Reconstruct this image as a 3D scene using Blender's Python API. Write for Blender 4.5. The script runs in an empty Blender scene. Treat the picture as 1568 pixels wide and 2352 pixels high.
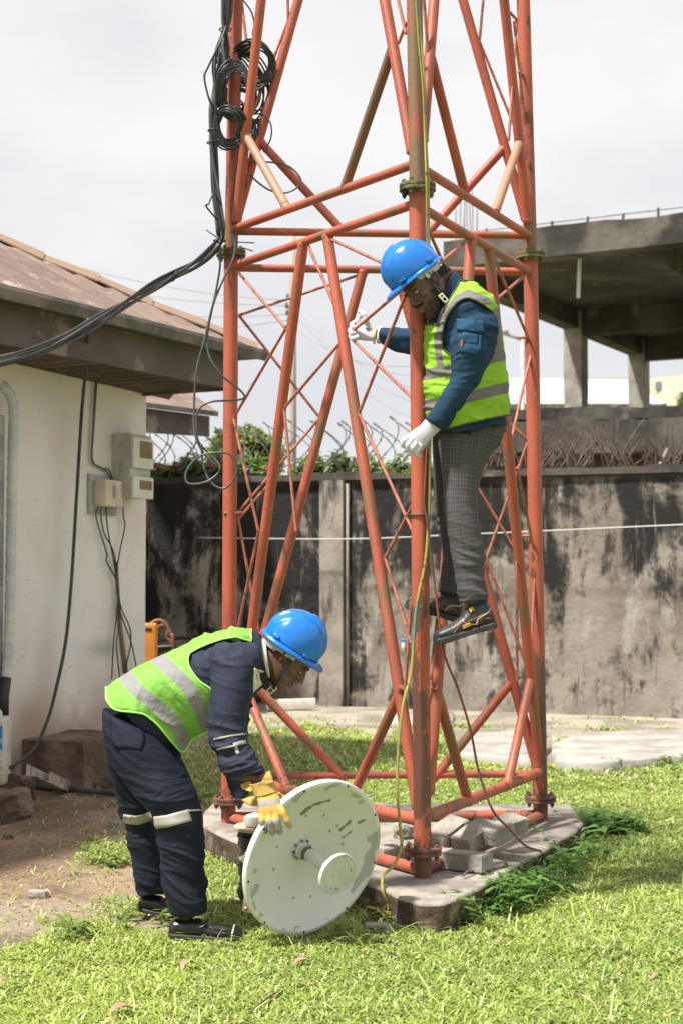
import bpy, math, random
import numpy as np
from mathutils import Vector, Matrix, noise as mn
random.seed(7); RNG = np.random.default_rng(11)
R = math.radians
S = bpy.context.scene
COL = S.collection
# ---------------------------------------------------------------- camera
FPX = 3400.0; TH = math.atan(124/3400); CZ = 1.51
cd = bpy.data.cameras.new('camera'); cam = bpy.data.objects.new('camera', cd); COL.objects.link(cam)
cd.sensor_fit = 'VERTICAL'; cd.sensor_height = 36; cd.lens = FPX/2352*36
cd.clip_start = .05; cd.clip_end = 3000
cam.location = (0, 0, CZ); cam.rotation_euler = (R(90)+TH, 0, 0)
cd.dof.use_dof = True; cd.dof.focus_distance = 6.5; cd.dof.aperture_fstop = 4.0
S.camera = cam
S.view_settings.view_transform = 'Standard'; S.view_settings.look = 'None'
S.view_settings.exposure = .97; S.view_settings.gamma = 1
# ---------------------------------------------------------------- world and sun
SUN_EL = R(61); SUN_DIR = Vector((-.86*math.cos(SUN_EL), -.51*math.cos(SUN_EL), math.sin(SUN_EL)))
w = bpy.data.worlds.new("World"); S.world = w; w.use_nodes = True
nt = w.node_tree; nt.nodes.clear(); N = nt.nodes.new; L = nt.links.new
wo = N('ShaderNodeOutputWorld'); bg1 = N('ShaderNodeBackground'); bg2 = N('ShaderNodeBackground'); mx = N('ShaderNodeMixShader')
sky = N('ShaderNodeTexSky'); sky.sky_type = 'NISHITA'; sky.sun_disc = False
sky.sun_elevation = SUN_EL; sky.sun_rotation = math.atan2(SUN_DIR.x, SUN_DIR.y)
L(sky.outputs[0], bg1.inputs[0]); bg1.inputs[1].default_value = .07
tc = N('ShaderNodeTexCoord'); mp = N('ShaderNodeMapping'); mp.inputs['Scale'].default_value = (1, 1, 2.2)
n1 = N('ShaderNodeTexNoise'); n1.inputs['Scale'].default_value = 2.6; n1.inputs['Detail'].default_value = 5; n1.inputs['Roughness'].default_value = .5
cr = N('ShaderNodeValToRGB'); e = cr.color_ramp.elements
e[0].position = .36; e[0].color = (.405, .406, .424, 1); e[1].position = .6; e[1].color = (.520, .507, .502, 1)
L(tc.outputs['Generated'], mp.inputs[0]); L(mp.outputs[0], n1.inputs['Vector']); L(n1.outputs[0], cr.inputs[0])
L(cr.outputs[0], bg2.inputs[0]); bg2.inputs[1].default_value = 1.0
mx.inputs[0].default_value = .93
L(bg1.outputs[0], mx.inputs[1]); L(bg2.outputs[0], mx.inputs[2]); L(mx.outputs[0], wo.inputs[0])
sl = bpy.data.lights.new('sun', 'SUN'); sl.energy = 4.1; sl.angle = R(4); sl.color = (1, .955, .88)
so = bpy.data.objects.new('sun', sl); COL.objects.link(so); so.rotation_euler = SUN_DIR.to_track_quat('Z', 'Y').to_euler()
so.location = (-4, -2, 9)

# ---------------------------------------------------------------- geometry of the view
CT, ST = math.cos(TH), math.sin(TH)
def P(u, v, Y):
    a = u-784; b = 1176-v
    dy = CT*FPX - ST*b; dz = ST*FPX + CT*b
    return Vector((a*Y/dy, Y, CZ+dz*Y/dy))
def proj(V):
    V = np.asarray(V, float); x = V[:, 0]; y = V[:, 1]; z = V[:, 2]-CZ
    f = y*CT+z*ST; b = -y*ST+z*CT
    return 784+FPX*x/f, 1176-FPX*b/f
def G(u, v, z=0.0):
    a = u-784; b = 1176-v
    dy = CT*FPX - ST*b; dz = ST*FPX + CT*b
    Y = (z-CZ)*dy/dz
    return Vector((a*Y/dy, Y, z))
def inpoly(u, v, poly):
    c = np.zeros(len(u), bool); n = len(poly)
    for i in range(n):
        x1, y1 = poly[i]; x2, y2 = poly[(i+1) % n]
        if y1 == y2: continue
        c ^= ((y1 > v) != (y2 > v)) & (u < (x2-x1)*(v-y1)/(y2-y1)+x1)
    return c
def dseg(u, v, pts):
    d = np.full(len(u), 1e9)
    for (x1, y1), (x2, y2) in zip(pts[:-1], pts[1:]):
        dx, dy = x2-x1, y2-y1; t = np.clip(((u-x1)*dx+(v-y1)*dy)/(dx*dx+dy*dy), 0, 1)
        d = np.minimum(d, np.hypot(u-x1-t*dx, v-y1-t*dy))
    return d
def _h(ix, iy, iz, s):
    n = (ix*374761393 + iy*668265263 + iz*2147483647 + s*974634777) & 0xffffffff
    n = ((n ^ (n >> 13))*1274126177) & 0xffffffff
    return ((n ^ (n >> 16)) & 0xffffff)/float(0xffffff)
def vn(x, y, z=0, s=0):
    x, y, z = np.broadcast_arrays(np.asarray(x, float), np.asarray(y, float), np.asarray(z, float))
    xi, yi, zi = [np.floor(q).astype(np.int64) for q in (x, y, z)]
    f = [q-np.floor(q) for q in (x, y, z)]; f = [q*q*(3-2*q) for q in f]; r = 0
    for i in (0, 1):
        for j in (0, 1):
            for k in (0, 1):
                r = r+_h(xi+i, yi+j, zi+k, s)*(f[0] if i else 1-f[0])*(f[1] if j else 1-f[1])*(f[2] if k else 1-f[2])
    return r
def fbm(x, y, z=0, s=0, o=4):
    r = 0; a = .5
    for i in range(o):
        r = r+a*vn(np.asarray(x)*2**i, np.asarray(y)*2**i, np.asarray(z)*2**i, s+i); a *= .5
    return r/(1-.5**o)

# ---------------------------------------------------------------- materials
def mat(name, c1, c2=None, sc=4, lo=.4, hi=.6, rough=.7, bump=0, bs=60, metal=0, c3=None, s3=8, lo3=.55, hi3=.62,
        vec=(1, 1, 1), vec3=None, coat=0, spec=.5, det=6, trans=0, bdet=4, rvar=0):
    m = bpy.data.materials.new(name); m.use_nodes = True; t = m.node_tree; b = t.nodes['Principled BSDF']; N = t.nodes.new; L = t.links.new
    b.inputs['Roughness'].default_value = rough; b.inputs['Metallic'].default_value = metal; b.inputs['Base Color'].default_value = (*c1, 1)
    b.inputs['Specular IOR Level'].default_value = spec
    b.inputs['Coat Weight'].default_value = coat; b.inputs['Coat Roughness'].default_value = .08
    tc = N('ShaderNodeTexCoord')
    def ns(scale, v=(1, 1, 1), d=det, ro=.6):
        mp = N('ShaderNodeMapping'); mp.inputs['Scale'].default_value = v; L(tc.outputs['Object'], mp.inputs[0])
        n = N('ShaderNodeTexNoise'); n.inputs['Scale'].default_value = scale; n.inputs['Detail'].default_value = d; n.inputs['Roughness'].default_value = ro
        L(mp.outputs[0], n.inputs['Vector']); return n
    def ramp(src, a, z):
        r = N('ShaderNodeMapRange'); r.inputs[1].default_value = a; r.inputs[2].default_value = z; r.interpolation_type = 'SMOOTHSTEP'; L(src, r.inputs[0]); return r.outputs[0]
    def mixc(f, A, B):
        q = N('ShaderNodeMix'); q.data_type = 'RGBA'; L(f, q.inputs[0])
        for i, X in ((6, A), (7, B)):
            if isinstance(X, tuple): q.inputs[i].default_value = (*X, 1)
            else: L(X, q.inputs[i])
        return q.outputs[2]
    cur = c1
    if c2: n = ns(sc, vec); cur = mixc(ramp(n.outputs[0], lo, hi), cur, c2)
    if c3: n = ns(s3, vec3 or vec); cur = mixc(ramp(n.outputs[0], lo3, hi3), cur, c3)
    if not isinstance(cur, tuple): L(cur, b.inputs['Base Color'])
    if bump:
        n = ns(bs, vec, bdet); bp = N('ShaderNodeBump'); bp.inputs['Strength'].default_value = 1; bp.inputs['Distance'].default_value = bump
        L(n.outputs[0], bp.inputs['Height']); L(bp.outputs[0], b.inputs['Normal'])
    if rvar:
        n = ns(sc*2+3, (1, 1, 1), 6); L(ramp2(t, n.outputs[0], rough-rvar, rough+rvar), b.inputs['Roughness'])
    if trans:
        o = t.nodes['Material Output']; tr = N('ShaderNodeBsdfTranslucent'); ms = N('ShaderNodeMixShader'); ms.inputs[0].default_value = trans
        if isinstance(cur, tuple): tr.inputs[0].default_value = (*cur, 1)
        else: L(cur, tr.inputs[0])
        L(b.outputs[0], ms.inputs[1]); L(tr.outputs[0], ms.inputs[2]); L(ms.outputs[0], o.inputs[0])
    m['cur'] = 0
    return m
def foot_stain(m, z0, z1, col, sc=2.5, k=.5, smudge=None):
    t = m.node_tree; b = t.nodes['Principled BSDF']; N = t.nodes.new; L = t.links.new; src = b.inputs['Base Color'].links[0].from_socket
    tc = N('ShaderNodeTexCoord'); sx = N('ShaderNodeSeparateXYZ'); L(tc.outputs['Object'], sx.inputs[0]); n = N('ShaderNodeTexNoise'); n.inputs['Scale'].default_value = sc; n.inputs['Detail'].default_value = 8; L(tc.outputs['Object'], n.inputs['Vector'])
    r = N('ShaderNodeMapRange'); L(sx.outputs[2], r.inputs[0]); r.inputs[1].default_value = z1; r.inputs[2].default_value = z0; a = N('ShaderNodeMath'); a.operation = 'ADD'; L(r.outputs[0], a.inputs[0]); L(n.outputs[0], a.inputs[1])
    q = N('ShaderNodeMapRange'); q.interpolation_type = 'SMOOTHSTEP'; L(a.outputs[0], q.inputs[0]); q.inputs[1].default_value = .75; q.inputs[2].default_value = 1.35; q.inputs[4].default_value = k
    x = N('ShaderNodeMix'); x.data_type = 'RGBA'; L(q.outputs[0], x.inputs[0]); L(src, x.inputs[6]); x.inputs[7].default_value = (*col, 1); out = x.outputs[2]
    for (c_, rad, col2, k2) in (smudge or []):
        vm = N('ShaderNodeVectorMath'); vm.operation = 'SUBTRACT'; L(tc.outputs['Object'], vm.inputs[0]); vm.inputs[1].default_value = c_; v2 = N('ShaderNodeVectorMath'); v2.operation = 'DIVIDE'; L(vm.outputs[0], v2.inputs[0]); v2.inputs[1].default_value = rad
        ln = N('ShaderNodeVectorMath'); ln.operation = 'LENGTH'; L(v2.outputs[0], ln.inputs[0]); ad = N('ShaderNodeMath'); ad.operation = 'ADD'; L(ln.outputs['Value'], ad.inputs[0]); L(n.outputs[0], ad.inputs[1]); g = N('ShaderNodeMapRange'); g.interpolation_type = 'SMOOTHSTEP'; L(ad.outputs[0], g.inputs[0]); g.inputs[1].default_value = 1.5; g.inputs[2].default_value = .4; g.inputs[3].default_value = 0; g.inputs[4].default_value = k2
        x = N('ShaderNodeMix'); x.data_type = 'RGBA'; L(g.outputs[0], x.inputs[0]); L(out, x.inputs[6]); x.inputs[7].default_value = (*col2, 1); out = x.outputs[2]
    L(out, b.inputs['Base Color'])
def ramp2(t, src, a, z):
    r = t.nodes.new('ShaderNodeMapRange'); r.inputs[1].default_value = .3; r.inputs[2].default_value = .7
    r.inputs[3].default_value = a; r.inputs[4].default_value = z; t.links.new(src, r.inputs[0]); return r.outputs[0]
def attrmat(name, layers, base, rough=.7, bump=0, bs=200, trans=0, n_amt=.0, spec=.5, vary=8):
    """base colour plus layers (attribute, threshold, soft, colour): colour where attribute < threshold; all real colours of the thing"""
    m = bpy.data.materials.new(name); m.use_nodes = True; t = m.node_tree; b = t.nodes['Principled BSDF']; N = t.nodes.new; L = t.links.new
    b.inputs['Roughness'].default_value = rough; b.inputs['Specular IOR Level'].default_value = spec
    cur = N('ShaderNodeRGB'); cur.outputs[0].default_value = (*base, 1); cur = cur.outputs[0]
    for at, th, sf, c in layers:
        a = N('ShaderNodeAttribute'); a.attribute_name = at
        r = N('ShaderNodeMapRange'); r.inputs[1].default_value = th-sf; r.inputs[2].default_value = th+sf; r.inputs[3].default_value = 1; r.inputs[4].default_value = 0; L(a.outputs['Fac'], r.inputs[0])
        q = N('ShaderNodeMix'); q.data_type = 'RGBA'; L(r.outputs[0], q.inputs[0]); L(cur, q.inputs[6]); q.inputs[7].default_value = (*c, 1); cur = q.outputs[2]
    if n_amt:
        tc = N('ShaderNodeTexCoord'); n = N('ShaderNodeTexNoise'); n.inputs['Scale'].default_value = vary; n.inputs['Detail'].default_value = 6; L(tc.outputs['Object'], n.inputs['Vector'])
        r = ramp2(t, n.outputs[0], 1-n_amt, 1+n_amt); h = N('ShaderNodeHueSaturation'); L(r, h.inputs['Value']); L(cur, h.inputs['Color']); cur = h.outputs[0]
    L(cur, b.inputs['Base Color'])
    if bump:
        tc = N('ShaderNodeTexCoord'); n = N('ShaderNodeTexNoise'); n.inputs['Scale'].default_value = bs; n.inputs['Detail'].default_value = 5; L(tc.outputs['Object'], n.inputs['Vector'])
        bp = N('ShaderNodeBump'); bp.inputs['Strength'].default_value = 1; bp.inputs['Distance'].default_value = bump; L(n.outputs[0], bp.inputs['Height']); L(bp.outputs[0], b.inputs['Normal'])
    if trans:
        o = t.nodes['Material Output']; tr = N('ShaderNodeBsdfTranslucent'); ms = N('ShaderNodeMixShader'); ms.inputs[0].default_value = trans
        L(cur, tr.inputs[0]); L(b.outputs[0], ms.inputs[1]); L(tr.outputs[0], ms.inputs[2]); L(ms.outputs[0], o.inputs[0])
    return m

# ---------------------------------------------------------------- object helpers
ORG = {}
def thing(name, label, cat, loc, group=None):
    o = bpy.data.objects.new(name, None); COL.objects.link(o); o.location = loc; o.empty_display_size = .1
    o['label'] = label; o['category'] = cat
    if group: o['group'] = group
    ORG[o] = Vector(loc); return o
def mk(name, V, F, m, parent=None, smooth=True, loc=None, label=None, cat=None, group=None, kind=None, edges=None):
    V = np.asarray(V, float).reshape(-1, 3)
    if parent is not None: org = ORG[parent]
    else: org = Vector(loc) if loc is not None else Vector((0, 0, 0))
    me = bpy.data.meshes.new(name)
    V = V-np.array(org)
    if isinstance(F, np.ndarray):
        nf, k = F.shape; me.vertices.add(len(V)); me.vertices.foreach_set('co', V.ravel())
        me.loops.add(nf*k); me.loops.foreach_set('vertex_index', F.ravel().astype(np.int32))
        me.polygons.add(nf); me.polygons.foreach_set('loop_start', np.arange(0, nf*k, k, dtype=np.int32))
        me.update(calc_edges=True)
    else:
        me.from_pydata(V.tolist(), [], [list(f) for f in F]); me.update()
    me.polygons.foreach_set('use_smooth', [smooth]*len(me.polygons))
    ms = m if isinstance(m, (list, tuple)) else [m]
    for q in ms: me.materials.append(q)
    o = bpy.data.objects.new(name, me); COL.objects.link(o)
    if parent is not None: o.parent = parent; ORG[o] = org
    else: o.location = org; ORG[o] = org
    if label: o['label'] = label
    if cat: o['category'] = cat
    if group: o['group'] = group
    if kind: o['kind'] = kind
    return o
def autosmooth(o, ang=35):
    me = o.data; me.update()
    try: me.set_sharp_from_angle(angle=R(ang))
    except Exception: pass
    return o
class MB:
    def __init__(s): s.V = []; s.F = []
    def add(s, V, F):
        n = len(s.V); s.V += [tuple(v) for v in V]; s.F += [tuple(i+n for i in f) for f in F]; return s
    def box(s, c, d, rot=None):
        hx, hy, hz = d[0]/2, d[1]/2, d[2]/2; M = rot or Matrix.Identity(3); c = Vector(c)
        V = [c+M@Vector((x*hx, y*hy, z*hz)) for z in (-1, 1) for y in (-1, 1) for x in (-1, 1)]
        return s.add(V, [(0, 2, 3, 1), (4, 5, 7, 6), (0, 1, 5, 4), (2, 6, 7, 3), (0, 4, 6, 2), (1, 3, 7, 5)])
    def rbox(s, c, d, r=.01, rot=None, seg=2):
        import bmesh
        bm = bmesh.new(); bmesh.ops.create_cube(bm, size=1)
        for v in bm.verts: v.co = Vector((v.co.x*d[0], v.co.y*d[1], v.co.z*d[2]))
        bmesh.ops.bevel(bm, geom=list(bm.edges), offset=r, segments=seg, affect='EDGES', profile=.6)
        M = rot or Matrix.Identity(3); c = Vector(c); bm.verts.ensure_lookup_table()
        V = [c+M@v.co for v in bm.verts]; F = [[v.index for v in f.verts] for f in bm.faces]; bm.free(); return s.add(V, F)
    def tube(s, pts, r, seg=8, closed=False, caps=True, rfun=None):
        pts = [Vector(p) for p in pts]; n = len(pts); rs = r if isinstance(r, (list, tuple)) else [r]*n
        T = []
        for i in range(n):
            a = pts[(i-1) % n] if (closed or i > 0) else pts[i]; b = pts[(i+1) % n] if (closed or i < n-1) else pts[i]
            T.append((b-a).normalized() if (b-a).length > 1e-9 else Vector((0, 0, 1)))
        up = Vector((0, 0, 1)) if abs(T[0].z) < .9 else Vector((0, 1, 0)); nn = (up-T[0]*up.dot(T[0])).normalized(); V = []
        for i in range(n):
            nn = nn-T[i]*nn.dot(T[i]); nn = nn.normalized() if nn.length > 1e-6 else Vector((1, 0, 0)); bb = T[i].cross(nn)
            for k in range(seg):
                a = 2*math.pi*k/seg; V.append(pts[i]+(nn*math.cos(a)+bb*math.sin(a))*rs[i])
        F = []
        for i in range(n if closed else n-1):
            j = (i+1) % n
            for k in range(seg): F.append((i*seg+k, i*seg+(k+1) % seg, j*seg+(k+1) % seg, j*seg+k))
        if caps and not closed: F.append(tuple(range(seg-1, -1, -1))); F.append(tuple((n-1)*seg+k for k in range(seg)))
        return s.add(V, F)
    def disc(s, c, ax, r, h, seg=32, bev=0):
        ax = Vector(ax).normalized(); c = Vector(c)
        if bev: return s.tube([c-ax*h/2, c-ax*(h/2-bev), c+ax*(h/2-bev), c+ax*h/2], [r-bev, r, r, r-bev], seg)
        return s.tube([c-ax*h/2, c+ax*h/2], r, seg)
    def lathe(s, c, ax, prof, seg=64, xdir=None):
        ax = Vector(ax).normalized(); c = Vector(c); x = Vector(xdir) if xdir else (Vector((0, 0, 1)) if abs(ax.z) < .9 else Vector((1, 0, 0)))
        x = (x-ax*x.dot(ax)).normalized(); y = ax.cross(x); V = []; F = []
        for (r, h) in prof:
            for k in range(seg): a = 2*math.pi*k/seg; V.append(c+ax*h+(x*math.cos(a)+y*math.sin(a))*r)
        for i in range(len(prof)-1):
            for k in range(seg): F.append((i*seg+k, i*seg+(k+1) % seg, (i+1)*seg+(k+1) % seg, (i+1)*seg+k))
        return s.add(V, F)
    def ell(s, c, r, rot=None, seg=20, rings=12):
        M = rot or Matrix.Identity(3); c = Vector(c); V = [c+M@Vector((0, 0, r[2]))]; F = []
        for i in range(1, rings):
            a = math.pi*i/rings
            for k in range(seg): b = 2*math.pi*k/seg; V.append(c+M@Vector((r[0]*math.sin(a)*math.cos(b), r[1]*math.sin(a)*math.sin(b), r[2]*math.cos(a))))
        V.append(c+M@Vector((0, 0, -r[2]))); e = len(V)-1
        for k in range(seg): F.append((0, 1+k, 1+(k+1) % seg)); F.append((e, e-seg+(k+1) % seg, e-seg+k))
        for i in range(rings-2):
            for k in range(seg): F.append((1+i*seg+k, 1+(i+1)*seg+k, 1+(i+1)*seg+(k+1) % seg, 1+i*seg+(k+1) % seg))
        return s.add(V, F)
    def obj(s, name, m, parent=None, sm=True, ang=None, **k):
        o = mk(name, s.V, s.F, m, parent, sm, **k)
        if ang: autosmooth(o, ang)
        return o
def spl(pts, n=8, closed=False):
    pts = [Vector(p) for p in pts]; out = []; m = len(pts)
    for i in range(m if closed else m-1):
        g = (lambda j: pts[j % m]) if closed else (lambda j: pts[max(0, min(m-1, j))])
        p0, p1, p2, p3 = g(i-1), g(i), g(i+1), g(i+2)
        for k in range(n):
            t = k/n; out.append(.5*((2*p1)+(p2-p0)*t+(2*p0-5*p1+4*p2-p3)*t*t+(3*p1-p0-3*p2+p3)*t**3))
    if not closed: out.append(pts[-1])
    return out
def ring_loft(st, n=6, seg=40, shrink=1.0, pw=2.0, caps=True, grow=0.0):
    """st: list of ((uL,vL),(uR,vR),Y,rb). elliptical sections whose edges lie on the given points"""
    keys = []
    for (a, b, Y, rb) in st:
        Ya, Yb = Y if isinstance(Y, tuple) else (Y, Y)
        A = P(*a, Ya); B = P(*b, Yb); c = (A+B)/2; keys.append((c, (A-B)/2, rb))
    C = spl([k[0] for k in keys], n); A = spl([k[1] for k in keys], n); rb = [v.x for v in spl([Vector((k[2], 0, 0)) for k in keys], n)]
    V = []; m = len(C)
    for i in range(m):
        a = A[i]*shrink; a = a*(1+grow/a.length); b = Vector((0, 1, 0)); b = (b-a*(b.dot(a)/a.length_squared)).normalized()*(rb[i]*shrink+grow)
        for k in range(seg):
            t = 2*math.pi*k/seg; cs, sn = math.cos(t), math.sin(t)
            V.append(C[i]+a*(math.copysign(abs(cs)**(2/pw), cs))+b*(math.copysign(abs(sn)**(2/pw), sn)))
    F = [(i*seg+k, i*seg+(k+1) % seg, (i+1)*seg+(k+1) % seg, (i+1)*seg+k) for i in range(m-1) for k in range(seg)]
    if caps:
        n0 = len(V); V.append(C[0]+(C[0]-C[1])*.3); V.append(C[-1]+(C[-1]-C[-2])*.3)
        F += [(n0, (k+1) % seg, k) for k in range(seg)]+[(n0+1, (m-1)*seg+k, (m-1)*seg+(k+1) % seg) for k in range(seg)]
    return V, F, m
def remesh(mb, vox, it=6, fac=.5):
    me = bpy.data.meshes.new('t'); me.from_pydata([tuple(v) for v in mb.V], [], mb.F); me.update()
    o = bpy.data.objects.new('t', me); COL.objects.link(o)
    r = o.modifiers.new('r', 'REMESH'); r.mode = 'VOXEL'; r.voxel_size = vox
    if it: s = o.modifiers.new('s', 'SMOOTH'); s.iterations = it; s.factor = fac
    dg = bpy.context.evaluated_depsgraph_get(); ev = o.evaluated_get(dg); m2 = bpy.data.meshes.new_from_object(ev)
    n = len(m2.vertices); V = np.zeros(n*3); m2.vertices.foreach_get('co', V); V = V.reshape(-1, 3)
    Nn = np.zeros(n*3); m2.vertex_normals.foreach_get('vector', Nn); Nn = Nn.reshape(-1, 3)
    F = [tuple(p.vertices) for p in m2.polygons]
    bpy.data.objects.remove(o); bpy.data.meshes.remove(me); bpy.data.meshes.remove(m2)
    return V, Nn, F
def setattr_f(o, name, vals):
    a = o.data.attributes.new(name, 'FLOAT', 'POINT'); a.data.foreach_set('value', np.asarray(vals, np.float32))
def folds(V, Nn, axis, amp=.006, f=16, seed=0, dens=None, cross=4.5):
    ax = np.array(axis, float); ax /= np.linalg.norm(ax); s = V@ax; q = V-np.outer(s, ax)
    wx = (vn(V[:, 0]*5, V[:, 1]*5, V[:, 2]*5, seed+9)-.5)*.12; s = s+wx
    n = vn(s*f+q[:, 0]*cross, q[:, 1]*cross+q[:, 0]*cross*.6, q[:, 2]*cross, seed); rd = 1-np.abs(2*n-1); rd = rd**2
    n2 = vn(s*f*2.1+5, q[:, 1]*cross*2, (q[:, 0]+q[:, 2])*cross*2, seed+3); rd2 = (1-np.abs(2*n2-1))**2
    m = vn(V[:, 0]*4, V[:, 1]*4, V[:, 2]*4, seed+5); m = np.clip((m-.25)*2, 0.15, 1)
    d = amp*(rd**1.5-.3+.45*(rd2**1.5-.3))*m
    if dens is not None: d = d*dens
    return V+Nn*d[:, None]
def text_part(name, s, size, org, xd, yd, m, parent, ext=.0005):
    cu = bpy.data.curves.new('t', 'FONT'); cu.body = s; cu.size = size; cu.extrude = ext; cu.align_x = 'CENTER'; cu.align_y = 'CENTER'
    o = bpy.data.objects.new('t', cu); COL.objects.link(o); dg = bpy.context.evaluated_depsgraph_get(); me = bpy.data.meshes.new_from_object(o.evaluated_get(dg))
    xd = Vector(xd).normalized(); yd = Vector(yd); yd = (yd-xd*yd.dot(xd)).normalized(); zd = xd.cross(yd)
    V = [Vector(org)+xd*v.co.x+yd*v.co.y+zd*v.co.z for v in me.vertices]; F = [tuple(p.vertices) for p in me.polygons]
    bpy.data.objects.remove(o); return mk(name, V, F, m, parent, False)
# ================================================================ SETTING
M = {}
M['plaster'] = mat('plaster', (.82, .775, .79), (.74, .68, .655), sc=1.1, lo=.4, hi=.62, rough=.95, bump=.006, bs=45, c3=(.42, .37, .31), s3=22, lo3=.64, hi3=.74, spec=.2)
M['fascia'] = mat('fascia', (.125, .10, .096), (.095, .077, .073), sc=2, rough=.75, bump=.002, bs=8, c3=(.23, .19, .17), s3=3)
M['gutter'] = mat('gutter', (.20, .17, .155), (.09, .085, .075), sc=4, lo=.4, hi=.6, rough=.6, c3=(.20, .20, .05), s3=7, lo3=.66, hi3=.7, bump=.003, bs=30)
M['roofing'] = mat('roofing', (.235, .165, .13), (.15, .105, .083), sc=2.2, lo=.38, hi=.62, rough=.75, c3=(.34, .28, .235), s3=5, lo3=.6, hi3=.68, bump=.004, bs=30)
M['ridge'] = mat('ridge', (.29, .19, .115), (.27, .19, .15), sc=3, lo=.4, hi=.6, rough=.8, bump=.004, bs=20)
M['soffit'] = mat('soffit', (.13, .095, .08), (.08, .06, .05), sc=3, rough=.85)
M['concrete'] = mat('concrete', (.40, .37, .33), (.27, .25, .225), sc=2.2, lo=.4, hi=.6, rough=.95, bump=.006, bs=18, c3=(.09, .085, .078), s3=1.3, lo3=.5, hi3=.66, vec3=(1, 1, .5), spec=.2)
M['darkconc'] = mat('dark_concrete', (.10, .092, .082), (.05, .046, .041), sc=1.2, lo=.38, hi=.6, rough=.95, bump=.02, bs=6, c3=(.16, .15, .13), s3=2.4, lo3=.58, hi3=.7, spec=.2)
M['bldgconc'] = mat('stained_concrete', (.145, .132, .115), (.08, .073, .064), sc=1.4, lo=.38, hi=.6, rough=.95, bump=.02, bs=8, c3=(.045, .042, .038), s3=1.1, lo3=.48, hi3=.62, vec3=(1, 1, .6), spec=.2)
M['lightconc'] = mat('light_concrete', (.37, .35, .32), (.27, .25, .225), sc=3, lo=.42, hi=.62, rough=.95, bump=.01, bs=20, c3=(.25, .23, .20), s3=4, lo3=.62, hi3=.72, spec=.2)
M['padconc'] = mat('pad_concrete', (.34, .305, .265), (.22, .195, .17), sc=5, lo=.42, hi=.6, rough=.95, bump=.012, bs=14, c3=(.17, .145, .115), s3=3.4, lo3=.54, hi3=.66, spec=.2)
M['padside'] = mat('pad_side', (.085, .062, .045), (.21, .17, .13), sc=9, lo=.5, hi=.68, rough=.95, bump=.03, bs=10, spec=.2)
M['block'] = mat('block_concrete', (.34, .32, .285), (.25, .23, .20), sc=7, lo=.42, hi=.62, rough=.95, bump=.01, bs=40, c3=(.22, .20, .165), s3=6, lo3=.6, hi3=.72, spec=.2)
M['stone'] = mat('stone', (.22, .165, .13), (.12, .088, .068), sc=3, lo=.4, hi=.6, rough=.95, bump=.02, bs=12, c3=(.10, .075, .06), s3=4, lo3=.56, hi3=.68, spec=.2)

# --- boundary wall material: grey render, black mould at the top and in blotches, pale patches
def wallmat():
    m = bpy.data.materials.new('mould_wall'); m.use_nodes = True; t = m.node_tree; b = t.nodes['Principled BSDF']; N = t.nodes.new; L = t.links.new
    b.inputs['Roughness'].default_value = .95; b.inputs['Specular IOR Level'].default_value = .2
    tc = N('ShaderNodeTexCoord'); sx = N('ShaderNodeSeparateXYZ'); L(tc.outputs['Object'], sx.inputs[0])
    def ns(s, v, d=7, ro=.62, dist=0):
        mp = N('ShaderNodeMapping'); mp.inputs['Scale'].default_value = v; L(tc.outputs['Object'], mp.inputs[0]); n = N('ShaderNodeTexNoise')
        n.inputs['Scale'].default_value = s; n.inputs['Detail'].default_value = d; n.inputs['Roughness'].default_value = ro; n.inputs['Distortion'].default_value = dist; L(mp.outputs[0], n.inputs['Vector']); return n.outputs[0]
    def ma(op, a, c):
        q = N('ShaderNodeMath'); q.operation = op
        for i, x in enumerate((a, c)):
            if isinstance(x, (int, float)): q.inputs[i].default_value = x
            else: L(x, q.inputs[i])
        return q.outputs[0]
    def rg(x, a, z, c=0, d=1):
        r = N('ShaderNodeMapRange'); r.interpolation_type = 'SMOOTHSTEP'; L(x, r.inputs[0])
        for i, q in enumerate((a, z, c, d)): r.inputs[i+1].default_value = q
        return r.outputs[0]
    def mx(f, A, B):
        q = N('ShaderNodeMix'); q.data_type = 'RGBA'; L(f, q.inputs[0])
        for i, X in ((6, A), (7, B)):
            if isinstance(X, tuple): q.inputs[i].default_value = (*X, 1)
            else: L(X, q.inputs[i])
        return q.outputs[2]
    z = sx.outputs[2]; x = sx.outputs[0]
    base = mx(rg(ns(1.3, (1, 1, 1)), .38, .62), (.205, .175, .145), (.30, .265, .225))
    base = mx(rg(ns(2.1, (1.6, 1.6, .5), dist=.5), .52, .66), base, (.35, .325, .285))
    zz = rg(z, 2.45, .25)                       # 0 at the top of the wall, 1 near its foot
    left = rg(x, -1.3, 1.6)
    n = ma('ADD', ns(1.7, (1, 1, .7), 9, .68, .35), ma('MULTIPLY', ns(5, (1.8, 1.8, .22), 6, .6), .30))
    n = ma('ADD', n, ma('MULTIPLY', ns(16, (1, 1, 1), 4), .09))
    th = ma('ADD', ma('ADD', ma('MULTIPLY', zz, .17), .032), ma('MULTIPLY', left, .062))
    k = ma('SUBTRACT', n, th)
    base = mx(rg(k, .48, .57), base, (.10, .09, .08))
    base = mx(rg(k, .53, .62), base, (.026, .025, .024))
    base = mx(rg(ns(7, (2.4, 2.4, .18), 4), .60, .70), base, (.16, .145, .125))
    top = rg(z, 2.36, 2.46); base = mx(top, base, (.075, .07, .062))
    L(base, b.inputs['Base Color'])
    bp = N('ShaderNodeBump'); bp.inputs['Distance'].default_value = .02; L(ns(9, (1, 1, 1)), bp.inputs['Height']); L(bp.outputs[0], b.inputs['Normal'])
    return m
M['wall'] = wallmat()

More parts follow.
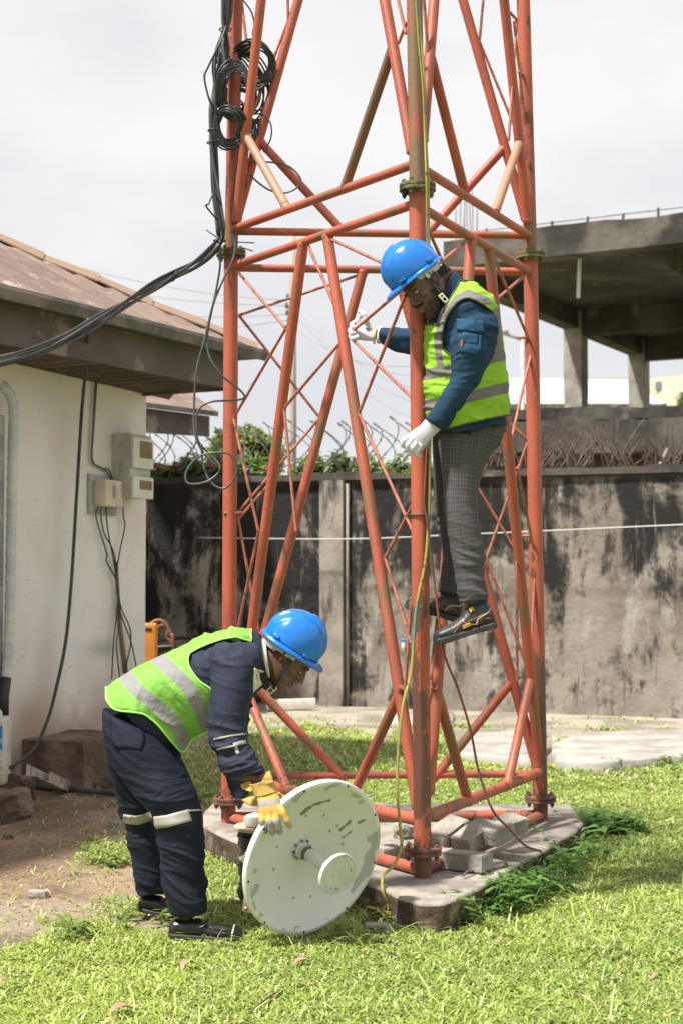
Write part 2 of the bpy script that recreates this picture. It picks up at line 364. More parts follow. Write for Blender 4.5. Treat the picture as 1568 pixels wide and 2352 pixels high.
# ---------------- ground sheet
def grassness(x, y):
    """0..1 amount of grass and three soil weights on the ground plan"""
    V = np.stack([x, np.maximum(y, .5), np.zeros_like(x)], 1); u, v = proj(V)
    n = fbm(x*1.7, y*1.7, 0, 3); n2 = fbm(x*6, y*6, 0, 8)
    j = (n-.5)*160+(n2-.5)*70
    g = np.ones_like(x)
    def cut(poly, k=1.0, jx=1.0):
        nonlocal g
        g = np.where(inpoly(u+j*jx, v+j*.55*jx, poly), g*(1-k), g)
    left = [(-3000, 1560), (330, 1560), (560, 1760), (520, 1880), (330, 1990), (400, 2085), (370, 2140), (240, 2120), (110, 2175), (-10, 2225), (-3000, 2700)]
    cut(left, .985)
    cut([(330, 1500), (2600, 1500), (2600, 1668), (1000, 1655), (860, 1690), (690, 1660), (560, 1680), (430, 1640)], .93, .6)
    cut([(760, 1500), (2600, 1500), (2600, 1672), (1300, 1676), (900, 1660), (760, 1668)], .96, .12)
    cut([(1030, 1672), (1300, 1676), (2600, 1668), (2600, 1775), (1330, 1752), (1250, 1765), (1060, 1742)], .97, .35)
    cut([(820, 2040), (940, 2050), (960, 2112), (870, 2158), (800, 2150)], .75, .4)
    cut([(480, 1700), (640, 1720), (760, 1790), (520, 1840)], .55, 1)
    cut([(640, 1690), (980, 1680), (960, 1745), (700, 1760)], .5, 1.2)
    for (a, c, ra, rc, k) in ((255, 1955, 55, 30, .8), (285, 2085, 60, 22, .6), (590, 1700, 200, 45, .35), (130, 2120, 40, 14, .3), (215, 1945, 30, 20, .3), (470, 1760, 80, 60, .5), (20, 1770, 90, 30, .2)):
        g = np.maximum(g, k*np.exp(-((u-a)/ra)**2-((v-c)/rc)**2)*np.clip(n2*2.2-.3, 0, 1.2))
    bare = fbm(x*.9+7, y*.9, 0, 21)*.6+fbm(x*4, y*4, 0, 31)*.4
    g = np.where(bare > .66, g*.45, g)
    return np.clip(g, 0, 1), u, v
def gz(x, y): return (fbm(np.asarray(x)*.8, np.asarray(y)*.8, 0, 40)-.5)*.035+(fbm(np.asarray(x)*5, np.asarray(y)*5, 0, 41)-.5)*.014
def axis(a0, a1, st, far):
    m = list(np.arange(a0, a1, st)); k = st; p = m[-1]; out = []
    while p < far: k *= 1.35; p += k; out.append(p)
    k = st; p = m[0]; lo = []
    while p > -far: k *= 1.35; p -= k; lo.append(p)
    return np.array(lo[::-1]+m+out)
ax, ay = axis(-3.6, 4.6, .035, 700), axis(4.2, 17, .04, 900)
XX, YY = np.meshgrid(ax, ay); x, y = XX.ravel(), YY.ravel(); near = (np.abs(x) < 30) & (y < 40) & (y > -20)
z = np.where(near, gz(x, y), 0)
nx, ny = len(ax), len(ay); I = np.arange(nx*ny).reshape(ny, nx)
F = np.stack([I[:-1, :-1], I[:-1, 1:], I[1:, 1:], I[1:, :-1]], -1).reshape(-1, 4)
gm = bpy.data.materials.new('soil'); gm.use_nodes = True; t = gm.node_tree; b = t.nodes['Principled BSDF']; b.inputs['Roughness'].default_value = 1; b.inputs['Specular IOR Level'].default_value = .1
at = t.nodes.new('ShaderNodeVertexColor'); at.layer_name = 'soil'; tc = t.nodes.new('ShaderNodeTexCoord'); nn = t.nodes.new('ShaderNodeTexNoise'); nn.inputs['Scale'].default_value = 28; nn.inputs['Detail'].default_value = 9; nn.inputs['Roughness'].default_value = .75
t.links.new(tc.outputs['Object'], nn.inputs['Vector']); hs = t.nodes.new('ShaderNodeHueSaturation'); t.links.new(ramp2(t, nn.outputs[0], .55, 1.45), hs.inputs['Value']); t.links.new(at.outputs[0], hs.inputs['Color']); t.links.new(hs.outputs[0], b.inputs['Base Color'])
bp = t.nodes.new('ShaderNodeBump'); bp.inputs['Distance'].default_value = .03; t.links.new(nn.outputs[0], bp.inputs['Height']); t.links.new(bp.outputs[0], b.inputs['Normal'])
ground = mk('ground', np.stack([x, y, z], 1), F, gm, kind='structure')
g, u, v = grassness(x, y)
brown = np.array([.42, .30, .215]); sand = np.array([.44, .355, .27]); pale = np.array([.47, .42, .34]); under = np.array([.17, .20, .06])
nn_ = fbm(x*1.3, y*1.3, 0, 77); ws = np.clip((v-2020+(nn_-.5)*220)/70, 0, 1)*(u < 700); wp = np.clip((1745-v+(nn_-.5)*110)/45, 0, 1)*(u > 420)
c = brown[None]*(1-ws[:, None])+sand[None]*ws[:, None]; c = c*(1-wp[:, None])+pale[None]*wp[:, None]
mot = np.clip((fbm(x*3, y*3, 0, 51)-.42)*4, 0, 1)[:, None]; c = c*(1-.38*mot)
gg = np.clip(g*1.15, 0, 1)[:, None]*(.85); c = c*(1-gg)+under[None]*gg
ca = ground.data.color_attributes.new('soil', 'FLOAT_COLOR', 'POINT'); ca.data.foreach_set('color', np.concatenate([c, np.ones((len(c), 1))], 1).ravel().astype(np.float32))

# ---------------- concrete pad under the tower
PADZ = .135
pad = [(-.78, 8.02), (-.60, 7.62), (-.44, 7.30), (-.18, 6.95), (.06, 6.60), (.19, 6.33), (.245, 6.20), (.32, 6.10), (.41, 6.09), (.48, 6.18), (.60, 6.42), (.80, 6.86), (1.0, 7.28), (1.22, 7.76), (1.30, 8.0), (1.32, 8.6), (-.75, 8.7)]
def padinside(x, y, e=0):
    cx, cy = .3, 7.6; return inpoly(cx+(x-cx)*(1-e), cy+(y-cy)*(1-e), pad)
def build_pad():
    pp = []
    for i in range(len(pad)):
        a, c = Vector((*pad[i], 0)), Vector((*pad[(i+1) % len(pad)], 0)); k = max(1, int((c-a).length/.04))
        for q in range(k): pp.append(a.lerp(c, q/k))
    n = len(pp); V = []; F = []
    cen = Vector((.3, 7.5, 0))
    rows = [(-.12, .012), (.0, .004), (.05, .0), (.09, .004), (PADZ-.014, .0), (PADZ-.003, .007), (PADZ, .022), (PADZ, .10)]
    for ri, (zz, ins) in enumerate(rows):
        for p in pp:
            d = (cen-p).normalized(); q = p+d*ins; rough = (fbm(p.x*9, p.y*9, zz*14, 60)-.5)*(.035 if ri < 5 else .02)
            q = q+d*rough; V.append((q.x, q.y, zz+(fbm(p.x*6, p.y*6, 3, 61)-.5)*(.012 if ri > 3 else 0)))
    for i in range(len(rows)-1):
        for k in range(n): F.append((i*n+k, i*n+(k+1) % n, (i+1)*n+(k+1) % n, (i+1)*n+k))
    F.append(tuple((len(rows)-1)*n+k for k in range(n)))
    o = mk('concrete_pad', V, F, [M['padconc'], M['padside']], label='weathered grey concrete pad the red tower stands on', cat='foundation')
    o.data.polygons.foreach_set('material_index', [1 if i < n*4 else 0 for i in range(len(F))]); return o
build_pad()

# ---------------- grass blades (one object, uncountable)
def blades(name, n, box, hmin, hmax, wid, seed, grassmask=True, zoff=0, mats=None, dens_pow=1.0, extra=None):
    r = np.random.default_rng(seed); x0, x1, y0, y1 = box
    yy = y0+(y1-y0)*r.random(n)**dens_pow; xx = x0+(x1-x0)*r.random(n)
    u, v = proj(np.stack([xx, yy, np.zeros(n)], 1)); k = (u > -300) & (u < 2050) & (v < 2560)
    xx, yy = xx[k], yy[k]
    if grassmask:
        g, u, v = grassness(xx, yy); tuft = fbm(xx*9, yy*9, 0, 71)
        k = (r.random(len(xx)) < g*np.clip(.35+tuft*1.3, 0, 1)) & ~padinside(xx, yy, .004); xx, yy = xx[k], yy[k]
    n = len(xx); h = (hmin+(hmax-hmin)*r.random(n)**1.6)*(.7+.6*fbm(xx*2.3, yy*2.3, 0, 72)); a = r.random(n)*2*np.pi
    lean = .5+1.5*r.random(n); w = wid*(.6+.8*r.random(n)); dx, dy = np.cos(a), np.sin(a); sx, sy = -dy, dx
    zz = gz(xx, yy)-.004+zoff
    def pt(f, ww, hh, side): return np.stack([xx+dx*h*lean*f+sx*w*ww*side, yy+dy*h*lean*f+sy*w*ww*side, zz+h*hh], 1)
    V = np.stack([pt(0, .5, 0, -1), pt(0, .5, 0, 1), pt(.32, .55, .5, 1), pt(.32, .55, .5, -1), pt(.72, .4, .78, 1), pt(.72, .4, .78, -1), pt(1.1, .03, .78, 1), pt(1.1, .03, .78, -1)], 1).reshape(-1, 3)
    b0 = (np.arange(n)*8)[:, None]; F = np.concatenate([b0+np.array([[0, 1, 2, 3]]), b0+np.array([[3, 2, 4, 5]]), b0+np.array([[5, 4, 6, 7]])], 0)
    return V, F, n, r, xx, yy
M['grass'] = bpy.data.materials.new('grass'); M['grass'].use_nodes = True
def grassmat(m):
    t = m.node_tree; b = t.nodes['Principled BSDF']; b.inputs['Roughness'].default_value = .38; b.inputs['Specular IOR Level'].default_value = .5
    a = t.nodes.new('ShaderNodeVertexColor'); a.layer_name = 'tint'; t.links.new(a.outputs[0], b.inputs['Base Color'])
    tr = t.nodes.new('ShaderNodeBsdfTranslucent'); ms = t.nodes.new('ShaderNodeMixShader'); ms.inputs[0].default_value = .35; t.links.new(a.outputs[0], tr.inputs[0])
    t.links.new(b.outputs[0], ms.inputs[1]); t.links.new(tr.outputs[0], ms.inputs[2]); t.links.new(ms.outputs[0], t.nodes['Material Output'].inputs[0])
grassmat(M['grass'])
def tint(o, cols, per):
    c = np.repeat(cols, per, 0); c = np.concatenate([c, np.ones((len(c), 1))], 1)
    a = o.data.color_attributes.new('tint', 'FLOAT_COLOR', 'POINT'); a.data.foreach_set('color', c.ravel().astype(np.float32))
VV = []; FF = []; CC = []; off = 0
for (n, box, hmin, hmax, wid, sd, dp) in ((400000, (-2.5, 3.2, 4.3, 7.4), .010, .040, .0062, 1, 1.0), (250000, (-3.3, 4.4, 7.2, 10.5), .012, .042, .0085, 2, 1.0), (100000, (-4, 5.2, 10.2, 15), .015, .05, .013, 3, 1.0), (5000, (-2.2, 2.8, 4.4, 8.5), .04, .11, .005, 4, 1.0)):
    V, F, k, r, xx, yy = blades('g', n, box, hmin, hmax, wid, sd, dens_pow=dp)
    q = r.random((k, 1)); pat = np.clip(fbm(xx*1.1, yy*1.1, 0, 90)*1.7-.35, 0, 1)[:, None]
    A = np.array([[.40, .49, .10]]); B = np.array([[.26, .38, .07]]); C = np.array([[.58, .62, .27]]); D = np.array([[.50, .41, .20]])
    col = A*(1-pat)+B*pat; col = np.where(q < .22, C, col); col = np.where(q > .95, D, col); col = col*(.7+.6*r.random((k, 1)))
    VV.append(V); FF.append(F+off); CC.append(np.repeat(col, 8, 0)); off += len(V)
gr = mk('grass', np.concatenate(VV), np.concatenate(FF), M['grass'], smooth=False, kind='stuff', label='short bright green lawn grass around the tower', cat='grass')
tint(gr, np.concatenate(CC), 1)

# ---------------- boundary wall
WA, WB = Vector((-3.0, 17.25, 0)), Vector((5.2, 13.95, 0)); WD = (WB-WA).normalized(); WN = Vector((WD.y, -WD.x, 0))
wrot = Matrix((WD, -WN, Vector((0, 0, 1)))).transposed()
wt = thing('boundary_wall', 'long grey rendered wall blackened with mould behind the tower', 'wall', WA.lerp(WB, .5))
def wall_panel(s0, s1, th, z0, z1, name, m, jag=0, par=None, out=0):
    n = max(2, int((s1-s0)/.08)); V = []; F = []
    for i in range(n+1):
        s = s0+(s1-s0)*i/n; p = WA+WD*s; jz = (fbm(s*3, 1, 0, 15)-.5)*jag; jo = (fbm(s*4, 5, 0, 16)-.5)*jag*.6
        for (o, zz) in ((out+jo, z0), (out+jo, z1+jz), (out-th-jo, z1+jz), (out-th-jo, z0)): V.append(p+WN*o+Vector((0, 0, zz)))
    for i in range(n):
        for k in range(4): F.append((i*4+k, i*4+(k+1) % 4, (i+1)*4+(k+1) % 4, (i+1)*4+k))
    F += [(0, 1, 2, 3), tuple(n*4+k for k in (3, 2, 1, 0))]
    return mk(name, V, F, m, par, False)
LW = (WB-WA).length
wall_panel(0, LW, .2, -.1, 2.44, 'wall_face', M['wall'], par=wt)
wall_panel(-.02, LW+.02, .3, 2.44, 2.515, 'coping', M['darkconc'], .05, wt, .05)
def wall_s(u, v):    # distance along the wall where a view ray meets it
    d = P(u, v, 10)-Vector((0, 0, CZ)); d.z = 0; den = d.dot(WN); return ((d*(WA.dot(WN)/den))-WA).dot(WD)
sp = wall_s(773, 1300); M['pilas'] = mat('pilaster_render', (.24, .215, .185), (.34, .31, .27), sc=2.2, lo=.4, hi=.62, rough=.95, bump=.008, bs=14, c3=(.07, .065, .058), s3=3.1, lo3=.52, hi3=.64, vec3=(1.6, 1.6, .35), spec=.2)
wall_panel(sp-.17, sp+.10, .08, -.1, 2.437, 'pilaster', M['pilas'], par=wt, out=.079)
tb = MB(); q = WA+WD*(sp+.135)+WN*.03; tb.tube([q, q+Vector((0, 0, 2.4))], .018, 10); tb.obj('drain_pipe', M['pilas'], wt)
def onwall(u, v, out=0.0):
    s = wall_s(u, v); p = WA+WD*s+WN*out; return P(u, v, p.y)

# concrete apron slabs and sand by the wall
def slab(poly, h, name, m, z0=-.03, label=None, cat=None, kind=None):
    c = sum((Vector(p) for p in poly), Vector())/len(poly); pp = []
    for i in range(len(poly)):
        a, d = Vector(poly[i]), Vector(poly[(i+1) % len(poly)]); k = max(1, int((d-a).length/.12))
        for q in range(k):
            p = a.lerp(d, q/k); e = (c-p).normalized(); pp.append(p+e*(fbm(p.x*4, p.y*4, 0, 33)-.5)*.13)
    n = len(pp); V = [(p.x, p.y, z0) for p in pp]+[(p.x, p.y, h-.012) for p in pp]+[((p+(c-p)*.02).x, (p+(c-p)*.02).y, h) for p in pp]
    F = [(r*n+k, r*n+(k+1) % n, (r+1)*n+(k+1) % n, (r+1)*n+k) for r in (0, 1) for k in range(n)]+[tuple(2*n+k for k in range(n))]
    return mk(name, V, F, m, None, True, kind=kind, label=label, cat=cat)
gp = lambda *pts: [G(a, b_) for a, b_ in pts]
slab(gp((1060, 1745), (1062, 1700), (1250, 1682), (1262, 1722), (1240, 1762)), .05, 'paving', M['lightconc'], kind='structure')
slab(gp((1275, 1770), (1262, 1735), (1320, 1700), (1700, 1690), (1720, 1745), (1500, 1762), (1380, 1772)), .07, 'paving', M['lightconc'], kind='structure')
slab(gp((880, 1668), (880, 1645), (1040, 1640), (1040, 1672)), .04, 'paving', M['lightconc'], kind='structure')

# ---------------- house on the left
E1 = Vector((-.63, 11.5, 0)); ED = Vector((-.468, -.884, 0)).normalized(); EN = Vector((-.884, .468, 0)); ZE = 3.18
hs_ = thing('white_house', 'white plastered bungalow with brown hipped roof on the left', 'house', (-3.4, 11, 0))
WC = Vector((-1.565, 11.85, 0)); WE = Vector((-2.09, 10.4, 0)); WD2 = (WE-WC).normalized(); WNN = Vector((-WD2.y, WD2.x, 0))
if WNN.x < 0: WNN = -WNN
p0, p1 = WC, WC+WD2*7; p3 = WC-WNN*6; p2 = p3+WD2*7
V = []; F = []
def wallgrid(a, c, nz=60, nx=90, z0=-.1, z1=3.08):
    i0 = len(V)
    for i in range(nx+1):
        for k in range(nz+1):
            p = a.lerp(c, i/nx); zz = z0+(z1-z0)*k/nz; o = (fbm(i*.35, k*.35, 0, 12)-.5)*.008
            if zz < .35: o += (fbm(i*.9, k*.9, 0, 13)-.3)*.03*(.35-zz)
            V.append(p+WNN*o+Vector((0, 0, zz)))
    for i in range(nx):
        for k in range(nz): b_ = i0+i*(nz+1)+k; F.append((b_, b_+1, b_+nz+2, b_+nz+1))
wallgrid(p0, p1); i0 = len(V)
for p in (p0, p3, p2, p1):
    V += [p+Vector((0, 0, -.1)), p+Vector((0, 0, 3.08))]
F += [(i0, i0+1, i0+3, i0+2), (i0+2, i0+3, i0+5, i0+4), (i0+4, i0+5, i0+7, i0+6)]
mk('wall', V, F, M['plaster'], hs_, True)
M['plaster2'] = M['plaster'].copy(); HO = Vector((-3.4, 11, 0)); hh_ = lambda u, v: tuple(onhouse_(u, v)-HO)
def onhouse_(u, v):
    d = P(u, v, 10)-Vector((0, 0, CZ)); return Vector((0, 0, CZ))+d*(WC.dot(WNN)/d.dot(WNN))
foot_stain(M['plaster'], .0, .9, (.30, .22, .15), 2.2, .75, [(hh_(235, 1490), (.42, .42, .13), (.36, .34, .35), .75), (hh_(110, 1560), (.3, .3, .5), (.55, .48, .42), .5), (hh_(80, 1660), (.35, .5, .35), (.40, .29, .19), .8), (hh_(330, 1050), (.9, .9, .35), (.62, .56, .50), .35)])
def onhouse(u, v, out=0.0):
    d = P(u, v, 10)-Vector((0, 0, CZ)); q = WC+WNN*out; s = q.dot(WNN)/d.dot(WNN); return Vector((0, 0, CZ))+d*s
# roof: hip corner at E1
SL = .735/1.4; EN2 = -ED                       # the eave turns and runs back-left from the corner
A = E1+Vector((0, 0, ZE)); B = A+ED*9; C = A+EN*7
rl = (ED+EN); hip = lambda t: A+rl*t+Vector((0, 0, SL*t))
V = []; F = []
nt_, ns_ = 40, 200                             # corrugated front slope
for i in range(ns_+1):
    s = 9*i/ns_
    for k in range(nt_+1):
        t_ = min(3.2*k/nt_, s) if s < 3.2 else 3.2*k/nt_
        V.append(A+ED*s+EN*t_+Vector((0, 0, SL*t_+.022*math.sin(s*2*math.pi/.17)+.008*(fbm(s*2, t_*2, 0, 6)-.5))))
for i in range(ns_):
    for k in range(nt_): b_ = i*(nt_+1)+k; F.append((b_, b_+1, b_+nt_+2, b_+nt_+1))
i0 = len(V); V += [A, C, C+ED*3.2+Vector((0, 0, SL*3.2)), hip(3.2)]; F.append((i0, i0+1, i0+2, i0+3))
i0 = len(V); V += [hip(3.2), C+ED*3.2+Vector((0, 0, SL*3.2)), C+ED*9+Vector((0, 0, SL*3.2)), hip(3.2)+ED*5.8]; F.append((i0, i0+1, i0+2, i0+3))
roof = mk('roof', V, F, M['roofing'], hs_, True)
rg_ = MB()                                     # lapped hip caps
for k in range(11):
    a, c = hip(k*.29+.02)+Vector((0, 0, .035+.012*(k % 2))), hip(k*.29+.33)+Vector((0, 0, .03+.02*((k+1) % 2)))
    d = (c-a).normalized(); sd = d.cross(Vector((0, 0, 1))).normalized(); up = sd.cross(d)
    Q = [a-sd*.11-up*.05, a+up*.025, a+sd*.11-up*.05, c-sd*.10-up*.045, c+up*.012, c+sd*.10-up*.045]; Q2 = [q-up*.012 for q in Q]
    rg_.add(Q+Q2, [(0, 1, 4, 3), (1, 2, 5, 4), (6, 9, 10, 7), (7, 10, 11, 8), (0, 6, 7, 1), (1, 7, 8, 2), (3, 4, 10, 9), (4, 5, 11, 10), (0, 3, 9, 6), (2, 8, 11, 5)])
rg_.obj('ridge_cap', M['ridge'], hs_, False)
def rail(a, c, prof, name, m, outd):
    """prof: (outward, z) loop swept from a to c"""
    n = len(prof); V = []; st = 40
    for i in range(st+1):
        p = a.lerp(c, i/st); w_ = (fbm(i*.4, 3, 0, 5)-.5)*.01
        V += [p+outd*o+Vector((0, 0, z_+w_)) for o, z_ in prof]
    F = [(i*n+k, i*n+(k+1) % n, (i+1)*n+(k+1) % n, (i+1)*n+k) for i in range(st) for k in range(n)]+[tuple(range(n)), tuple(st*n+k for k in range(n-1, -1, -1))]
    return mk(name, V, F, m, hs_, False)
e0 = E1-ED*.0
rail(E1-ED*.02, E1+ED*9, [(-.10, ZE-.05), (.03, ZE-.05), (.05, ZE-.075), (.07, ZE-.015), (.06, ZE+.012), (-.10, ZE+.0)], 'gutter', M['gutter'], -EN)
rail(E1+ED*.16, E1+ED*9, [(-.14, ZE-.31), (-.105, ZE-.31), (-.105, ZE-.052), (-.14, ZE-.052)], 'fascia_board', M['fascia'], -EN)
rail(E1-EN*.02, E1+EN*7, [(-.10, ZE-.05), (.03, ZE-.05), (.07, ZE-.015), (.06, ZE+.012), (-.10, ZE+.0)], 'gutter', M['gutter'], -ED)
rail(E1+EN*.16, E1+EN*7, [(-.20, ZE-.31), (-.165, ZE-.31), (-.165, ZE-.052), (-.20, ZE-.052)], 'fascia_board', M['fascia'], -ED)
V = []; F = []                                 # ribbed soffit
zs = ZE-.275
for i in range(181):
    s = .2+8.6*i/180; dz = .012*(1 if (i//2) % 2 else -1)
    for k in (.15, 1.35): V.append(E1+ED*s+EN*k+Vector((0, 0, zs+dz)))
for i in range(180): F.append((2*i, 2*i+1, 2*i+3, 2*i+2))
mk('soffit', V, F, M['soffit'], hs_, False)
mk('soffit', [E1+ED*.2+EN*1.35+Vector((0, 0, zs-.004)), E1+ED*.2+EN*7+Vector((0, 0, zs-.004)), E1+ED*1.3+EN*7+Vector((0, 0, zs-.004)), E1+ED*1.3+EN*1.35+Vector((0, 0, zs-.004))], [(0, 1, 2, 3)], M['soffit'], hs_, False)
M['wood'] = mat('eave_timber', (.10, .07, .055), (.06, .045, .035), sc=5, rough=.9)
tb = MB(); a = WC+WNN*.03; tb.tube([a+Vector((0, 0, 2.93))-WD2*.35, a+WD2*6.5+Vector((0, 0, 2.93))], .05, 4); tb.obj('wall_plate', M['wood'], hs_, False)
# window at the far left of the wall
fr = MB()
M['winframe'] = mat('window_frame', (.42, .42, .42), (.30, .30, .30), sc=6, rough=.5, metal=.3)
wrt = Matrix((WD2, WNN, Vector((0, 0, 1)))).transposed()
wp_ = onhouse(10, 1200); zc = 1.55
hwin = MB(); pw = wp_+WD2*.66; pw.z = zc
for (dx, w_) in ((-.52, .07), (.5, .07), (0, .04)): hwin.box(pw+WD2*dx+WNN*.03, (w_, .07, 1.9), wrt)
for dz in (-.93, .93): hwin.box(pw+WNN*.031+Vector((0, 0, dz)), (1.1, .072, .06), wrt)
hwin.obj('window', M['winframe'], hs_, False)
gl = MB(); gl.box(pw+WNN*.012, (1.0, .008, 1.84), wrt); M['glass'] = mat('dusty_glass', (.34, .33, .32), (.42, .40, .38), sc=2, rough=.3, spec=.8)
g_ = gl.obj('window_pane', M['glass'], hs_, False)
# rubble plinth / step at the foot of the wall
def rock(name, c, d, seed, m, rot=0, label=None, cat=None, group=None, jag=.18, parent=None, sharp=.8):
    import bmesh
    bm = bmesh.new(); bmesh.ops.create_cube(bm, size=1); bmesh.ops.subdivide_edges(bm, edges=list(bm.edges), cuts=5, use_grid_fill=True)
    V = []; c = Vector(c); Rz = Matrix.Rotation(rot, 3, 'Z')
    for v_ in bm.verts:
        p = v_.co.copy(); l = p.length; sph = p.normalized()*.62; p = p*sharp+sph*(1-sharp)
        p = Vector((p.x*d[0], p.y*d[1], p.z*d[2])); n_ = mn.noise_vector(p*3.2/max(d)+Vector((seed, 0, 0)))*jag*min(d)+mn.noise_vector(p*11/max(d)+Vector((seed, 3, 0)))*jag*.22*min(d); V.append(c+Rz@(p+n_))
    F = [[v_.index for v_ in f.verts] for f in bm.faces]; bm.free()
    return mk(name, V, F, m, parent, False, loc=None if parent else c, label=label, cat=cat, group=group)
q = onhouse(178, 1700, .24); rock('stone_step', (q.x, q.y, .13), (.64, .46, .40), 3, M['stone'], math.atan2(WD2.y, WD2.x), 'rough brown stone step against the foot of the house wall', 'step', jag=.05, sharp=1.0)
for i, (u_, v_, d_, lb) in enumerate(((90, 1800, (.42, .3, .16), 'flat mossy stone under the metal bracket by the wall'), (185, 1790, (.36, .25, .15), 'low brown stone in front of the stone step'), (250, 1800, (.40, .22, .09), 'long thin stone right of the low brown stone'), (35, 1835, (.22, .2, .17), 'dark stone beside the white jerrycan'), (5, 1880, (.25, .3, .2), 'pale brown stone cut by the left edge'), (-22, 1842, (.34, .30, .26), 'flat stone the white jerrycan stands on'))):
    q = G(u_, v_); rock('stone', (q.x, q.y, d_[2]*.3), d_, 10+i, M['stone'], i*.7, lb, 'stone', 'rubble stones along the house wall', sharp=.8)
for i, (u_, v_, d_, lb) in enumerate(((88, 2058, (.085, .06, .04), 'small pale stone lying on the bare sand'), (266, 1897, (.07, .05, .04), 'small whitish stone on dirt left of the bending man'), (870, 2150, (.11, .09, .05), 'grey stone in the grass right of the white dish'), (145, 1833, (.05, .04, .02), 'tiny white stone near the black pipe'), (905, 2140, (.06, .05, .03), 'small grey stone between dish and pad corner'), (20, 1925, (.05, .05, .03), 'small brown stone near the left edge'))):
    q = G(u_, v_); rock('small_stone', (q.x, q.y, d_[2]*.3+gz(q.x, q.y)), d_, 30+i, M['block'] if i != 5 else M['stone'], i, lb, 'stone', 'loose small stones on the ground', sharp=.6)
# second wing behind
w2 = thing('rear_outbuilding', 'small brown roofed outbuilding behind the corner of the white house', 'house', (-2.9, 17.5, 0))
def PP(u, v, Y): return P(u, v, Y)
a, b_, c_, d_ = P(200, 830, 14), P(500, 945, 16.2), P(420, 897, 18.2), P(200, 860, 18.2)
mk('roof', [P(180, 905, 14.2), b_, P(415, 885, 18.0), P(180, 790, 17.0), P(180, 915, 14.2), b_-Vector((0, 0, .05)), P(415, 893, 18), P(180, 800, 17)], [(0, 1, 2, 3), (7, 6, 5, 4), (0, 4, 5, 1), (1, 5, 6, 2), (2, 6, 7, 3)], M['roofing'], w2, False)
mk('gutter', [P(180, 905, 14.17), P(502, 945, 16.17), P(502, 957, 16.17), P(180, 917, 14.17), P(180, 905, 14.3), P(502, 945, 16.3), P(502, 957, 16.3), P(180, 917, 14.3)], [(0, 1, 2, 3), (7, 6, 5, 4), (0, 4, 5, 1), (3, 2, 6, 7), (1, 5, 6, 2)], M['gutter'], w2, False)
mk('fascia_board', [P(180, 917, 14.25), P(482, 956, 16.25), P(482, 1003, 16.25), P(180, 985, 14.25), P(180, 917, 14.35), P(482, 956, 16.35), P(482, 1003, 16.35), P(180, 985, 14.35)], [(0, 1, 2, 3), (7, 6, 5, 4), (0, 4, 5, 1), (3, 2, 6, 7), (1, 5, 6, 2)], M['fascia'], w2, False)
q0 = P(160, 985, 14.6); q1 = P(325, 990, 15.6)
mb = MB(); V = [(q0.x, q0.y, -.1), (q1.x, q1.y, -.1), (q1.x, q1.y, q1.z), (q0.x, q0.y, q1.z), (q0.x-1.5, q0.y+2.5, -.1), (q1.x-1.5, q1.y+2.5, -.1), (q1.x-1.5, q1.y+2.5, q1.z), (q0.x-1.5, q0.y+2.5, q1.z)]
mb.add(V, [(0, 1, 2, 3), (1, 5, 6, 2), (7, 6, 5, 4), (4, 0, 3, 7), (3, 2, 6, 7)]).obj('wall', M['plaster'], w2, False)

# ---------------- unfinished concrete building at the right
ub = thing('concrete_frame_building', 'unfinished dark concrete frame building rising behind the wall on the right', 'building', (5, 24, 0))
SA = Vector((1.59, 22, 0)); U1 = Vector((3.1, -1.7, 0)).normalized(); U2 = Vector((4.4, 8, 0)).normalized()
frot = Matrix((U1, U2, Vector((0, 0, 1)))).transposed()
def fbox(s0, s1, t0, t1, z0, z1, name, m, jag=0, par=ub):
    n = max(1, int((s1-s0)/.25)); V = []; F = []
    for i in range(n+1):
        s = s0+(s1-s0)*i/n; j = (fbm(s*1.3, 2, 0, 18)-.5)*jag
        for (t_, zz) in ((t0, z0), (t0, z1+j), (t1, z1+j), (t1, z0)): V.append(SA+U1*s+U2*t_+Vector((0, 0, zz)))
    for i in range(n):
        for k in range(4): F.append((i*4+k, i*4+(k+1) % 4, (i+1)*4+(k+1) % 4, (i+1)*4+k))
    F += [(0, 1, 2, 3), tuple(n*4+k for k in (3, 2, 1, 0))]
    return mk(name, V, F, m, par, False)
ZT = 6.35
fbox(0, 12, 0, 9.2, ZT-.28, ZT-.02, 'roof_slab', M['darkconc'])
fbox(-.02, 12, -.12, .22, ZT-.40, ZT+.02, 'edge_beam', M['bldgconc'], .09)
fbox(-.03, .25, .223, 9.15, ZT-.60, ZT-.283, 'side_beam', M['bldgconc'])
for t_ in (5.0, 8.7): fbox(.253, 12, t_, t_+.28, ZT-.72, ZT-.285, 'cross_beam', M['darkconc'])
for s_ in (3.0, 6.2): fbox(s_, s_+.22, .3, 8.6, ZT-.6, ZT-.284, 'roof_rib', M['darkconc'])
ZF = 3.55
def colm(s, t, w_=.36):
    V = []; F = []; n = 12; base = SA+U1*s+U2*t
    for i in range(n+1):
        zz = ZF-.4+(ZT-.285-ZF+.4)*i/n
        for (a_, b2) in ((-1, -1), (1, -1), (1, 1), (-1, 1)): j = (fbm(i*.8+a_, b2, s, 22)-.5)*.03; V.append(base+U1*(a_*w_/2+j)+U2*(b2*w_/2+j)+Vector((0, 0, zz)))
    for i in range(n):
        for k in range(4): F.append((i*4+k, i*4+(k+1) % 4, (i+1)*4+(k+1) % 4, (i+1)*4+k))
    mk('column', V, F, M['lightconc'], ub, False)
colm(.14, 5.15, .33); colm(.14, 8.85, .33)
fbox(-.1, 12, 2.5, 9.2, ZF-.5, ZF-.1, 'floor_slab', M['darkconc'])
fbox(-.3, .1, 2.5, 9.2, 0, ZF-.503, 'foundation_wall', M['darkconc']); fbox(.13, 12, 2.7, 2.9, 0, ZF-.503, 'foundation_wall', M['darkconc'])
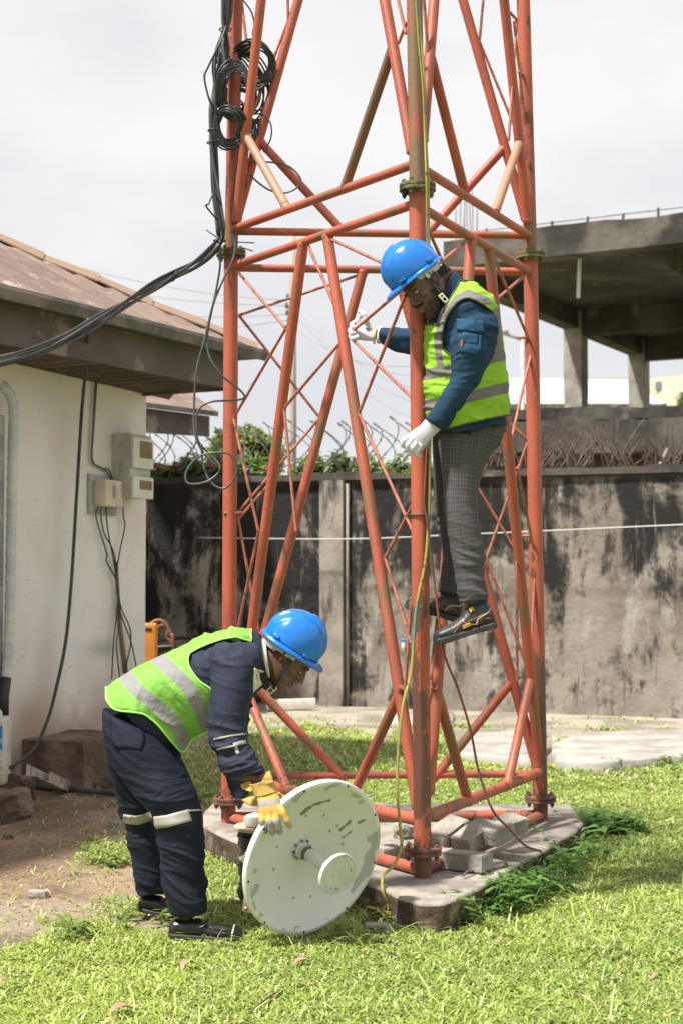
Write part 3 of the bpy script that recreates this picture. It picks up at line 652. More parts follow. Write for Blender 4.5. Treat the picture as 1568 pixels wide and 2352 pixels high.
M['iron'] = mat('rusty_iron', (.12, .085, .07), (.06, .05, .045), sc=10, rough=.8)
tb = MB(); tb.tube([SA+U1*.5+U2*.05+Vector((0, 0, ZT+.13)), SA+U1*12+U2*.05+Vector((0, 0, ZT+.13))], .012, 5); tb.obj('top_rail', M['winframe'], ub, False)
for i in range(22):
    p = SA+U1*(.6+i*.52)+U2*.05+Vector((0, 0, ZT-.02)); tb = MB(); tb.tube([p, p+Vector((.02*math.sin(i*5), 0, .17+.05*math.sin(i*3.1)))], .02, 5); tb.obj('rail_stub', M['iron'], ub, False)
for i in range(8):
    p = P(1046+i*6.5+(i % 3)*1.5, 548, 22.1+.12*(i % 2)); tb = MB(); tb.tube([p-Vector((0, 0, .1)), p+Vector((.03*math.sin(i), 0, .62+.12*math.sin(i*2.3)))], .011, 5); tb.obj('starter_bar', M['winframe'], ub, False)
tb = MB(); tb.tube([P(1330, 585, 21.6), P(1327, 684, 21.6)], .03, 6); M['whitepipe'] = mat('white_pipe', (.75, .75, .73), rough=.5); tb.obj('hanging_pipe', M['whitepipe'], ub, False)
# weathered parapet of a lower structure just beyond the wall
pr = thing('ruined_parapet', 'rough grey concrete parapet with dead vines just beyond the wall', 'wall', (4, 17, 0))
def ppx(u0, u1, Y0, Y1, vt0, vt1, vb0, vb1, dep, name, m, jag=.05):
    n = 60; V = []; F = []
    for i in range(n+1):
        t_ = i/n; Y = Y0+(Y1-Y0)*t_; a = P(u0+(u1-u0)*t_, vt0+(vt1-vt0)*t_, Y); c = P(u0+(u1-u0)*t_, vb0+(vb1-vb0)*t_, Y); j = (fbm(t_*14, 1, 0, 29)-.5)*jag; j2 = (fbm(t_*17, 8, 0, 30)-.5)*jag
        V += [Vector((a.x, a.y+j, a.z+j2)), Vector((a.x+.3, a.y+dep, a.z+j2)), Vector((c.x+.3, c.y+dep, c.z-j2)), Vector((c.x, c.y-j, c.z-j2))]
    for i in range(n):
        for k in range(4): F.append((i*4+k, i*4+(k+1) % 4, (i+1)*4+(k+1) % 4, (i+1)*4+k))
    F += [(0, 1, 2, 3), tuple(n*4+k for k in (3, 2, 1, 0))]
    return mk(name, V, F, m, pr, False)
ppx(1085, 1900, 18.6, 16.8, 941, 928, 967, 955, .8, 'parapet_cap', M['darkconc'], .05)
ppx(1088, 1900, 18.5, 16.7, 968, 956, 1040, 1038, .6, 'parapet_face', M['bldgconc'], .06)
ppx(1090, 1900, 18.8, 17.0, 1041, 1038, 1120, 1120, .4, 'parapet_base', M['stone'], .03)
# ---------------- far buildings
M['whiteroof'] = mat('white_roof', (.52, .52, .54), (.44, .44, .46), sc=.4, rough=.7); M['cream'] = mat('cream_wall', (.62, .53, .45), (.55, .47, .40), sc=.6, rough=.9); M['farwin'] = mat('far_window', (.16, .18, .22), rough=.3)
fb = thing('white_roofed_building', 'low far building with long white roof seen between the concrete columns', 'building', (8, 60, 0))
mk('roof', [P(1110, 928, 58), P(1525, 928, 58), P(1440, 872, 64), P(1160, 868, 64), P(1440, 928, 70), P(1160, 928, 70)], [(0, 1, 2, 3), (3, 2, 4, 5), (1, 4, 2), (0, 3, 5)], M['whiteroof'], fb, False)
a, c_ = P(1122, 930, 58.6), P(1515, 930, 58.6)
mk('wall', [(a.x, a.y, 0), (c_.x, c_.y, 0), (c_.x, c_.y, a.z), (a.x, a.y, a.z), (a.x, 69, 0), (c_.x, 69, 0), (c_.x, 69, a.z), (a.x, 69, a.z)], [(0, 1, 2, 3), (1, 5, 6, 2), (5, 4, 7, 6), (4, 0, 3, 7)], M['cream'], fb, False)
mk('eave_band', [P(1105, 927, 57.9), P(1530, 927, 57.9), P(1530, 936, 57.9), P(1105, 936, 57.9), P(1105, 927, 58.5), P(1530, 927, 58.5), P(1530, 936, 58.5), P(1105, 936, 58.5)], [(0, 1, 2, 3), (0, 4, 5, 1), (3, 2, 6, 7), (7, 6, 5, 4)], M['fascia'], fb, False)
for (a, c_) in ((1172, 1185), (1215, 1238), (1256, 1275), (1370, 1410), (1470, 1483), (1495, 1503)):
    mk('window', [P(a, 945, 58.55), P(c_, 945, 58.55), P(c_, 975, 58.55), P(a, 975, 58.55), P(a, 945, 58.7), P(c_, 945, 58.7), P(c_, 975, 58.7), P(a, 975, 58.7)], [(0, 1, 2, 3), (0, 4, 5, 1), (3, 2, 6, 7), (0, 3, 7, 4), (1, 5, 6, 2)], M['farwin'], fb, False)
cb = thing('cream_block', 'tall cream building with one small window at the right edge', 'building', (24, 90, 0))
a, c_, d_ = P(1478, 872, 90), P(1700, 845, 82), P(1478, 872, 100)
mk('wall', [(a.x, a.y, 0), (c_.x, c_.y, 0), (c_.x, c_.y, c_.z), (a.x, a.y, a.z), (a.x+2, a.y+14, 0), (c_.x+2, c_.y+14, 0), (c_.x+2, c_.y+14, c_.z), (a.x+2, a.y+14, a.z)], [(0, 1, 2, 3), (1, 5, 6, 2), (5, 4, 7, 6), (4, 0, 3, 7), (3, 2, 6, 7)], M['cream'], cb, False)
mk('window', [P(1504, 877, 88.7), P(1517, 876, 88.4), P(1517, 893, 88.4), P(1504, 893, 88.7), P(1504, 877, 89.5), P(1517, 876, 89.5), P(1517, 893, 89.5), P(1504, 893, 89.5)], [(0, 1, 2, 3), (0, 4, 5, 1), (3, 2, 6, 7), (0, 3, 7, 4), (1, 5, 6, 2)], M['farwin'], cb, False)
fl = thing('white_far_building', 'pale far building low on the horizon between white roof and cream block', 'building', (15, 100, 0))
a, c_ = P(1290, 868, 96), P(1480, 866, 96)
mk('wall', [(a.x, 96, 0), (c_.x, 96, 0), (c_.x, 96, c_.z), (a.x, 96, c_.z), (a.x, 104, 0), (c_.x, 104, 0), (c_.x, 104, c_.z), (a.x, 104, c_.z)], [(0, 1, 2, 3), (1, 5, 6, 2), (5, 4, 7, 6), (4, 0, 3, 7), (3, 2, 6, 7)], M['cream'], fl, False)
# ---------------- poles
M['polec'] = mat('pole_concrete', (.36, .34, .31), (.24, .225, .20), sc=2, rough=.9, vec=(1, 1, .2))
up = thing('utility_pole', 'grey concrete utility pole with insulators behind the tower', 'pole', (P(675, 1300, 24).x, 24, 0))
a = P(672, 540, 24); tb = MB(); tb.tube([Vector((a.x, 24, -.2)), Vector((a.x, 24, a.z))], [.085, .055], 16); tb.obj('pole', M['polec'], up)
for (u_, v_) in ((661, 686), (659, 706), (660, 722), (663, 738)):
    tb = MB(); c_ = P(u_, v_, 23.9); [tb.disc(c_+Vector((0, 0, k*.03)), (0, 0, 1), .035-.006*k, .018, 12) for k in range(3)]; tb.tube([c_, P(672, v_+4, 23.95)], .012, 5); tb.obj('insulator', M['iron'], up, False)
lp = thing('lamp_post', 'thin far street lamp post with a long arm right of the climber', 'street lamp', (P(1199, 1300, 45).x, 45, 0))
tb = MB(); a = P(1199, 780, 45); tb.tube([Vector((a.x, 45, 0)), a], .07, 8); tb.tube([a, P(1145, 763, 45)], .05, 8); tb.obj('post', M['winframe'], lp)
tb = MB(); tb.rbox(P(1140, 762, 45), (.7, .25, .12), .04); tb.obj('lamp_head', M['winframe'], lp)
M['wire'] = mat('overhead_wire', (.25, .25, .26), rough=.6)
def owire(p, q, sag, r, name='overhead_wire', label=None, grp='thin overhead wires across the sky'):
    pts = [p.lerp(q, i/16)-Vector((0, 0, sag*4*(i/16)*(1-i/16))) for i in range(17)]; tb = MB(); tb.tube(pts, r, 4)
    return tb.obj(name, M['wire'], None, loc=p, label=label, cat='wire', group=grp)
for i, (v0, v1, v2) in enumerate(((548, 690, 0), (562, 702, 0), (600, 722, 0), (640, 736, 0))):
    owire(P(-150, v0-60+i*40, 30), P(660, v1, 24), .35, .006, label=('topmost', 'second', 'third', 'lowest')[i]+' faint overhead wire running from the left roof to the utility pole')
for i, (u1, v1) in enumerate(((1010, 905), (1010, 940), (1010, 865), (1010, 980), (1010, 830))):
    owire(P(664, 690+i*13, 24), P(u1, v1, 19), .3, .005, label=('topmost', 'second', 'third', 'fourth', 'lowest')[i]+' faint wire at the pole insulators, falling right behind the front leg', grp='thin wires falling to the right of the pole')
# ---------------- razor wire on the wall
M['razor'] = mat('razor_wire', (.20, .20, .205), rough=.5, metal=.6)
rz = MB(); s0 = wall_s(325, 1100); s1_ = wall_s(965, 1100)
for (ph, rr, pit) in ((0, .28, .30), (2.6, .25, .37)):
    pts = []
    k = int((s1_-s0)/pit*26)
    for i in range(k):
        s = s0+(s1_-s0)*i/k; a = 2*math.pi*i/26+ph; p = WA+WD*(s+.12*math.sin(a*2+1))-WN*.12; pts.append(p+WN*math.cos(a)*rr*.6+Vector((0, 0, 2.83+math.sin(a)*rr+.03*math.sin(i*.05))))
    rz.tube(pts, .0062, 4)
    for i in range(0, k-1, 2):
        d = (pts[i+1]-pts[i]).normalized(); p = pts[i]; o_ = d.orthogonal().normalized(); rz.add([p-d*.020-o_*.013, p+o_*.005, p+d*.020-o_*.013, p-d*.022+o_*.013, p+d*.022+o_*.013], [(0, 1, 2), (3, 1, 4)])
rz.obj('razor_wire_coil', M['razor'], None, False, loc=WA.lerp(WB, .3)+Vector((0, 0, 2.6)), label='coiled razor wire along the top of the mouldy wall', cat='razor wire')
for (u0, v0, u1, v1, lb) in ((787, 1090, 765, 1040, 'dark leaning iron spike on the wall top above the pilaster'), (798, 1090, 815, 1050, 'short rusty post leaning right on the wall top'), (1525, 1065, 1492, 1008, 'dark iron post leaning left on the right end of the wall'), (1515, 1068, 1532, 1030, 'pale iron post leaning right on the right end of the wall')):
    a = onwall(u0, v0, -.1); tb = MB(); tb.tube([a, P(u1, v1, a.y)], .022, 6); tb.obj('iron_post', M['iron'] if u0 != 1515 else M['block'], None, False, loc=a, label=lb, cat='post', group='iron posts on the wall top')
# string line across the wall
a, c_ = onwall(455, 1235, .3), onwall(1568, 1205, .3); d_ = onwall(795, 1238, .28)
tb = MB(); tb.tube(spl([a, d_, onwall(1100, 1226, .3), c_, c_+(c_-d_)*.4], 6), .007, 5); M['rope'] = mat('rope', (.55, .54, .52), rough=.9)
tb.obj('rope_line', M['rope'], None, loc=a, label='thin pale rope stretched across the front of the mouldy wall', cat='rope')

# ---------------- leaves, tree, plants
def leafcloud(centers, rad, per, size, seed, flat=.5, asp=.45, droop=.2):
    r = np.random.default_rng(seed); n = len(centers)*per
    C = np.repeat(np.asarray(centers, float), per, 0); rr = np.repeat(np.broadcast_to(np.asarray(rad, float), (len(centers),)), per)
    d = r.normal(size=(n, 3)); d /= np.linalg.norm(d, axis=1)[:, None]; p = C+d*(rr*(.35+.65*r.random(n)**.5))[:, None]
    a = r.random(n)*2*np.pi; t = np.stack([np.cos(a), np.sin(a), (r.random(n)-.5)*1.2-droop], 1); t /= np.linalg.norm(t, axis=1)[:, None]
    up = np.stack([(r.random(n)-.5)*flat*2, (r.random(n)-.5)*flat*2, np.ones(n)], 1); s = np.cross(t, up); s /= np.linalg.norm(s, axis=1)[:, None]; nn = np.cross(s, t)
    L_ = (size*(.6+.8*r.random(n)))[:, None]; W = L_*asp*.5
    V = np.stack([p, p+t*L_*.35+s*W+nn*L_*.04, p+t*L_*.75+s*W*.75+nn*L_*.01, p+t*L_-nn*L_*.06, p+t*L_*.75-s*W*.75+nn*L_*.01, p+t*L_*.35-s*W+nn*L_*.04], 1).reshape(-1, 3)
    b0 = (np.arange(n)*6)[:, None]; F = np.concatenate([b0+np.array([[0, 1, 2, 3]]), b0+np.array([[0, 3, 4, 5]])], 0)
    return V, F, n, r
def leafobj(name, V, F, cols, per, parent=None, **k):
    o = mk(name, V, F, M['grass'], parent, False, **k); tint(o, cols, per); return o
def cols(r, n, A, B, jit=.35): q = r.random((n, 1)); return (np.array([A])*q+np.array([B])*(1-q))*(1-jit+2*jit*r.random((n, 1)))
M['bark'] = mat('bark', (.16, .12, .09), (.09, .07, .055), sc=8, rough=.95, bump=.01, bs=20)
M['vine'] = mat('dead_vine', (.14, .10, .085), (.075, .055, .045), sc=6, rough=.9)
def tree(name, label, c, h, crad, crown, size, per, seed, A, B):
    o = thing(name, label, 'tree', (c.x, c.y, 0)); tb = MB(); tb.tube([Vector((c.x, c.y, 0)), Vector((c.x+.1, c.y, h*.5)), Vector((c.x, c.y, h*.9))], [.12, .09, .05], 8)
    for q in crown[::2]: tb.tube([Vector((c.x, c.y, h*.5)), Vector(q)], [.05, .015], 5)
    tb.obj('trunk', M['bark'], o); V, F, n, r = leafcloud(crown, crad, per, size, seed); leafobj('crown', V, F, cols(r, n, A, B), 6, o)
rr = random.Random(5)
cr_ = [P(565+rr.uniform(-62, 50), 1075-abs(rr.gauss(0, 1))*0-rr.uniform(0, 72), 24+rr.uniform(-1, 1)) for _ in range(60)]
cr_ = [q for q in cr_ if ((784+3400*q.x/q.y-560)/62)**2+(((1300-3400*(q.z-CZ)/q.y)-1075)/78)**2 < 1]
tree('leafy_tree', 'round bright green tree beyond the wall behind the left tower leg', P(560, 1090, 24), 3, .26, cr_, .13, 260, 5, (.10, .20, .04), (.26, .28, .06))
tree('small_tree', 'small dark green tree cut off by the right edge', P(1566, 905, 60), 6.5, .45, [P(1590+rr.uniform(-14, 30), 912+rr.uniform(-18, 22), 60+rr.uniform(-1, 1)) for _ in range(12)], .2, 200, 6, (.06, .13, .03), (.2, .28, .08))
# creepers along the wall top, one plant per clump
for i, (u0, u1, hh, fl_) in enumerate(((350, 400, 22, 2), (400, 450, 34, 2), (450, 500, 42, 3), (500, 560, 52, 0), (560, 620, 45, 1), (690, 740, 40, 1), (720, 790, 46, 0), (790, 850, 38, 0), (850, 930, 34, 0), (930, 985, 20, 0))):
    C_ = [];
    for k in range(16): u_ = rr.uniform(u0, u1); v_ = 1092-rr.uniform(0, hh)*(.6+.4*math.sin(u_*.09)); a = onwall(u_, v_, -.35-rr.random()*.3); C_.append(a)
    base = onwall((u0+u1)/2, 1092, -.45)
    pos = ('far left', 'second from the left', 'third', 'left of the left tower leg', 'right of the left tower leg', 'left of the utility pole', 'between pole and pilaster', 'above the pilaster', 'left of the front leg', 'behind the front leg')[i]
    o = thing('creeper', 'green flowering creeper on the wall top, '+pos, 'plant', (base.x, base.y, base.z-.1), 'creepers along the wall top')
    V, F, n, r = leafcloud(C_, .10, 55, .085, 50+i); leafobj('foliage', V, F, cols(r, n, (.16, .30, .05), (.30, .40, .10)), 6, o)
    tb = MB()
    for q in C_[::3]: tb.tube([Vector((q.x, q.y, 2.45)), q+Vector((.05, 0, .05))], .006, 4)
    tb.obj('stem', M['vine'], o)
    if fl_:
        M.setdefault('redfl', mat('red_petal', (.50, .12, .09), rough=.6))
        for k in range(fl_):
            q = onwall(rr.uniform(u0, u1), 1088-rr.uniform(6, hh*.9), -.12); tb = MB()
            for z_ in range(5): a = z_*1.257; tb.ell(q+Vector((math.cos(a)*.022, 0, math.sin(a)*.016)), (.016, .01, .016), seg=6, rings=4)
            tb.obj('flower', M['redfl'], o)
# dead vines right
dv = MB()
for k in range(150):
    u_ = rr.uniform(1100, 1580); a = onwall(u_, 1072, -.15-rr.random()*.4); L_ = rr.uniform(20, 110) if k % 4 else rr.uniform(60, 140); t_ = rr.uniform(-.7, .7)
    pts = [a]
    for j in range(5): q = P(u_+t_*L_*(j+1)/5+rr.uniform(-5, 5), 1070-L_*(j+1)/5*.9, a.y); pts.append(q)
    dv.tube(pts, [rr.uniform(.006, .012)]*2+[.007]*2+[.004]*2, 4)
dv.obj('dead_vines', M['vine'], None, False, loc=onwall(1380, 1072), kind='stuff', label='tangle of dry brown vines on top of the wall at right', cat='vines')
# ================================================================ TOWER
M['red'] = mat('red_paint', (.52, .125, .068), (.40, .095, .052), sc=5, lo=.42, hi=.62, rough=.42, bump=.0012, bs=70, c3=(.30, .085, .045), s3=9, lo3=.60, hi3=.70, vec=(1, 1, .35))
def legmat(name, rust, moss=None, z0=0, z1=1, rz=None):
    """red paint with rust streaks, growing mossy or rusty where the real leg is"""
    m = bpy.data.materials.new(name); m.use_nodes = True; t = m.node_tree; b = t.nodes['Principled BSDF']; N = t.nodes.new; L = t.links.new
    b.inputs['Roughness'].default_value = .5
    g = N('ShaderNodeNewGeometry'); sx = N('ShaderNodeSeparateXYZ'); L(g.outputs['Position'], sx.inputs[0])
    def ns(s, v, d=7):
        mp = N('ShaderNodeMapping'); mp.inputs['Scale'].default_value = v; L(g.outputs['Position'], mp.inputs[0]); n = N('ShaderNodeTexNoise'); n.inputs['Scale'].default_value = s; n.inputs['Detail'].default_value = d; n.inputs['Roughness'].default_value = .65; L(mp.outputs[0], n.inputs['Vector']); return n.outputs[0]
    def rg(x, a, z, c=0, d=1):
        r = N('ShaderNodeMapRange'); r.interpolation_type = 'SMOOTHSTEP'; L(x, r.inputs[0])
        for i, q in enumerate((a, z, c, d)): r.inputs[i+1].default_value = q
        return r.outputs[0]
    def ad(a, c, op='ADD'):
        q = N('ShaderNodeMath'); q.operation = op
        for i, x in enumerate((a, c)):
            if isinstance(x, (int, float)): q.inputs[i].default_value = x
            else: L(x, q.inputs[i])
        return q.outputs[0]
    def mx(f, A, B):
        q = N('ShaderNodeMix'); q.data_type = 'RGBA'; L(f, q.inputs[0])
        for i, X in ((6, A), (7, B)):
            if isinstance(X, tuple): q.inputs[i].default_value = (*X, 1)
            else: L(X, q.inputs[i])
        return q.outputs[2]
    c = mx(rg(ns(3, (1, 1, .4)), .4, .62), (.44, .105, .056), (.32, .075, .042))
    k = ns(13, (1, 1, .4), 9)
    if rz is not None: k = ad(k, rg(sx.outputs[2], rz[0], rz[1], 0, rust))
    c = mx(rg(ns(5, (1, 1, .5), 8), .48, .68), c, (.31, .085, .05)); c = mx(rg(k, .66, .72), c, (.13, .055, .036)); c = mx(rg(ns(30, (1, 1, .8)), .66, .7), c, (.52, .22, .13))
    if moss: k2 = ad(ns(7, (1, 1, .5), 8), rg(sx.outputs[2], z0, z1, 0, moss)); c = mx(rg(k2, .62, .80), c, (.19, .115, .058)); c = mx(rg(ad(k2, ns(20, (1, 1, .6)), 'MULTIPLY'), .50, .58), c, (.14, .15, .055))
    L(c, b.inputs['Base Color']); c = mx(rg(ns(48, (1, 1, .6)), .66, .69), c, (.11, .05, .034)); c = mx(rg(ns(2.2, (1, 1, .7)), .50, .70), c, (.50, .19, .125)) if not moss else c; bp = N('ShaderNodeBump'); bp.inputs['Distance'].default_value = .0016; L(ns(60, (1, 1, 1), 4), bp.inputs['Height']); L(bp.outputs[0], b.inputs['Normal'])
    return m
M['legF'] = legmat('red_leg_paint', .27, None, rz=(2.2, .3))
M['legF2'] = legmat('mossy_leg_paint', .1, .34, 5.2, 3.1, rz=(9, 8))
M['legL'] = legmat('red_leg_paint', .1, None, rz=(.7, .2))
M['legU'] = legmat('upper_leg_paint', .1, .32, 3.75, 3.2, rz=(9, 8))
M['diag'] = legmat('brace_paint', .13, .15, 4.0, 3.2, rz=(1.2, .2))
M['rebar'] = mat('rebar_paint', (.46, .15, .09), (.30, .11, .075), sc=20, rough=.6, c3=(.14, .07, .05), s3=30, lo3=.56, hi3=.64)
M['flange'] = mat('rusty_flange', (.20, .085, .055), (.10, .055, .04), sc=14, lo=.4, hi=.6, rough=.85, bump=.004, bs=30, c3=(.34, .10, .06), s3=11, lo3=.58, hi3=.66)
M['mossfl'] = mat('mossy_flange', (.11, .10, .05), (.17, .15, .07), sc=22, lo=.4, hi=.6, rough=.95, bump=.006, bs=35, c3=(.05, .04, .03), s3=14, lo3=.5, hi3=.62)
TW = thing('lattice_tower', 'tall red painted tubular steel lattice tower on a concrete pad', 'tower', (.3, 7.5, PADZ))
LEG = {'F': [(970, 2005), (958, 430), (950, -60)], 'L': [(525, 1893), (531, 580), (544, -60)], 'R': [(1241, 1890), (1217, 580), (1199, -60)]}
LY = {'F': (6.6, 6.6, 6.63), 'L': (8.0, 8.0, 7.97), 'R': (8.06, 8.06, 8.03)}
def legpt(k, v):
    (u0, v0), (u1, v1), (u2, v2) = LEG[k]
    if v > v1: t_ = (v-v1)/(v0-v1); return P(u1+(u0-u1)*t_, v, LY[k][1])
    t_ = (v-v1)/(v2-v1); return P(u1+(u2-u1)*t_, v, LY[k][1]+(LY[k][2]-LY[k][1])*t_)
def face(k, u, v, out=0):
    A = legpt(k[0], v); B = legpt(k[1], v); d = (B-A); n = Vector((d.y, -d.x, 0)).normalized(); A = A+n*out
    q = P(u, v, 5); e = Vector((q.x, q.y, 0)); s = A.xy.dot(n.xy)/e.xy.dot(n.xy); return P(u, v, 5*s)
def lump(mb, p, r): mb.ell(p, (r*1.05, r*1.05, r*.7), seg=12, rings=8)
def strut(name, a, b, r, m, lumps=True, seg=18, lab=None):
    mb = MB(); n = max(2, int((b-a).length/.3)); d_ = (b-a).normalized(); ex = .035 if name == 'knee_brace' else .012; a = a-d_*ex; b = b+d_*ex; mb.tube([a.lerp(b, i/n) for i in range(n+1)], r, seg)
    o = mb.obj(name, m, TW, ang=50)
    if lumps:
        d = (b-a).normalized(); wb = MB()
        for e_, s in ((a, 1), (b, -1)): wb = MB(); c = e_+d*s*(ex+.0); wb.ell(c, (r*1.08, r*1.08, r*.9), d.to_track_quat('Z', 'Y').to_matrix(), 14, 8); V_ = [Vector(q)+mn.noise_vector(Vector(q)*60)*.004 for q in wb.V]; wb.V = [tuple(q) for q in V_]; wb.obj('weld', m, o)
    if lab: o['label'] = lab
    return o
for k, m0, m1 in (('F', 'legF', 'legF2'), ('L', 'legL', 'legU'), ('R', 'legF', 'legU')):
    (u0, v0), (u1, v1), (u2, v2) = LEG[k]; r0 = .039
    mb = MB(); a = legpt(k, v0); a.z = PADZ-.03; b = legpt(k, v1); mb.tube([a.lerp(b, i/12) for i in range(13)], r0, 32); mb.obj('leg', M[m0], TW, ang=50, **({'label': 'rusty front leg tube'} if k == 'F' else {}))
    mb = MB(); c = legpt(k, v2); mb.tube([b.lerp(c, i/8) for i in range(9)], r0*(.93 if k == 'F' else .95), 32); mb.obj('leg', M[m1], TW, ang=50, **({'label': 'mossy brown upper leg tube'} if k == 'F' else {}))
    for zc, ms_, rr_ in ((3.21, 'mossfl', .082), (.252, 'flange', .085)):
        ax_ = (legpt(k, v1)-legpt(k, v0)).normalized(); p = a.lerp(b, (zc-a.z)/(b.z-a.z)); mb = MB()
        if k != 'F': rr_ *= .98
        for dz in (-.0095, .0095): mb.tube([p+ax_*(dz-.0085), p+ax_*(dz-.006), p+ax_*(dz+.006), p+ax_*(dz+.0085)], [rr_-.003, rr_, rr_, rr_-.003], 40)
        fo = mb.obj('flange', M[ms_], TW, ang=40)
        for i in range(8):
            an = i*math.pi/4+.3; q = p+Vector((math.cos(an), math.sin(an), 0))*rr_*.80; mb = MB()
            mb.tube([q-ax_*.042, q+ax_*.034], .0055, 8); mb.tube([q-ax_*.034, q-ax_*.019], .0115, 6); mb.tube([q+ax_*.019, q+ax_*.029], .0115, 6); mb.obj('bolt', M[ms_], fo, False)
rH, rD, rK = .0215, .0275, .024
H = [('LF', (534, 528), (945, 374)), ('LF', (536, 613), (950, 466)), ('FR', (970, 380), (1219, 543)), ('FR', (970, 472), (1222, 626)), ('LR', (536, 531), (1219, 541)), ('LR', (534, 615), (1222, 624)),
     ('LR', (522, 1783), (1240, 1777)), ('LF', (522, 1782), (968, 1886)), ('FR', (970, 1880), (1240, 1773))]
for i, (k, a, b) in enumerate(H):
    A, B = legpt(k[0], a[1]), legpt(k[1], b[1]); strut('ring_tube', A, B, rH if i < 6 else (.021 if i == 6 else .027), M['diag'], False)
for k, a, b in (('LF', (525, 1888), (968, 1998)), ('FR', (972, 1998), (1240, 1882)), ('LR', (527, 1888), (1240, 1880))):
    A, B = legpt(k[0], a[1]), legpt(k[1], b[1]); A.z = B.z = PADZ+.03; strut('base_tube', A, B, .026, M['diag'], False)
D = [('LF', (696, 563), (532, 1800), rD), ('LF', (752, 546), (958, 1850), rD), ('FR', (1081, 553), (984, 1815), rD), ('FR', (1121, 571), (1237, 1755), rD), ('LR', (832, 627), (524, 1765), rD), ('LR', (912, 625), (1232, 1760), rD),
     ('LF', (543, 505), (607, -60), .026), ('LF', (872, -60), (945, 345), .026), ('LR', (545, 500), (702, -60), .026), ('LR', (1045, -60), (1205, 500), .026), ('FR', (1001, -60), (970, 320), .026), ('FR', (1150, -60), (1210, 505), .026)]
for i, (k, a, b, r) in enumerate(D):
    A, B = face(k, *a), face(k, *b); strut('diagonal_brace', A, B, r, M['diag'] if i < 6 else M['legL'])
K = [('LF', (572, 1600), (657, 1806)), ('LR', (580, 1570), (783, 1781)), ('LF', (918, 1590), (812, 1822)), ('LR', (1178, 1562), (1002, 1780)), ('FR', (1003, 1590), (1072, 1833)), ('FR', (1217, 1560), (1166, 1797)),
     ('LF', (562, 305), (655, 470)), ('LR', (602, 330), (777, 520)), ('LF', (894, 130), (797, 415)), ('LR', (1152, 345), (985, 530)), ('FR', (993, 150), (1062, 425)), ('FR', (1194, 320), (1139, 478))]
M['moss'] = mat('mossy_brace', (.16, .10, .055), (.20, .09, .055), sc=9, lo=.4, hi=.62, rough=.7, c3=(.10, .10, .05), s3=12, lo3=.5, hi3=.65, bump=.002, bs=50)
M['pale'] = mat('faded_brace', (.42, .19, .12), (.36, .21, .13), sc=6, lo=.4, hi=.6, rough=.55, c3=(.42, .12, .07), s3=7, lo3=.58, hi3=.68, bump=.002, bs=50)
for i, (k, a, b) in enumerate(K):
    A, B = face(k, *a), face(k, *b); strut('knee_brace', A, B, rK if i < 6 else .0235, M['moss'] if i == 8 else M['pale'] if i in (6, 11) else M['diag'], lab={8: 'brown mossy brace', 6: 'faded pale brace'}.get(i))
RB = [('LF', (545, 622), (668, 768)), ('LF', (668, 735), (536, 962)), ('LF', (537, 962), (594, 1222)), ('LF', (594, 1222), (543, 1462)), ('LR', (549, 724), (735, 960)), ('LR', (549, 724), (832, 629)), ('LR', (735, 959), (545, 1179)),
      ('LR', (545, 1179), (600, 1475)), ('LF', (780, 788), (652, 938)), ('LF', (649, 900), (680, 1222)), ('LF', (706, 560), (768, 702)), ('LF', (755, 547), (945, 635)), ('LF', (945, 646), (802, 767)), ('LF', (802, 772), (945, 913)),
      ('LF', (934, 668), (824, 950)), ('LF', (824, 950), (948, 1222)), ('LF', (948, 1158), (884, 1282)), ('LF', (884, 1282), (945, 1480)), ('LF', (945, 1372), (929, 1592)), ('LR', (680, 1225), (596, 1470)),
      ('FR', (984, 530), (1020, 612)), ('FR', (1071, 553), (975, 632)), ('FR', (1128, 580), (1215, 783)), ('FR', (1207, 630), (1141, 686)), ('FR', (1222, 797), (1174, 1005)), ('LR', (1170, 972), (1212, 1012)), ('LR', (1212, 1012), (1116, 1283)),
      ('LR', (1080, 1092), (1215, 1318)), ('LR', (1116, 1283), (1214, 1545)), ('FR', (1186, 1074), (1228, 1275)), ('FR', (1185, 1290), (1187, 1565)), ('FR', (1229, 1272), (1216, 1560)), ('FR', (1004, 1420), (988, 1560)), ('LR', (628, 1100), (545, 1195)),
      ('LR', (660, -60), (662, 48)), ('LR', (662, 47), (572, 282)), ('LF', (548, -60), (566, 92)), ('LF', (900, -60), (932, 78)), ('LF', (934, 50), (914, 100)), ('FR', (968, -60), (982, 122)), ('LR', (1114, -60), (1100, 95)), ('LR', (1100, 95), (1186, 305)),
      ('FR', (1186, 40), (1167, 322)), ('FR', (1179, 48), (1208, 318)), ('FR', (1190, 164), (1205, 179)), ('FR', (1170, 28), (1186, 46))]
for k, a, b in RB:
    A, B = face(k, *a), face(k, *b); L_ = (B-A).length; n = max(4, int(L_/.007)); mb = MB(); pts = [A.lerp(B, i/n) for i in range(n+1)]
    mb.tube(pts, [.0068 if i % 2 else .0088 for i in range(n+1)], 8); mb.obj('rebar_lacing', M['rebar'], TW)
for (k, v) in (('R', 777), ('R', 1232), ('R', 1420), ('L', 1179)):
    A = legpt(k, v); mb = MB(); mb.tube([A+Vector((-.03, -.035, 0)), A+Vector((-.075 if k == 'R' else .07, -.01, .002))], .008, 8); mb.obj('lug', M['rebar'], TW)

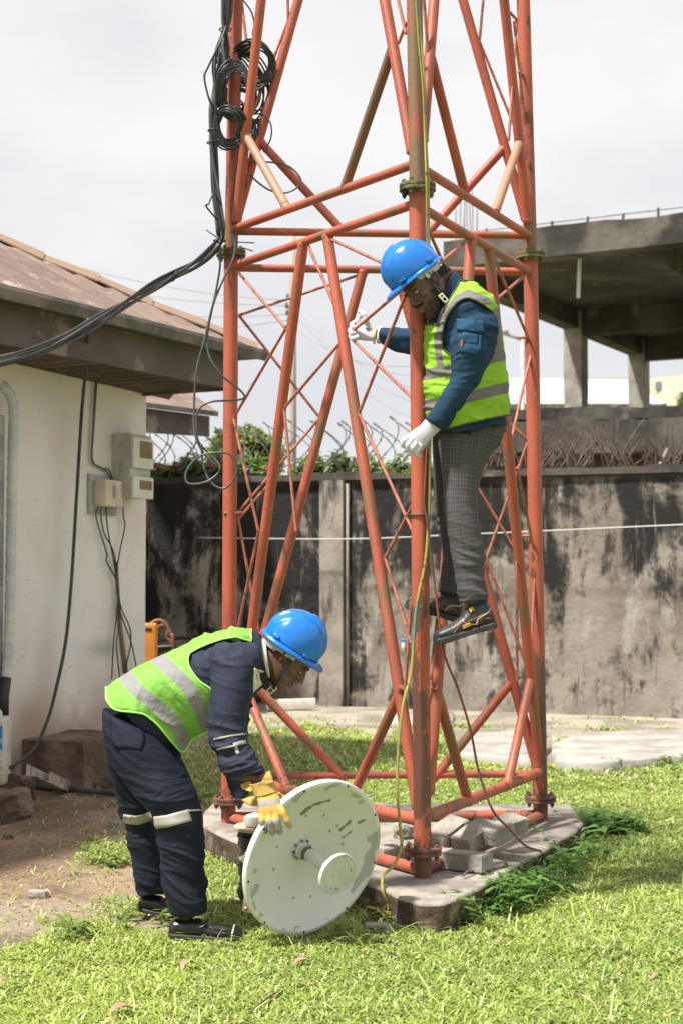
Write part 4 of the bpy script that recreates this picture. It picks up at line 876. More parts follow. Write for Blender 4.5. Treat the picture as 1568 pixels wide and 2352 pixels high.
# ================================================================ CABLES
M['cable'] = mat('black_cable', (.020, .022, .023), (.04, .042, .043), sc=8, rough=.45)
M['cablegrey'] = mat('grey_cable', (.10, .11, .11), (.06, .065, .065), sc=8, rough=.4)
rc = random.Random(21)
CB = thing('cable_bundle', 'thick bundle of black cables strapped to the left tower leg and sweeping left', 'cables', legpt('L', 300))
YL = 7.93
def cpath(spine, ph, amp, Yo):
    out = []
    for i, (u, v, wd) in enumerate(spine):
        a = ph+i*.55; Y = (YL-.05 if isinstance(Yo, (int, float)) else Yo[i])+(Yo if isinstance(Yo, (int, float)) else 0)
        out.append(P(u+math.cos(a)*wd*amp+rc.uniform(-1.5, 1.5), v+rc.uniform(-6, 6), Y+math.sin(a)*wd*amp/440))
    return out
spine = [(524, -60, 13), (521, 30, 12), (518, 68, 7), (513, 110, 16), (508, 160, 19), (502, 210, 17), (496, 255, 15), (492, 295, 11), (490, 330, 9), (491, 380, 10), (495, 430, 10), (501, 480, 9), (508, 530, 9)]
sweep = [(505, 556, 9, 7.9), (480, 584, 11, 7.85), (440, 615, 9, 7.75), (403, 633, 8, 7.65), (350, 663, 11, 7.5), (290, 698, 8, 7.3), (220, 738, 10, 7.1), (152, 776, 8, 6.9), (80, 806, 11, 6.7), (0, 826, 10, 6.5), (-90, 842, 9, 6.3)]
for i in range(15):
    ph = i*2*math.pi/15*3.7; amp = .35+.75*rc.random(); pts = cpath(spine, ph, amp, 0.0)
    if i < 11: pts += [P(u+rc.uniform(-1, 1), v+math.cos(ph+j*.5)*w_*amp*1.5, Y+math.sin(ph+j*.5)*.035) for j, (u, v, w_, Y) in enumerate(sweep)]
    mb = MB(); mb.tube(spl(pts, 7), .0062 if i % 4 else .0075, 7); mb.obj('cable', M['cable'] if i % 3 else M['cablegrey'], CB)
def ring(c_, Y, ru, rv, n, name, label, seed, tl=0, sq=.35, w_=3):
    q = random.Random(seed); pts = []; m = 14; turns = n
    for i in range(int(turns*m)):
        a = 2*math.pi*i/m+seed; k = 1+.17*math.sin(i*.071*3.1+seed)+.07*math.sin(i*.37+seed)+q.uniform(-.015, .015); cu = c_[0]+w_*1.6*math.sin(i*.083+seed); x_ = ru*k*math.cos(a); y_ = rv*k*math.sin(a)
        u = cu+x_*math.cos(tl)-y_*math.sin(tl); v = c_[1]+x_*math.sin(tl)+y_*math.cos(tl)+q.uniform(-1, 1); pts.append(P(u, v+w_*1.5*math.sin(i*.047), Y+sq*.1*math.sin(a)+.018*math.sin(i*.9)))
    mb = MB(); mb.tube(spl(pts, 4), .0054, 7)
    return mb.obj(name, M['cable'], None, loc=P(*c_, Y), label=label, cat='cable coil', group='coils of black cable tied to the left leg')
ring((541, 208), 7.86, 34, 58, 15, 'cable_coil', 'tall black cable coil, highest on the left side of the left leg', 1)
ring((580, 150), 7.95, 44, 50, 13, 'cable_coil', 'wide black cable coil at the top, showing between the two red braces', 2, .5)
ring((527, 292), 7.86, 31, 42, 11, 'cable_coil', 'round black cable coil beside the leg at the height of the pale brace', 3)
ring((574, 335), 8.0, 12, 52, 12, 'cable_coil', 'narrow hanging black cable coil behind the pale brace', 4, .12)
ring((560, 190), 8.0, 46, 78, 9, 'cable_coil', 'loose messy black cable coil below the topmost one', 8, -.3, w_=8)
def cab(pts, r, name, m, label, cat='cable', Yd=None, parent=None, grp=None, n=10, seg=8):
    Q = spl([p if isinstance(p, Vector) else P(*p) for p in pts], n); mb = MB(); mb.tube(Q, r, seg)
    return mb.obj(name, M[m], parent, **({} if parent else dict(loc=Q[0], label=label, cat=cat, group=grp)))
cab([(520, 60, 7.85), (505, 100, 7.8), (478, 155, 7.8), (470, 178, 7.8), (480, 225, 7.8), (492, 250, 7.85)], .0055, 'cable', 'cable', '', parent=CB)
cab([(508, 470, 7.85), (492, 445, 7.8), (480, 468, 7.78), (474, 474, 7.78), (500, 505, 7.85)], .0045, 'cable', 'cable', '', parent=CB)
for (u, v) in ((518, 68), (492, 300), (490, 328), (505, 553), (403, 633), (290, 698), (152, 776)):
    Y = 7.88 if u > 480 else 7.88-(500-u)/500*1.35; rad = .032; tb = MB(); tl = 0 if u > 480 else .6; tb.tube([P(u, v, Y)+Vector((math.cos(a)*rad*math.cos(tl), math.sin(a)*rad, -math.cos(a)*rad*math.sin(tl)*-1)) for a in [k*math.pi/8 for k in range(16)]] if u > 480 else [P(u, v, Y)+Vector((math.cos(a)*rad*.45, math.sin(a)*rad, math.cos(a)*rad*.9)) for a in [k*math.pi/8 for k in range(16)]], .004, 5, closed=True); tb.obj('cable_tie', M['cable'], CB)
for a, b in (((474, 528), (508, 552)), ((545, 556), (585, 558)), ((548, 566), (582, 577))):
    tb = MB(); tb.tube([P(*a, 7.85), P(*b, 7.85)], .0035, 5); tb.obj('tie_tail', M['cable'], CB)
cab([(530, 530, 7.86), (540, 560, 7.85), (534, 600, 7.84), (512, 645, 7.84), (490, 700, 7.84), (470, 780, 7.84), (452, 850, 7.83), (446, 940, 7.82), (449, 1000, 7.82), (470, 1043, 7.82), (498, 1070, 7.82), (508, 1095, 7.82), (490, 1115, 7.8), (505, 1135, 7.8), (470, 1112, 7.8)][:11], .0058, 'loose_cable', 'cablegrey', 'loose dark cable hanging straight down left of the left tower leg')
cab([(507, 560, 7.87), (505, 620, 7.86), (492, 690, 7.85), (478, 760, 7.85), (480, 815, 7.84), (510, 862, 7.84), (545, 890, 7.84), (562, 910, 7.84), (545, 919, 7.84), (490, 922, 7.82), (462, 935, 7.82), (451, 960, 7.82), (455, 1010, 7.82), (480, 1042, 7.82), (503, 1065, 7.81), (502, 1085, 7.8), (478, 1105, 7.79), (445, 1112, 7.78), (428, 1105, 7.78), (430, 1080, 7.78), (455, 1050, 7.78), (490, 1040, 7.77), (525, 1042, 7.77), (543, 1065, 7.77), (540, 1095, 7.77), (520, 1120, 7.78), (498, 1118, 7.79), (478, 1098, 7.8), (466, 1060, 7.81), (463, 1020, 7.81)], .0058, 'looped_cable', 'cablegrey', 'dark cable ending in a big figure-eight loop in front of the left leg')
cab([(560, 375, 7.95), (580, 372, 7.95), (625, 373, 7.93), (665, 383, 7.92), (690, 410, 7.92), (683, 430, 7.93), (655, 443, 7.94), (620, 437, 7.95), (585, 412, 7.97), (563, 385, 7.98)], .0052, 'cable_loop', 'cablegrey', 'single thin cable loop hanging across the upper left braces')
cab([(585, 262, 7.97), (605, 263, 7.97), (622, 285, 7.96), (622, 318, 7.96), (605, 350, 7.96)], .0045, 'cable_loop', 'cablegrey', 'short curved cable end between the pale brace and the top coil')
cab([(553, -5, 7.9), (575, 22, 7.9), (584, 52, 7.9), (580, 80, 7.92)], .0045, 'cable_end', 'cable', 'short cable end curling at the very top left of the tower')
M['cgreen'] = mat('green_yellow_cable', (.34, .30, .07), (.12, .26, .20), sc=3, lo=.52, hi=.6, rough=.6, c3=(.14, .08, .04), s3=20, lo3=.58, hi3=.66); M['cbrown'] = mat('brown_red_cable', (.22, .06, .03), (.10, .06, .035), sc=6, rough=.6)
yf = 6.545
cab([(956, -40, 6.55), (962, 60, 6.55), (972, 170, yf), (976, 300, 6.555), (982, 420, 6.5), (983, 520, 6.545), (985, 700, 6.555), (987, 900, 6.555), (986, 1050, 6.555), (984, 1180, 6.55), (976, 1290, 6.545), (955, 1400, 6.54), (944, 1540, 6.53), (925, 1620, 6.5), (913, 1740, 6.49), (913, 1830, 6.48), (919, 1905, 6.45), (921, 1945, 6.44), (905, 1985, 6.42), (880, 2012, 6.4), (878, 2045, 6.33), (891, 2080, 6.33), (886, 2102, 6.3), (870, 2112, 6.28)], .0068, 'ground_cable', 'cgreen', 'yellow-green cable running down the front leg to the ground')
cab([(952, -40, 6.54), (960, 90, 6.54), (970, 200, 6.54), (974, 300, 6.54), (978, 420, 6.49), (981, 600, 6.54), (984, 800, 6.55), (990, 1000, 6.56)], .004, 'thin_cable', 'cgreen', 'thinner greenish cable beside the yellow-green cable on the front leg')
cab([(985, 540, 6.56), (982, 700, 6.555), (984, 900, 6.55), (978, 1060, 6.545), (974, 1150, 6.54), (982, 1210, 6.54), (996, 1330, 6.54), (1008, 1430, 6.53), (1022, 1510, 6.53), (1050, 1580, 6.55), (1080, 1680, 6.6), (1098, 1770, 6.65), (1130, 1860, 6.65), (1170, 1905, 6.7), (1205, 1942, 6.75), (1240, 1955, 6.95)], .0052, 'hanging_cable', 'cbrown', 'thin reddish brown cable hanging from the front leg down to the weeds')
M['tie'] = mat('olive_tie', (.07, .075, .03), rough=.5)
for v, rr_ in ((1183, .044),):
    c = legpt('F', v); mb = MB(); mb.tube([c+Vector((math.cos(a)*rr_, math.sin(a)*rr_, 0)) for a in [k*math.pi/12 for k in range(24)]], .005, 6, closed=True); mb.obj('strap', M['tie'], None, loc=c, label='dark olive strap round the front leg holding the cables', cat='strap')
# house wires and fittings
cab([onhouse(203, 735, .9), onhouse(200, 820, .45), onhouse(188, 950, .2), onhouse(176, 1150, .12), onhouse(165, 1330, .12), onhouse(152, 1470, .14), onhouse(130, 1580, .15), onhouse(108, 1660, .2), onhouse(75, 1725, .25), onhouse(20, 1765, .3)], .012, 'black_cable', 'cable', 'long black cable hanging from the eave down the white wall')
for k, pts in enumerate(([(222, 850), (218, 900), (214, 980), (211, 1055), (225, 1070), (245, 1082), (255, 1100), (262, 1120)], [(226, 850), (221, 905), (216, 985), (213, 1055), (232, 1075), (250, 1078), (258, 1100)])):
    cab([onhouse(a, b, .025) for a, b in pts], .006, 'service_wire', 'cablegrey', 'dark wire from the eave down to the meter boxes, '+('left strand' if k == 0 else 'right strand'), 'wire', grp='service wires on the white wall')
for k, (pts, lb) in enumerate((([(232, 1165), (232, 1185), (240, 1225), (262, 1270), (268, 1330), (275, 1400), (300, 1470), (313, 1530), (316, 1560)], 'thin black wire below the fuse box ending furthest right'), ([(244, 1165), (246, 1200), (252, 1240), (262, 1290), (270, 1350), (280, 1400), (298, 1440), (300, 1480), (290, 1530), (285, 1560)], 'thin black wire below the fuse box crossing in the middle'), ([(225, 1168), (222, 1190), (245, 1270), (245, 1290), (270, 1340), (270, 1400), (262, 1470), (257, 1560)], 'thin black wire below the fuse box ending furthest left'), ([(283, 1150), (284, 1185), (287, 1210), (275, 1270), (268, 1330), (275, 1420), (268, 1480), (276, 1560)], 'thin black wire under the meter boxes with a knot'))):
    cab([onhouse(a, b, .04) for a, b in pts], .0055, 'loose_wire', 'cable', lb, 'wire', grp='loose wires under the fuse box')
tb = MB(); tb.tube([onhouse(269, 1290, .02), onhouse(275, 1420, .02), onhouse(290, 1545, .02)], [.009, .013, .018], 8); tb.obj('wall_trim_pipe', M['ridge'], None, loc=onhouse(269, 1290), label='old cracked cream pipe on the wall among the loose wires', cat='pipe')
# conduit
M['conduit'] = mat('white_conduit', (.62, .63, .60), (.50, .53, .56), sc=6, rough=.7); M['tape'] = mat('black_tape', (.025, .025, .027), rough=.5)
ct = thing('conduit_pipe', 'white tape-wrapped conduit pipe at the far left of the white wall', 'pipe', onhouse(28, 1500, .1))
Q = spl([onhouse(4, 880, .08), onhouse(14, 893, .1), onhouse(27, 915, .1), onhouse(32, 950, .1), onhouse(30, 1030, .1), onhouse(28, 1150, .1), onhouse(25, 1300, .1), onhouse(22, 1450, .1), onhouse(15, 1560, .1)], 40)
mb = MB(); mb.tube(Q, [.033+.003*(i % 8 < 2) for i in range(len(Q))], 12); mb.obj('pipe', M['conduit'], ct)
mb = MB(); mb.tube([onhouse(15, 1556, .1), onhouse(9, 1600, .1), onhouse(8, 1660, .1)], .036, 12); mb.obj('taped_end', M['tape'], ct)
# meter boxes
M['metal_box'] = mat('grey_box', (.52, .50, .44), (.42, .40, .36), sc=5, rough=.5, c3=(.30, .22, .14), s3=9, lo3=.64, hi3=.7); M['white_box'] = mat('white_box', (.70, .72, .64), (.64, .66, .60), sc=5, rough=.45); M['amber'] = mat('amber_window', (.27, .18, .08), (.20, .14, .07), sc=20, rough=.3); M['cream_box'] = mat('cream_box', (.66, .58, .45), (.56, .49, .38), sc=8, rough=.5)
W3 = Matrix((WD2, WNN, Vector((0, 0, 1)))).transposed(); toR = -WD2     # towards the corner
c0 = onhouse(281, 1072, 0); s_ = (c0.y)/3400
mbx = thing('meter_box', 'tall white and grey electricity meter box near the house corner', 'meter box', c0)
hgt = 146*s_; mb = MB(); mb.rbox(c0+WNN*.08, (.34, .16, hgt), .012, W3); mb.obj('case', M['metal_box'], mbx, ang=30)
for (v, h_) in ((1037, 70), (1117, 50)):
    q = onhouse(294, v, .165); q = Vector((c0.x, c0.y, q.z))+WNN*.175; mb = MB(); mb.rbox(q, (.335, .03, h_*s_), .012, W3); dr = mb.obj('door', M['white_box'], mbx, ang=30)
    mb = MB(); mb.rbox(q+toR*.03+WNN*.012+Vector((0, 0, h_*s_*.12)), (.20, .014, h_*s_*(.55 if v == 1037 else .42)), .004, W3); mb.obj('window', M['amber'], dr, ang=30)
mb = MB(); mb.rbox(c0+WNN*.085+WD2*.17+Vector((0, 0, -.02)), (.014, .03, .06), .004, W3); mb.obj('latch', M['winframe'], mbx)
c1 = onhouse(232, 1137, 0); bb = thing('fuse_box', 'small cream fuse box on a grey wooden board left of the meter box', 'fuse box', c1)
mb = MB(); mb.rbox(c1+WNN*.012, (.42, .024, .30), .003, W3); mb.obj('board', M['winframe'], bb, ang=30)
mb = MB(); mb.rbox(c1+WNN*.075+toR*-.03+Vector((0, 0, .01)), (.24, .10, .20), .012, W3); mb.obj('case', M['cream_box'], bb, ang=30)
mb = MB(); mb.rbox(c1+WNN*.06+toR*.15+Vector((0, 0, .01)), (.07, .07, .20), .008, W3); cv = mb.obj('side_cover', M['cream_box'], bb, ang=30)
mb = MB(); mb.box(c1+WNN*.131+toR*-.02+Vector((0, 0, .02)), (.03, .012, .09), W3); mb.obj('switch', M['metal_box'], bb)
# ================================================================ PEOPLE
def skinmat(name, c1, c2): 
    m = mat(name, c1, c2, sc=9, lo=.4, hi=.65, rough=.42, bump=.0006, bs=260); m.node_tree.nodes['Principled BSDF'].inputs['Subsurface Weight'].default_value = .08; m.node_tree.nodes['Principled BSDF'].inputs['Subsurface Radius'].default_value = (.02, .008, .004); return m
M['skinA'] = skinmat('skin_deep_brown', (.12, .066, .045), (.085, .045, .031)); M['skinB'] = skinmat('skin_brown', (.14, .066, .041), (.095, .044, .028))
M['hair'] = mat('short_black_hair', (.010, .009, .008), (.02, .017, .015), sc=60, rough=.9, bump=.002, bs=400)
M['helmet'] = mat('blue_helmet', (.004, .165, .60), (.005, .15, .55), sc=4, rough=.22, coat=.4, bump=.0006, bs=14, rvar=.08, c3=(.03, .21, .56), s3=16, lo3=.60, hi3=.72)
M['eye'] = mat('eye_white', (.55, .5, .45), rough=.2); M['pupil'] = mat('pupil', (.01, .008, .006), rough=.15); M['lip'] = mat('lip', (.21, .085, .07), (.15, .06, .05), sc=30, rough=.45)
M['harness'] = mat('grey_suspension', (.50, .52, .48), rough=.5); M['strap'] = mat('black_strap', (.015, .016, .018), rough=.7); M['buckle'] = mat('cream_buckle', (.70, .66, .42), rough=.45)
M['jacketA'] = mat('blue_workshirt', (.021, .054, .100), (.014, .040, .078), sc=7, rough=.85, bump=.006, bs=22, spec=.2, bdet=7)
M['jacketB'] = mat('navy_coverall', (.026, .033, .056), (.018, .024, .042), sc=7, rough=.8, bump=.007, bs=18, spec=.25, bdet=7)
M['trouB'] = mat('navy_trousers', (.006, .010, .021), (.010, .015, .028), sc=6, rough=.72, bump=.008, bs=14, bdet=7, spec=.25, c3=(.022, .028, .042), s3=11, lo3=.66, hi3=.74)
M['silver'] = mat('grey_reflective_tape', (.36, .355, .34), (.27, .265, .25), sc=14, rough=.5, bump=.003, bs=60, spec=.4)
M['white_glove'] = mat('white_knit_glove', (.60, .60, .64), (.55, .55, .59), sc=20, rough=.95, bump=.0012, bs=300, spec=.2)
M['sole'] = mat('rubber_sole', (.022, .024, .023), (.04, .04, .038), sc=12, rough=.7, bump=.001, bs=100); M['boot'] = mat('black_leather', (.024, .024, .026), (.05, .05, .05), sc=30, rough=.33, bump=.0012, bs=260)
M['orange'] = mat('orange_stitch', (.50, .17, .04), rough=.7); M['whitecloth'] = mat('cream_undershirt', (.70, .68, .58), (.62, .58, .42), sc=8, rough=.9)
M['sock'] = mat('blue_sock', (.012, .035, .085), rough=.9)
def shiftpts(V, N, s): return V+N*s

class Head:
    """local frame: f forward, u up, s = sideways towards the camera; origin at the ear line in the middle of the head"""
    def __init__(h, o, f, u, sc=1.0):
        h.o = Vector(o); h.f = Vector(f).normalized(); u = Vector(u); h.u = (u-h.f*u.dot(h.f)).normalized(); h.s = h.f.cross(h.u)
        if h.s.y > 0: h.s = -h.s
        h.k = sc; h.R = Matrix((h.f, h.s, h.u)).transposed()
        if h.R.determinant() < 0: h.flip = True
        else: h.flip = False
    def p(h, f, s, u): return h.o+(h.f*f+h.s*s+h.u*u)*h.k
    def ell(h, mb, c, r, tilt=0):
        Rt = h.R@Matrix.Rotation(tilt, 3, 'Y'); return mb.ell(h.p(*c), [q*h.k for q in r], Rt, 24, 16)
def head_shape(h, mb):
    # horizontal sections: u, back, front, half width
    prof = [(-.118, .045, .082, .018), (-.108, .02, .092, .032), (-.095, -.005, .095, .043), (-.080, -.03, .092, .052), (-.062, -.055, .092, .058), (-.045, -.07, .090, .062), (-.02, -.084, .088, .066), (.0, -.092, .086, .070), (.022, -.097, .089, .073), (.04, -.099, .094, .074), (.06, -.098, .090, .0745), (.08, -.093, .081, .071), (.10, -.08, .066, .061), (.115, -.062, .046, .045), (.125, -.035, .018, .022)]
    V = []; seg = 36; F = []
    for (u, b, f, w) in prof:
        c = (b+f)/2; a = (f-b)/2
        for k in range(seg):
            t = 2*math.pi*k/seg; cs, sn = math.cos(t), math.sin(t); wf = w*(1-.16*max(cs, 0)**2*(1 if u < .03 else .3)); V.append(h.p(c+a*math.copysign(abs(cs)**.88, cs), wf*math.copysign(abs(sn)**.95, sn), u))
    m = len(prof); F = [(i*seg+k, i*seg+(k+1) % seg, (i+1)*seg+(k+1) % seg, (i+1)*seg+k) for i in range(m-1) for k in range(seg)]
    V += [h.p(.065, 0, -.121), h.p(-.01, 0, .129)]; n0 = m*seg; F += [(n0, (k+1) % seg, k) for k in range(seg)]+[(n0+1, (m-1)*seg+k, (m-1)*seg+(k+1) % seg) for k in range(seg)]
    mb.add(V, F)
    E = lambda c, r, t=0: h.ell(mb, c, r, t)
    mb.tube([h.p(.084, 0, .028), h.p(.098, 0, .008), h.p(.108, 0, -.012), h.p(.112, 0, -.024)], [.008*h.k, .0095*h.k, .012*h.k, .0145*h.k], 14); E((.088, 0, .004), (.013, .0095, .026)); E((.092, 0, -.018), (.013, .012, .016))
    for s in (-1, 1):
        E((.097, s*.0155, -.027), (.014, .0095, .0085)); E((.080, s*.030, .033), (.015, .026, .0075), .1)      # nostril wing, brow
        E((.052, s*.040, -.014), (.026, .020, .022)); E((.0745, s*.031, .014), (.0088, .0150, .0070))                # cheekbone, eyeball lid
        mb.tube([h.p(-.004, s*.073, .024), h.p(-.016, s*.083, .026), h.p(-.023, s*.087, .012), h.p(-.020, s*.084, -.006), h.p(-.010, s*.077, -.022), h.p(.0, s*.071, -.026)], [.005*h.k, .0058*h.k, .006*h.k, .0055*h.k, .007*h.k, .005*h.k], 8)   # ear rim
        E((-.008, s*.073, .0), (.010, .006, .018)); E((.005, s*.071, -.003), (.005, .006, .007))
    E((.0965, 0, -.047), (.010, .020, .006)); E((.095, 0, -.062), (.012, .021, .007)); E((.088, 0, -.098), (.012, .02, .014)); E((.088, 0, -.055), (.012, .027, .012))
def face_parts(h, body, person, skin):
    for s in (-1, 1):
        mb = MB(); h.ell(mb, (.0772, s*.031, .0105), (.0085, .0115, .0040)); e = mb.obj('eye', M['eye'], body)
        mb = MB(); h.ell(mb, (.0818, s*.031, .0085), (.0045, .0050, .0036)); mb.obj('pupil', M['pupil'], e)
        mb = MB(); pts = [h.p(.092+.003*math.sin(k*.8), s*(.014+.008*k), .036+.0035*math.sin(k*.75)) for k in range(5)]; pts[-1] = h.p(.078, s*.049, .033); mb.tube([q_-h.f*.0035 for q_ in pts], [.0028, .0042, .004, .0034, .0015], 8); mb.obj('eyebrow', M['hair'], body)
    mb = MB()
    mb.tube([h.p(.084, -.026, -.0535), h.p(.100, -.012, -.049), h.p(.1035, 0, -.0505), h.p(.100, .012, -.049), h.p(.084, .026, -.0535)], [.003, .0055, .006, .0055, .003], 10)
    mb.tube([h.p(.083, -.024, -.057), h.p(.099, -.011, -.0625), h.p(.1035, 0, -.064), h.p(.099, .011, -.0625), h.p(.083, .024, -.057)], [.003, .0065, .0075, .0065, .003], 10)
    V, Nn, F = remesh(mb, .0015, 4); mk('lips', V, F, M['lip'], body)
def hair_shell(h, body, V, Nn, F, test):
    """short hair: the part of the head surface where test(f, s, u) holds, raised a few millimetres"""
    Q = (V-np.array(h.o))/h.k; f = Q@np.array(h.f); s = Q@np.array(h.s); u = Q@np.array(h.u); d = test(f, s, u); idx = d > 0
    Fs = [q for q in F if all(idx[i] for i in q)]; used = sorted({i for q in Fs for i in q}); mp_ = {a: i for i, a in enumerate(used)}
    W = V[used]+Nn[used]*(.0012+.0035*np.clip(d[used]*40, 0, 1))[:, None]+(RNG.random((len(used), 3))-.5)*.0012
    return mk('hair', W, [tuple(mp_[i] for i in q) for q in Fs], M['hair'], body)
def helmet(person, rear, front, upd, Yc, wid=.112, side_tilt=0.0):
    """rear, front: the two ends of the brim line (px); upd: rough up direction"""
    A, B = P(*rear, Yc), P(*front, Yc); f = (B-A); Ln = f.length; f.normalize(); s = Vector((0, -1, 0)); s = (s-f*s.dot(f)).normalized(); u = f.cross(s)
    if u.dot(Vector(upd)) < 0: u = -u
    u = (Matrix.Rotation(side_tilt, 3, f)@u); s = (Matrix.Rotation(side_tilt, 3, f)@s)
    c = (A+B)/2-f*.012; k = Ln/.29; T = lambda x, y, z: c+(f*x+s*y+u*z)*k
    seg = 160; V = []; F = []
    def rad(t, z):                       # outline of the shell at height z (0 rim .. 1 top)
        e = (1-z**2.3)**.5 if z < 1 else 0
        return (.128*e if math.cos(t) > 0 else .128*e), (.106*e)
    zs = [0, .06, .14, .24, .34, .45, .56, .66, .75, .83, .90, .95, .985, 1.0]; H = .148
    for z in zs:
        a, b = rad(0, z)
        for i in range(seg):
            t = 2*math.pi*i/seg; x, y = a*math.cos(t)+.006, b*math.sin(t); zz = H*z; bump = 0
            if z > .1:                   # raised centre rib and two side ribs running front to back
                ya = abs(y)
                bump += .0085*(1/(1+math.exp((ya-.021)/.0018)))*min(1, (z-.1)*4)
                bump += .0045*math.exp(-((ya-.058)/.006)**2)*min(1, (z-.1)*5)
            nn = Vector((x/.128**2, y/.106**2, zz/H**2+1e-6)).normalized(); q = Vector((x, y, zz+.014+.004*math.cos(t)))+nn*bump; V.append(T(*q))
    m = len(zs); F = [(i*seg+k_, i*seg+(k_+1) % seg, (i+1)*seg+(k_+1) % seg, (i+1)*seg+k_) for i in range(m-1) for k_ in range(seg)]
    hm = thing_part('helmet', person); 
    # brim with a front peak
    rows = [(1.0, .014, 0), (1.045, .008, 0), (1.075, .001, 1), (1.085, -.003, 1), (1.07, -.004, 1), (.985, .006, 0)]; i0 = len(V)
    for (sc_, z0, pk) in rows:
        for i in range(seg):
            t = 2*math.pi*i/seg; pe = max(0, math.cos(t))**2.2*.030*(1 if sc_ > 1.02 else 0); x = .128*sc_*math.cos(t)+.006+pe; y = .106*sc_*math.sin(t)*(1-.05*max(0, math.cos(t))); V.append(T(x, y, z0+.004*math.cos(t)-pe*.28))
    F += [(i0+i*seg+k_, i0+(i+1)*seg+k_, i0+(i+1)*seg+(k_+1) % seg, i0+i*seg+(k_+1) % seg) for i in range(len(rows)-1) for k_ in range(seg)]
    o = mk('helmet', V, F, M['helmet'], person); sol = o.modifiers.new('s', 'SOLIDIFY'); sol.thickness = .002; sol.offset = -1
    for sg in (-1, 1):
        for (t, w_) in ((.95, .022), (2.15, .022)):
            x, y = .128*math.cos(t)+.006, .106*math.sin(t)*sg; mb = MB(); nrm = (f*(math.cos(t)/.128)+s*(math.sin(t)*sg/.106)).normalized(); td = nrm.cross(u); Mx = Matrix((td, nrm, u)).transposed(); mb.rbox(T(x, y, .024)+nrm*.004, (w_*1.5, .012, .014), .003, Mx); mb.obj('lug', M['helmet'], o)
    # suspension band inside
    mb = MB(); V2 = []
    for z in (-.024, .012):
        for i in range(48): t = 2*math.pi*i/48; V2.append(T(.100*math.cos(t)-.004, .088*math.sin(t), z-.016*math.cos(t)*(-1)*0-(.012 if math.cos(t) < -.3 else 0)))
    mb.add(V2, [(i, (i+1) % 48, 48+(i+1) % 48, 48+i) for i in range(48)]); b = mb.obj('headband', M['harness'], o); b.modifiers.new('s', 'SOLIDIFY').thickness = .002
    return o, T
def thing_part(n, p): return None
def ribbon(pts, nrm, w_, th, name, m, par, n=8):
    Q = spl(pts, n); V = []; F = []
    for i, p in enumerate(Q):
        d = (Q[min(i+1, len(Q)-1)]-Q[max(i-1, 0)]).normalized(); nv = Vector(nrm); nv = (nv-d*nv.dot(d)).normalized(); sd = d.cross(nv)
        V += [p-sd*w_/2-nv*th/2, p+sd*w_/2-nv*th/2, p+sd*w_/2+nv*th/2, p-sd*w_/2+nv*th/2]
    k = len(Q); F = [(i*4+j, i*4+(j+1) % 4, (i+1)*4+(j+1) % 4, (i+1)*4+j) for i in range(k-1) for j in range(4)]+[(3, 2, 1, 0), tuple((k-1)*4+j for j in range(4))]
    return mk(name, V, F, m, par, False)
def chinstrap(person, a1, pts, nrm, bpos, bd):
    o = ribbon(pts, nrm, .014, .0022, 'chin_strap', M['strap'], person)
    d = Vector(bd).normalized(); n_ = Vector(nrm); n_ = (n_-d*n_.dot(d)).normalized(); Mx = Matrix((n_.cross(d), n_, d)).transposed(); mb = MB()
    for (x, z, w_, h_) in ((-.010, 0, .005, .042), (.010, 0, .005, .042), (0, .019, .025, .006), (0, -.019, .025, .006), (0, .004, .025, .004)): mb.rbox(Vector(bpos)+Mx@Vector((x, 0, z)), (w_, .006, h_), .0015, Mx)
    mb.obj('buckle', M['buckle'], o)
    mb = MB(); mb.rbox(Vector(a1), (.018, .006, .026), .002, Mx); mb.obj('strap_clip', M['harness'], o)
def hand(name, wrist, palm_end, palm_w, palm_t, fingers, thumb, mtl, par, Y0, up=None, cuffpts=None, vox=.0022, extra=None):
    """fingers: chains of (u, v, Y) from knuckle to tip with radii; palm lofted between wrist and knuckles"""
    mb = MB(); V, F, m = ring_loft(palm_end, 5, 20, pw=2.4); mb.add(V, F)
    for ch, rr_ in fingers+[thumb]:
        Q = [P(*c) for c in ch]; n = 5; Qs = spl(Q, n); rs = [rr_[0]+(rr_[1]-rr_[0])*i/(len(Qs)-1) for i in range(len(Qs))]
        rs = [r*(1+.07*math.cos(2*math.pi*i/n)) for i, r in enumerate(rs)]; e = (Qs[-1]-Qs[-2]).normalized(); Qs += [Qs[-1]+e*rs[-1]*.55, Qs[-1]+e*rs[-1]*.9]; rs += [rs[-1]*.82, rs[-1]*.4]; mb.tube(Qs, rs, 12)
    if extra: extra(mb)
    V, Nn, F = remesh(mb, vox, 3, .5); return mk(name, V, F, mtl, par), (V, Nn, F)
def bodymesh(person, lofts, h, mtl, extra=None):
    mb = MB()
    for st, sh in lofts: V, F, m = ring_loft(st, 4, 24, shrink=sh); mb.add(V, F)
    V1, N1, F1 = remesh(mb, .008, 4)
    hb = MB(); head_shape(h, hb)
    if extra: extra(hb)
    V2, N2, F2 = remesh(hb, .0022, 7, .5)
    # one continuous surface: head and neck joined to the trunk in a last pass
    mb = MB(); mb.add(V1, F1); mb.add(V2, F2); V, Nn, F = remesh(mb, .0026, 1, .3)
    return mk('body', V, F, mtl, person), V, Nn, F
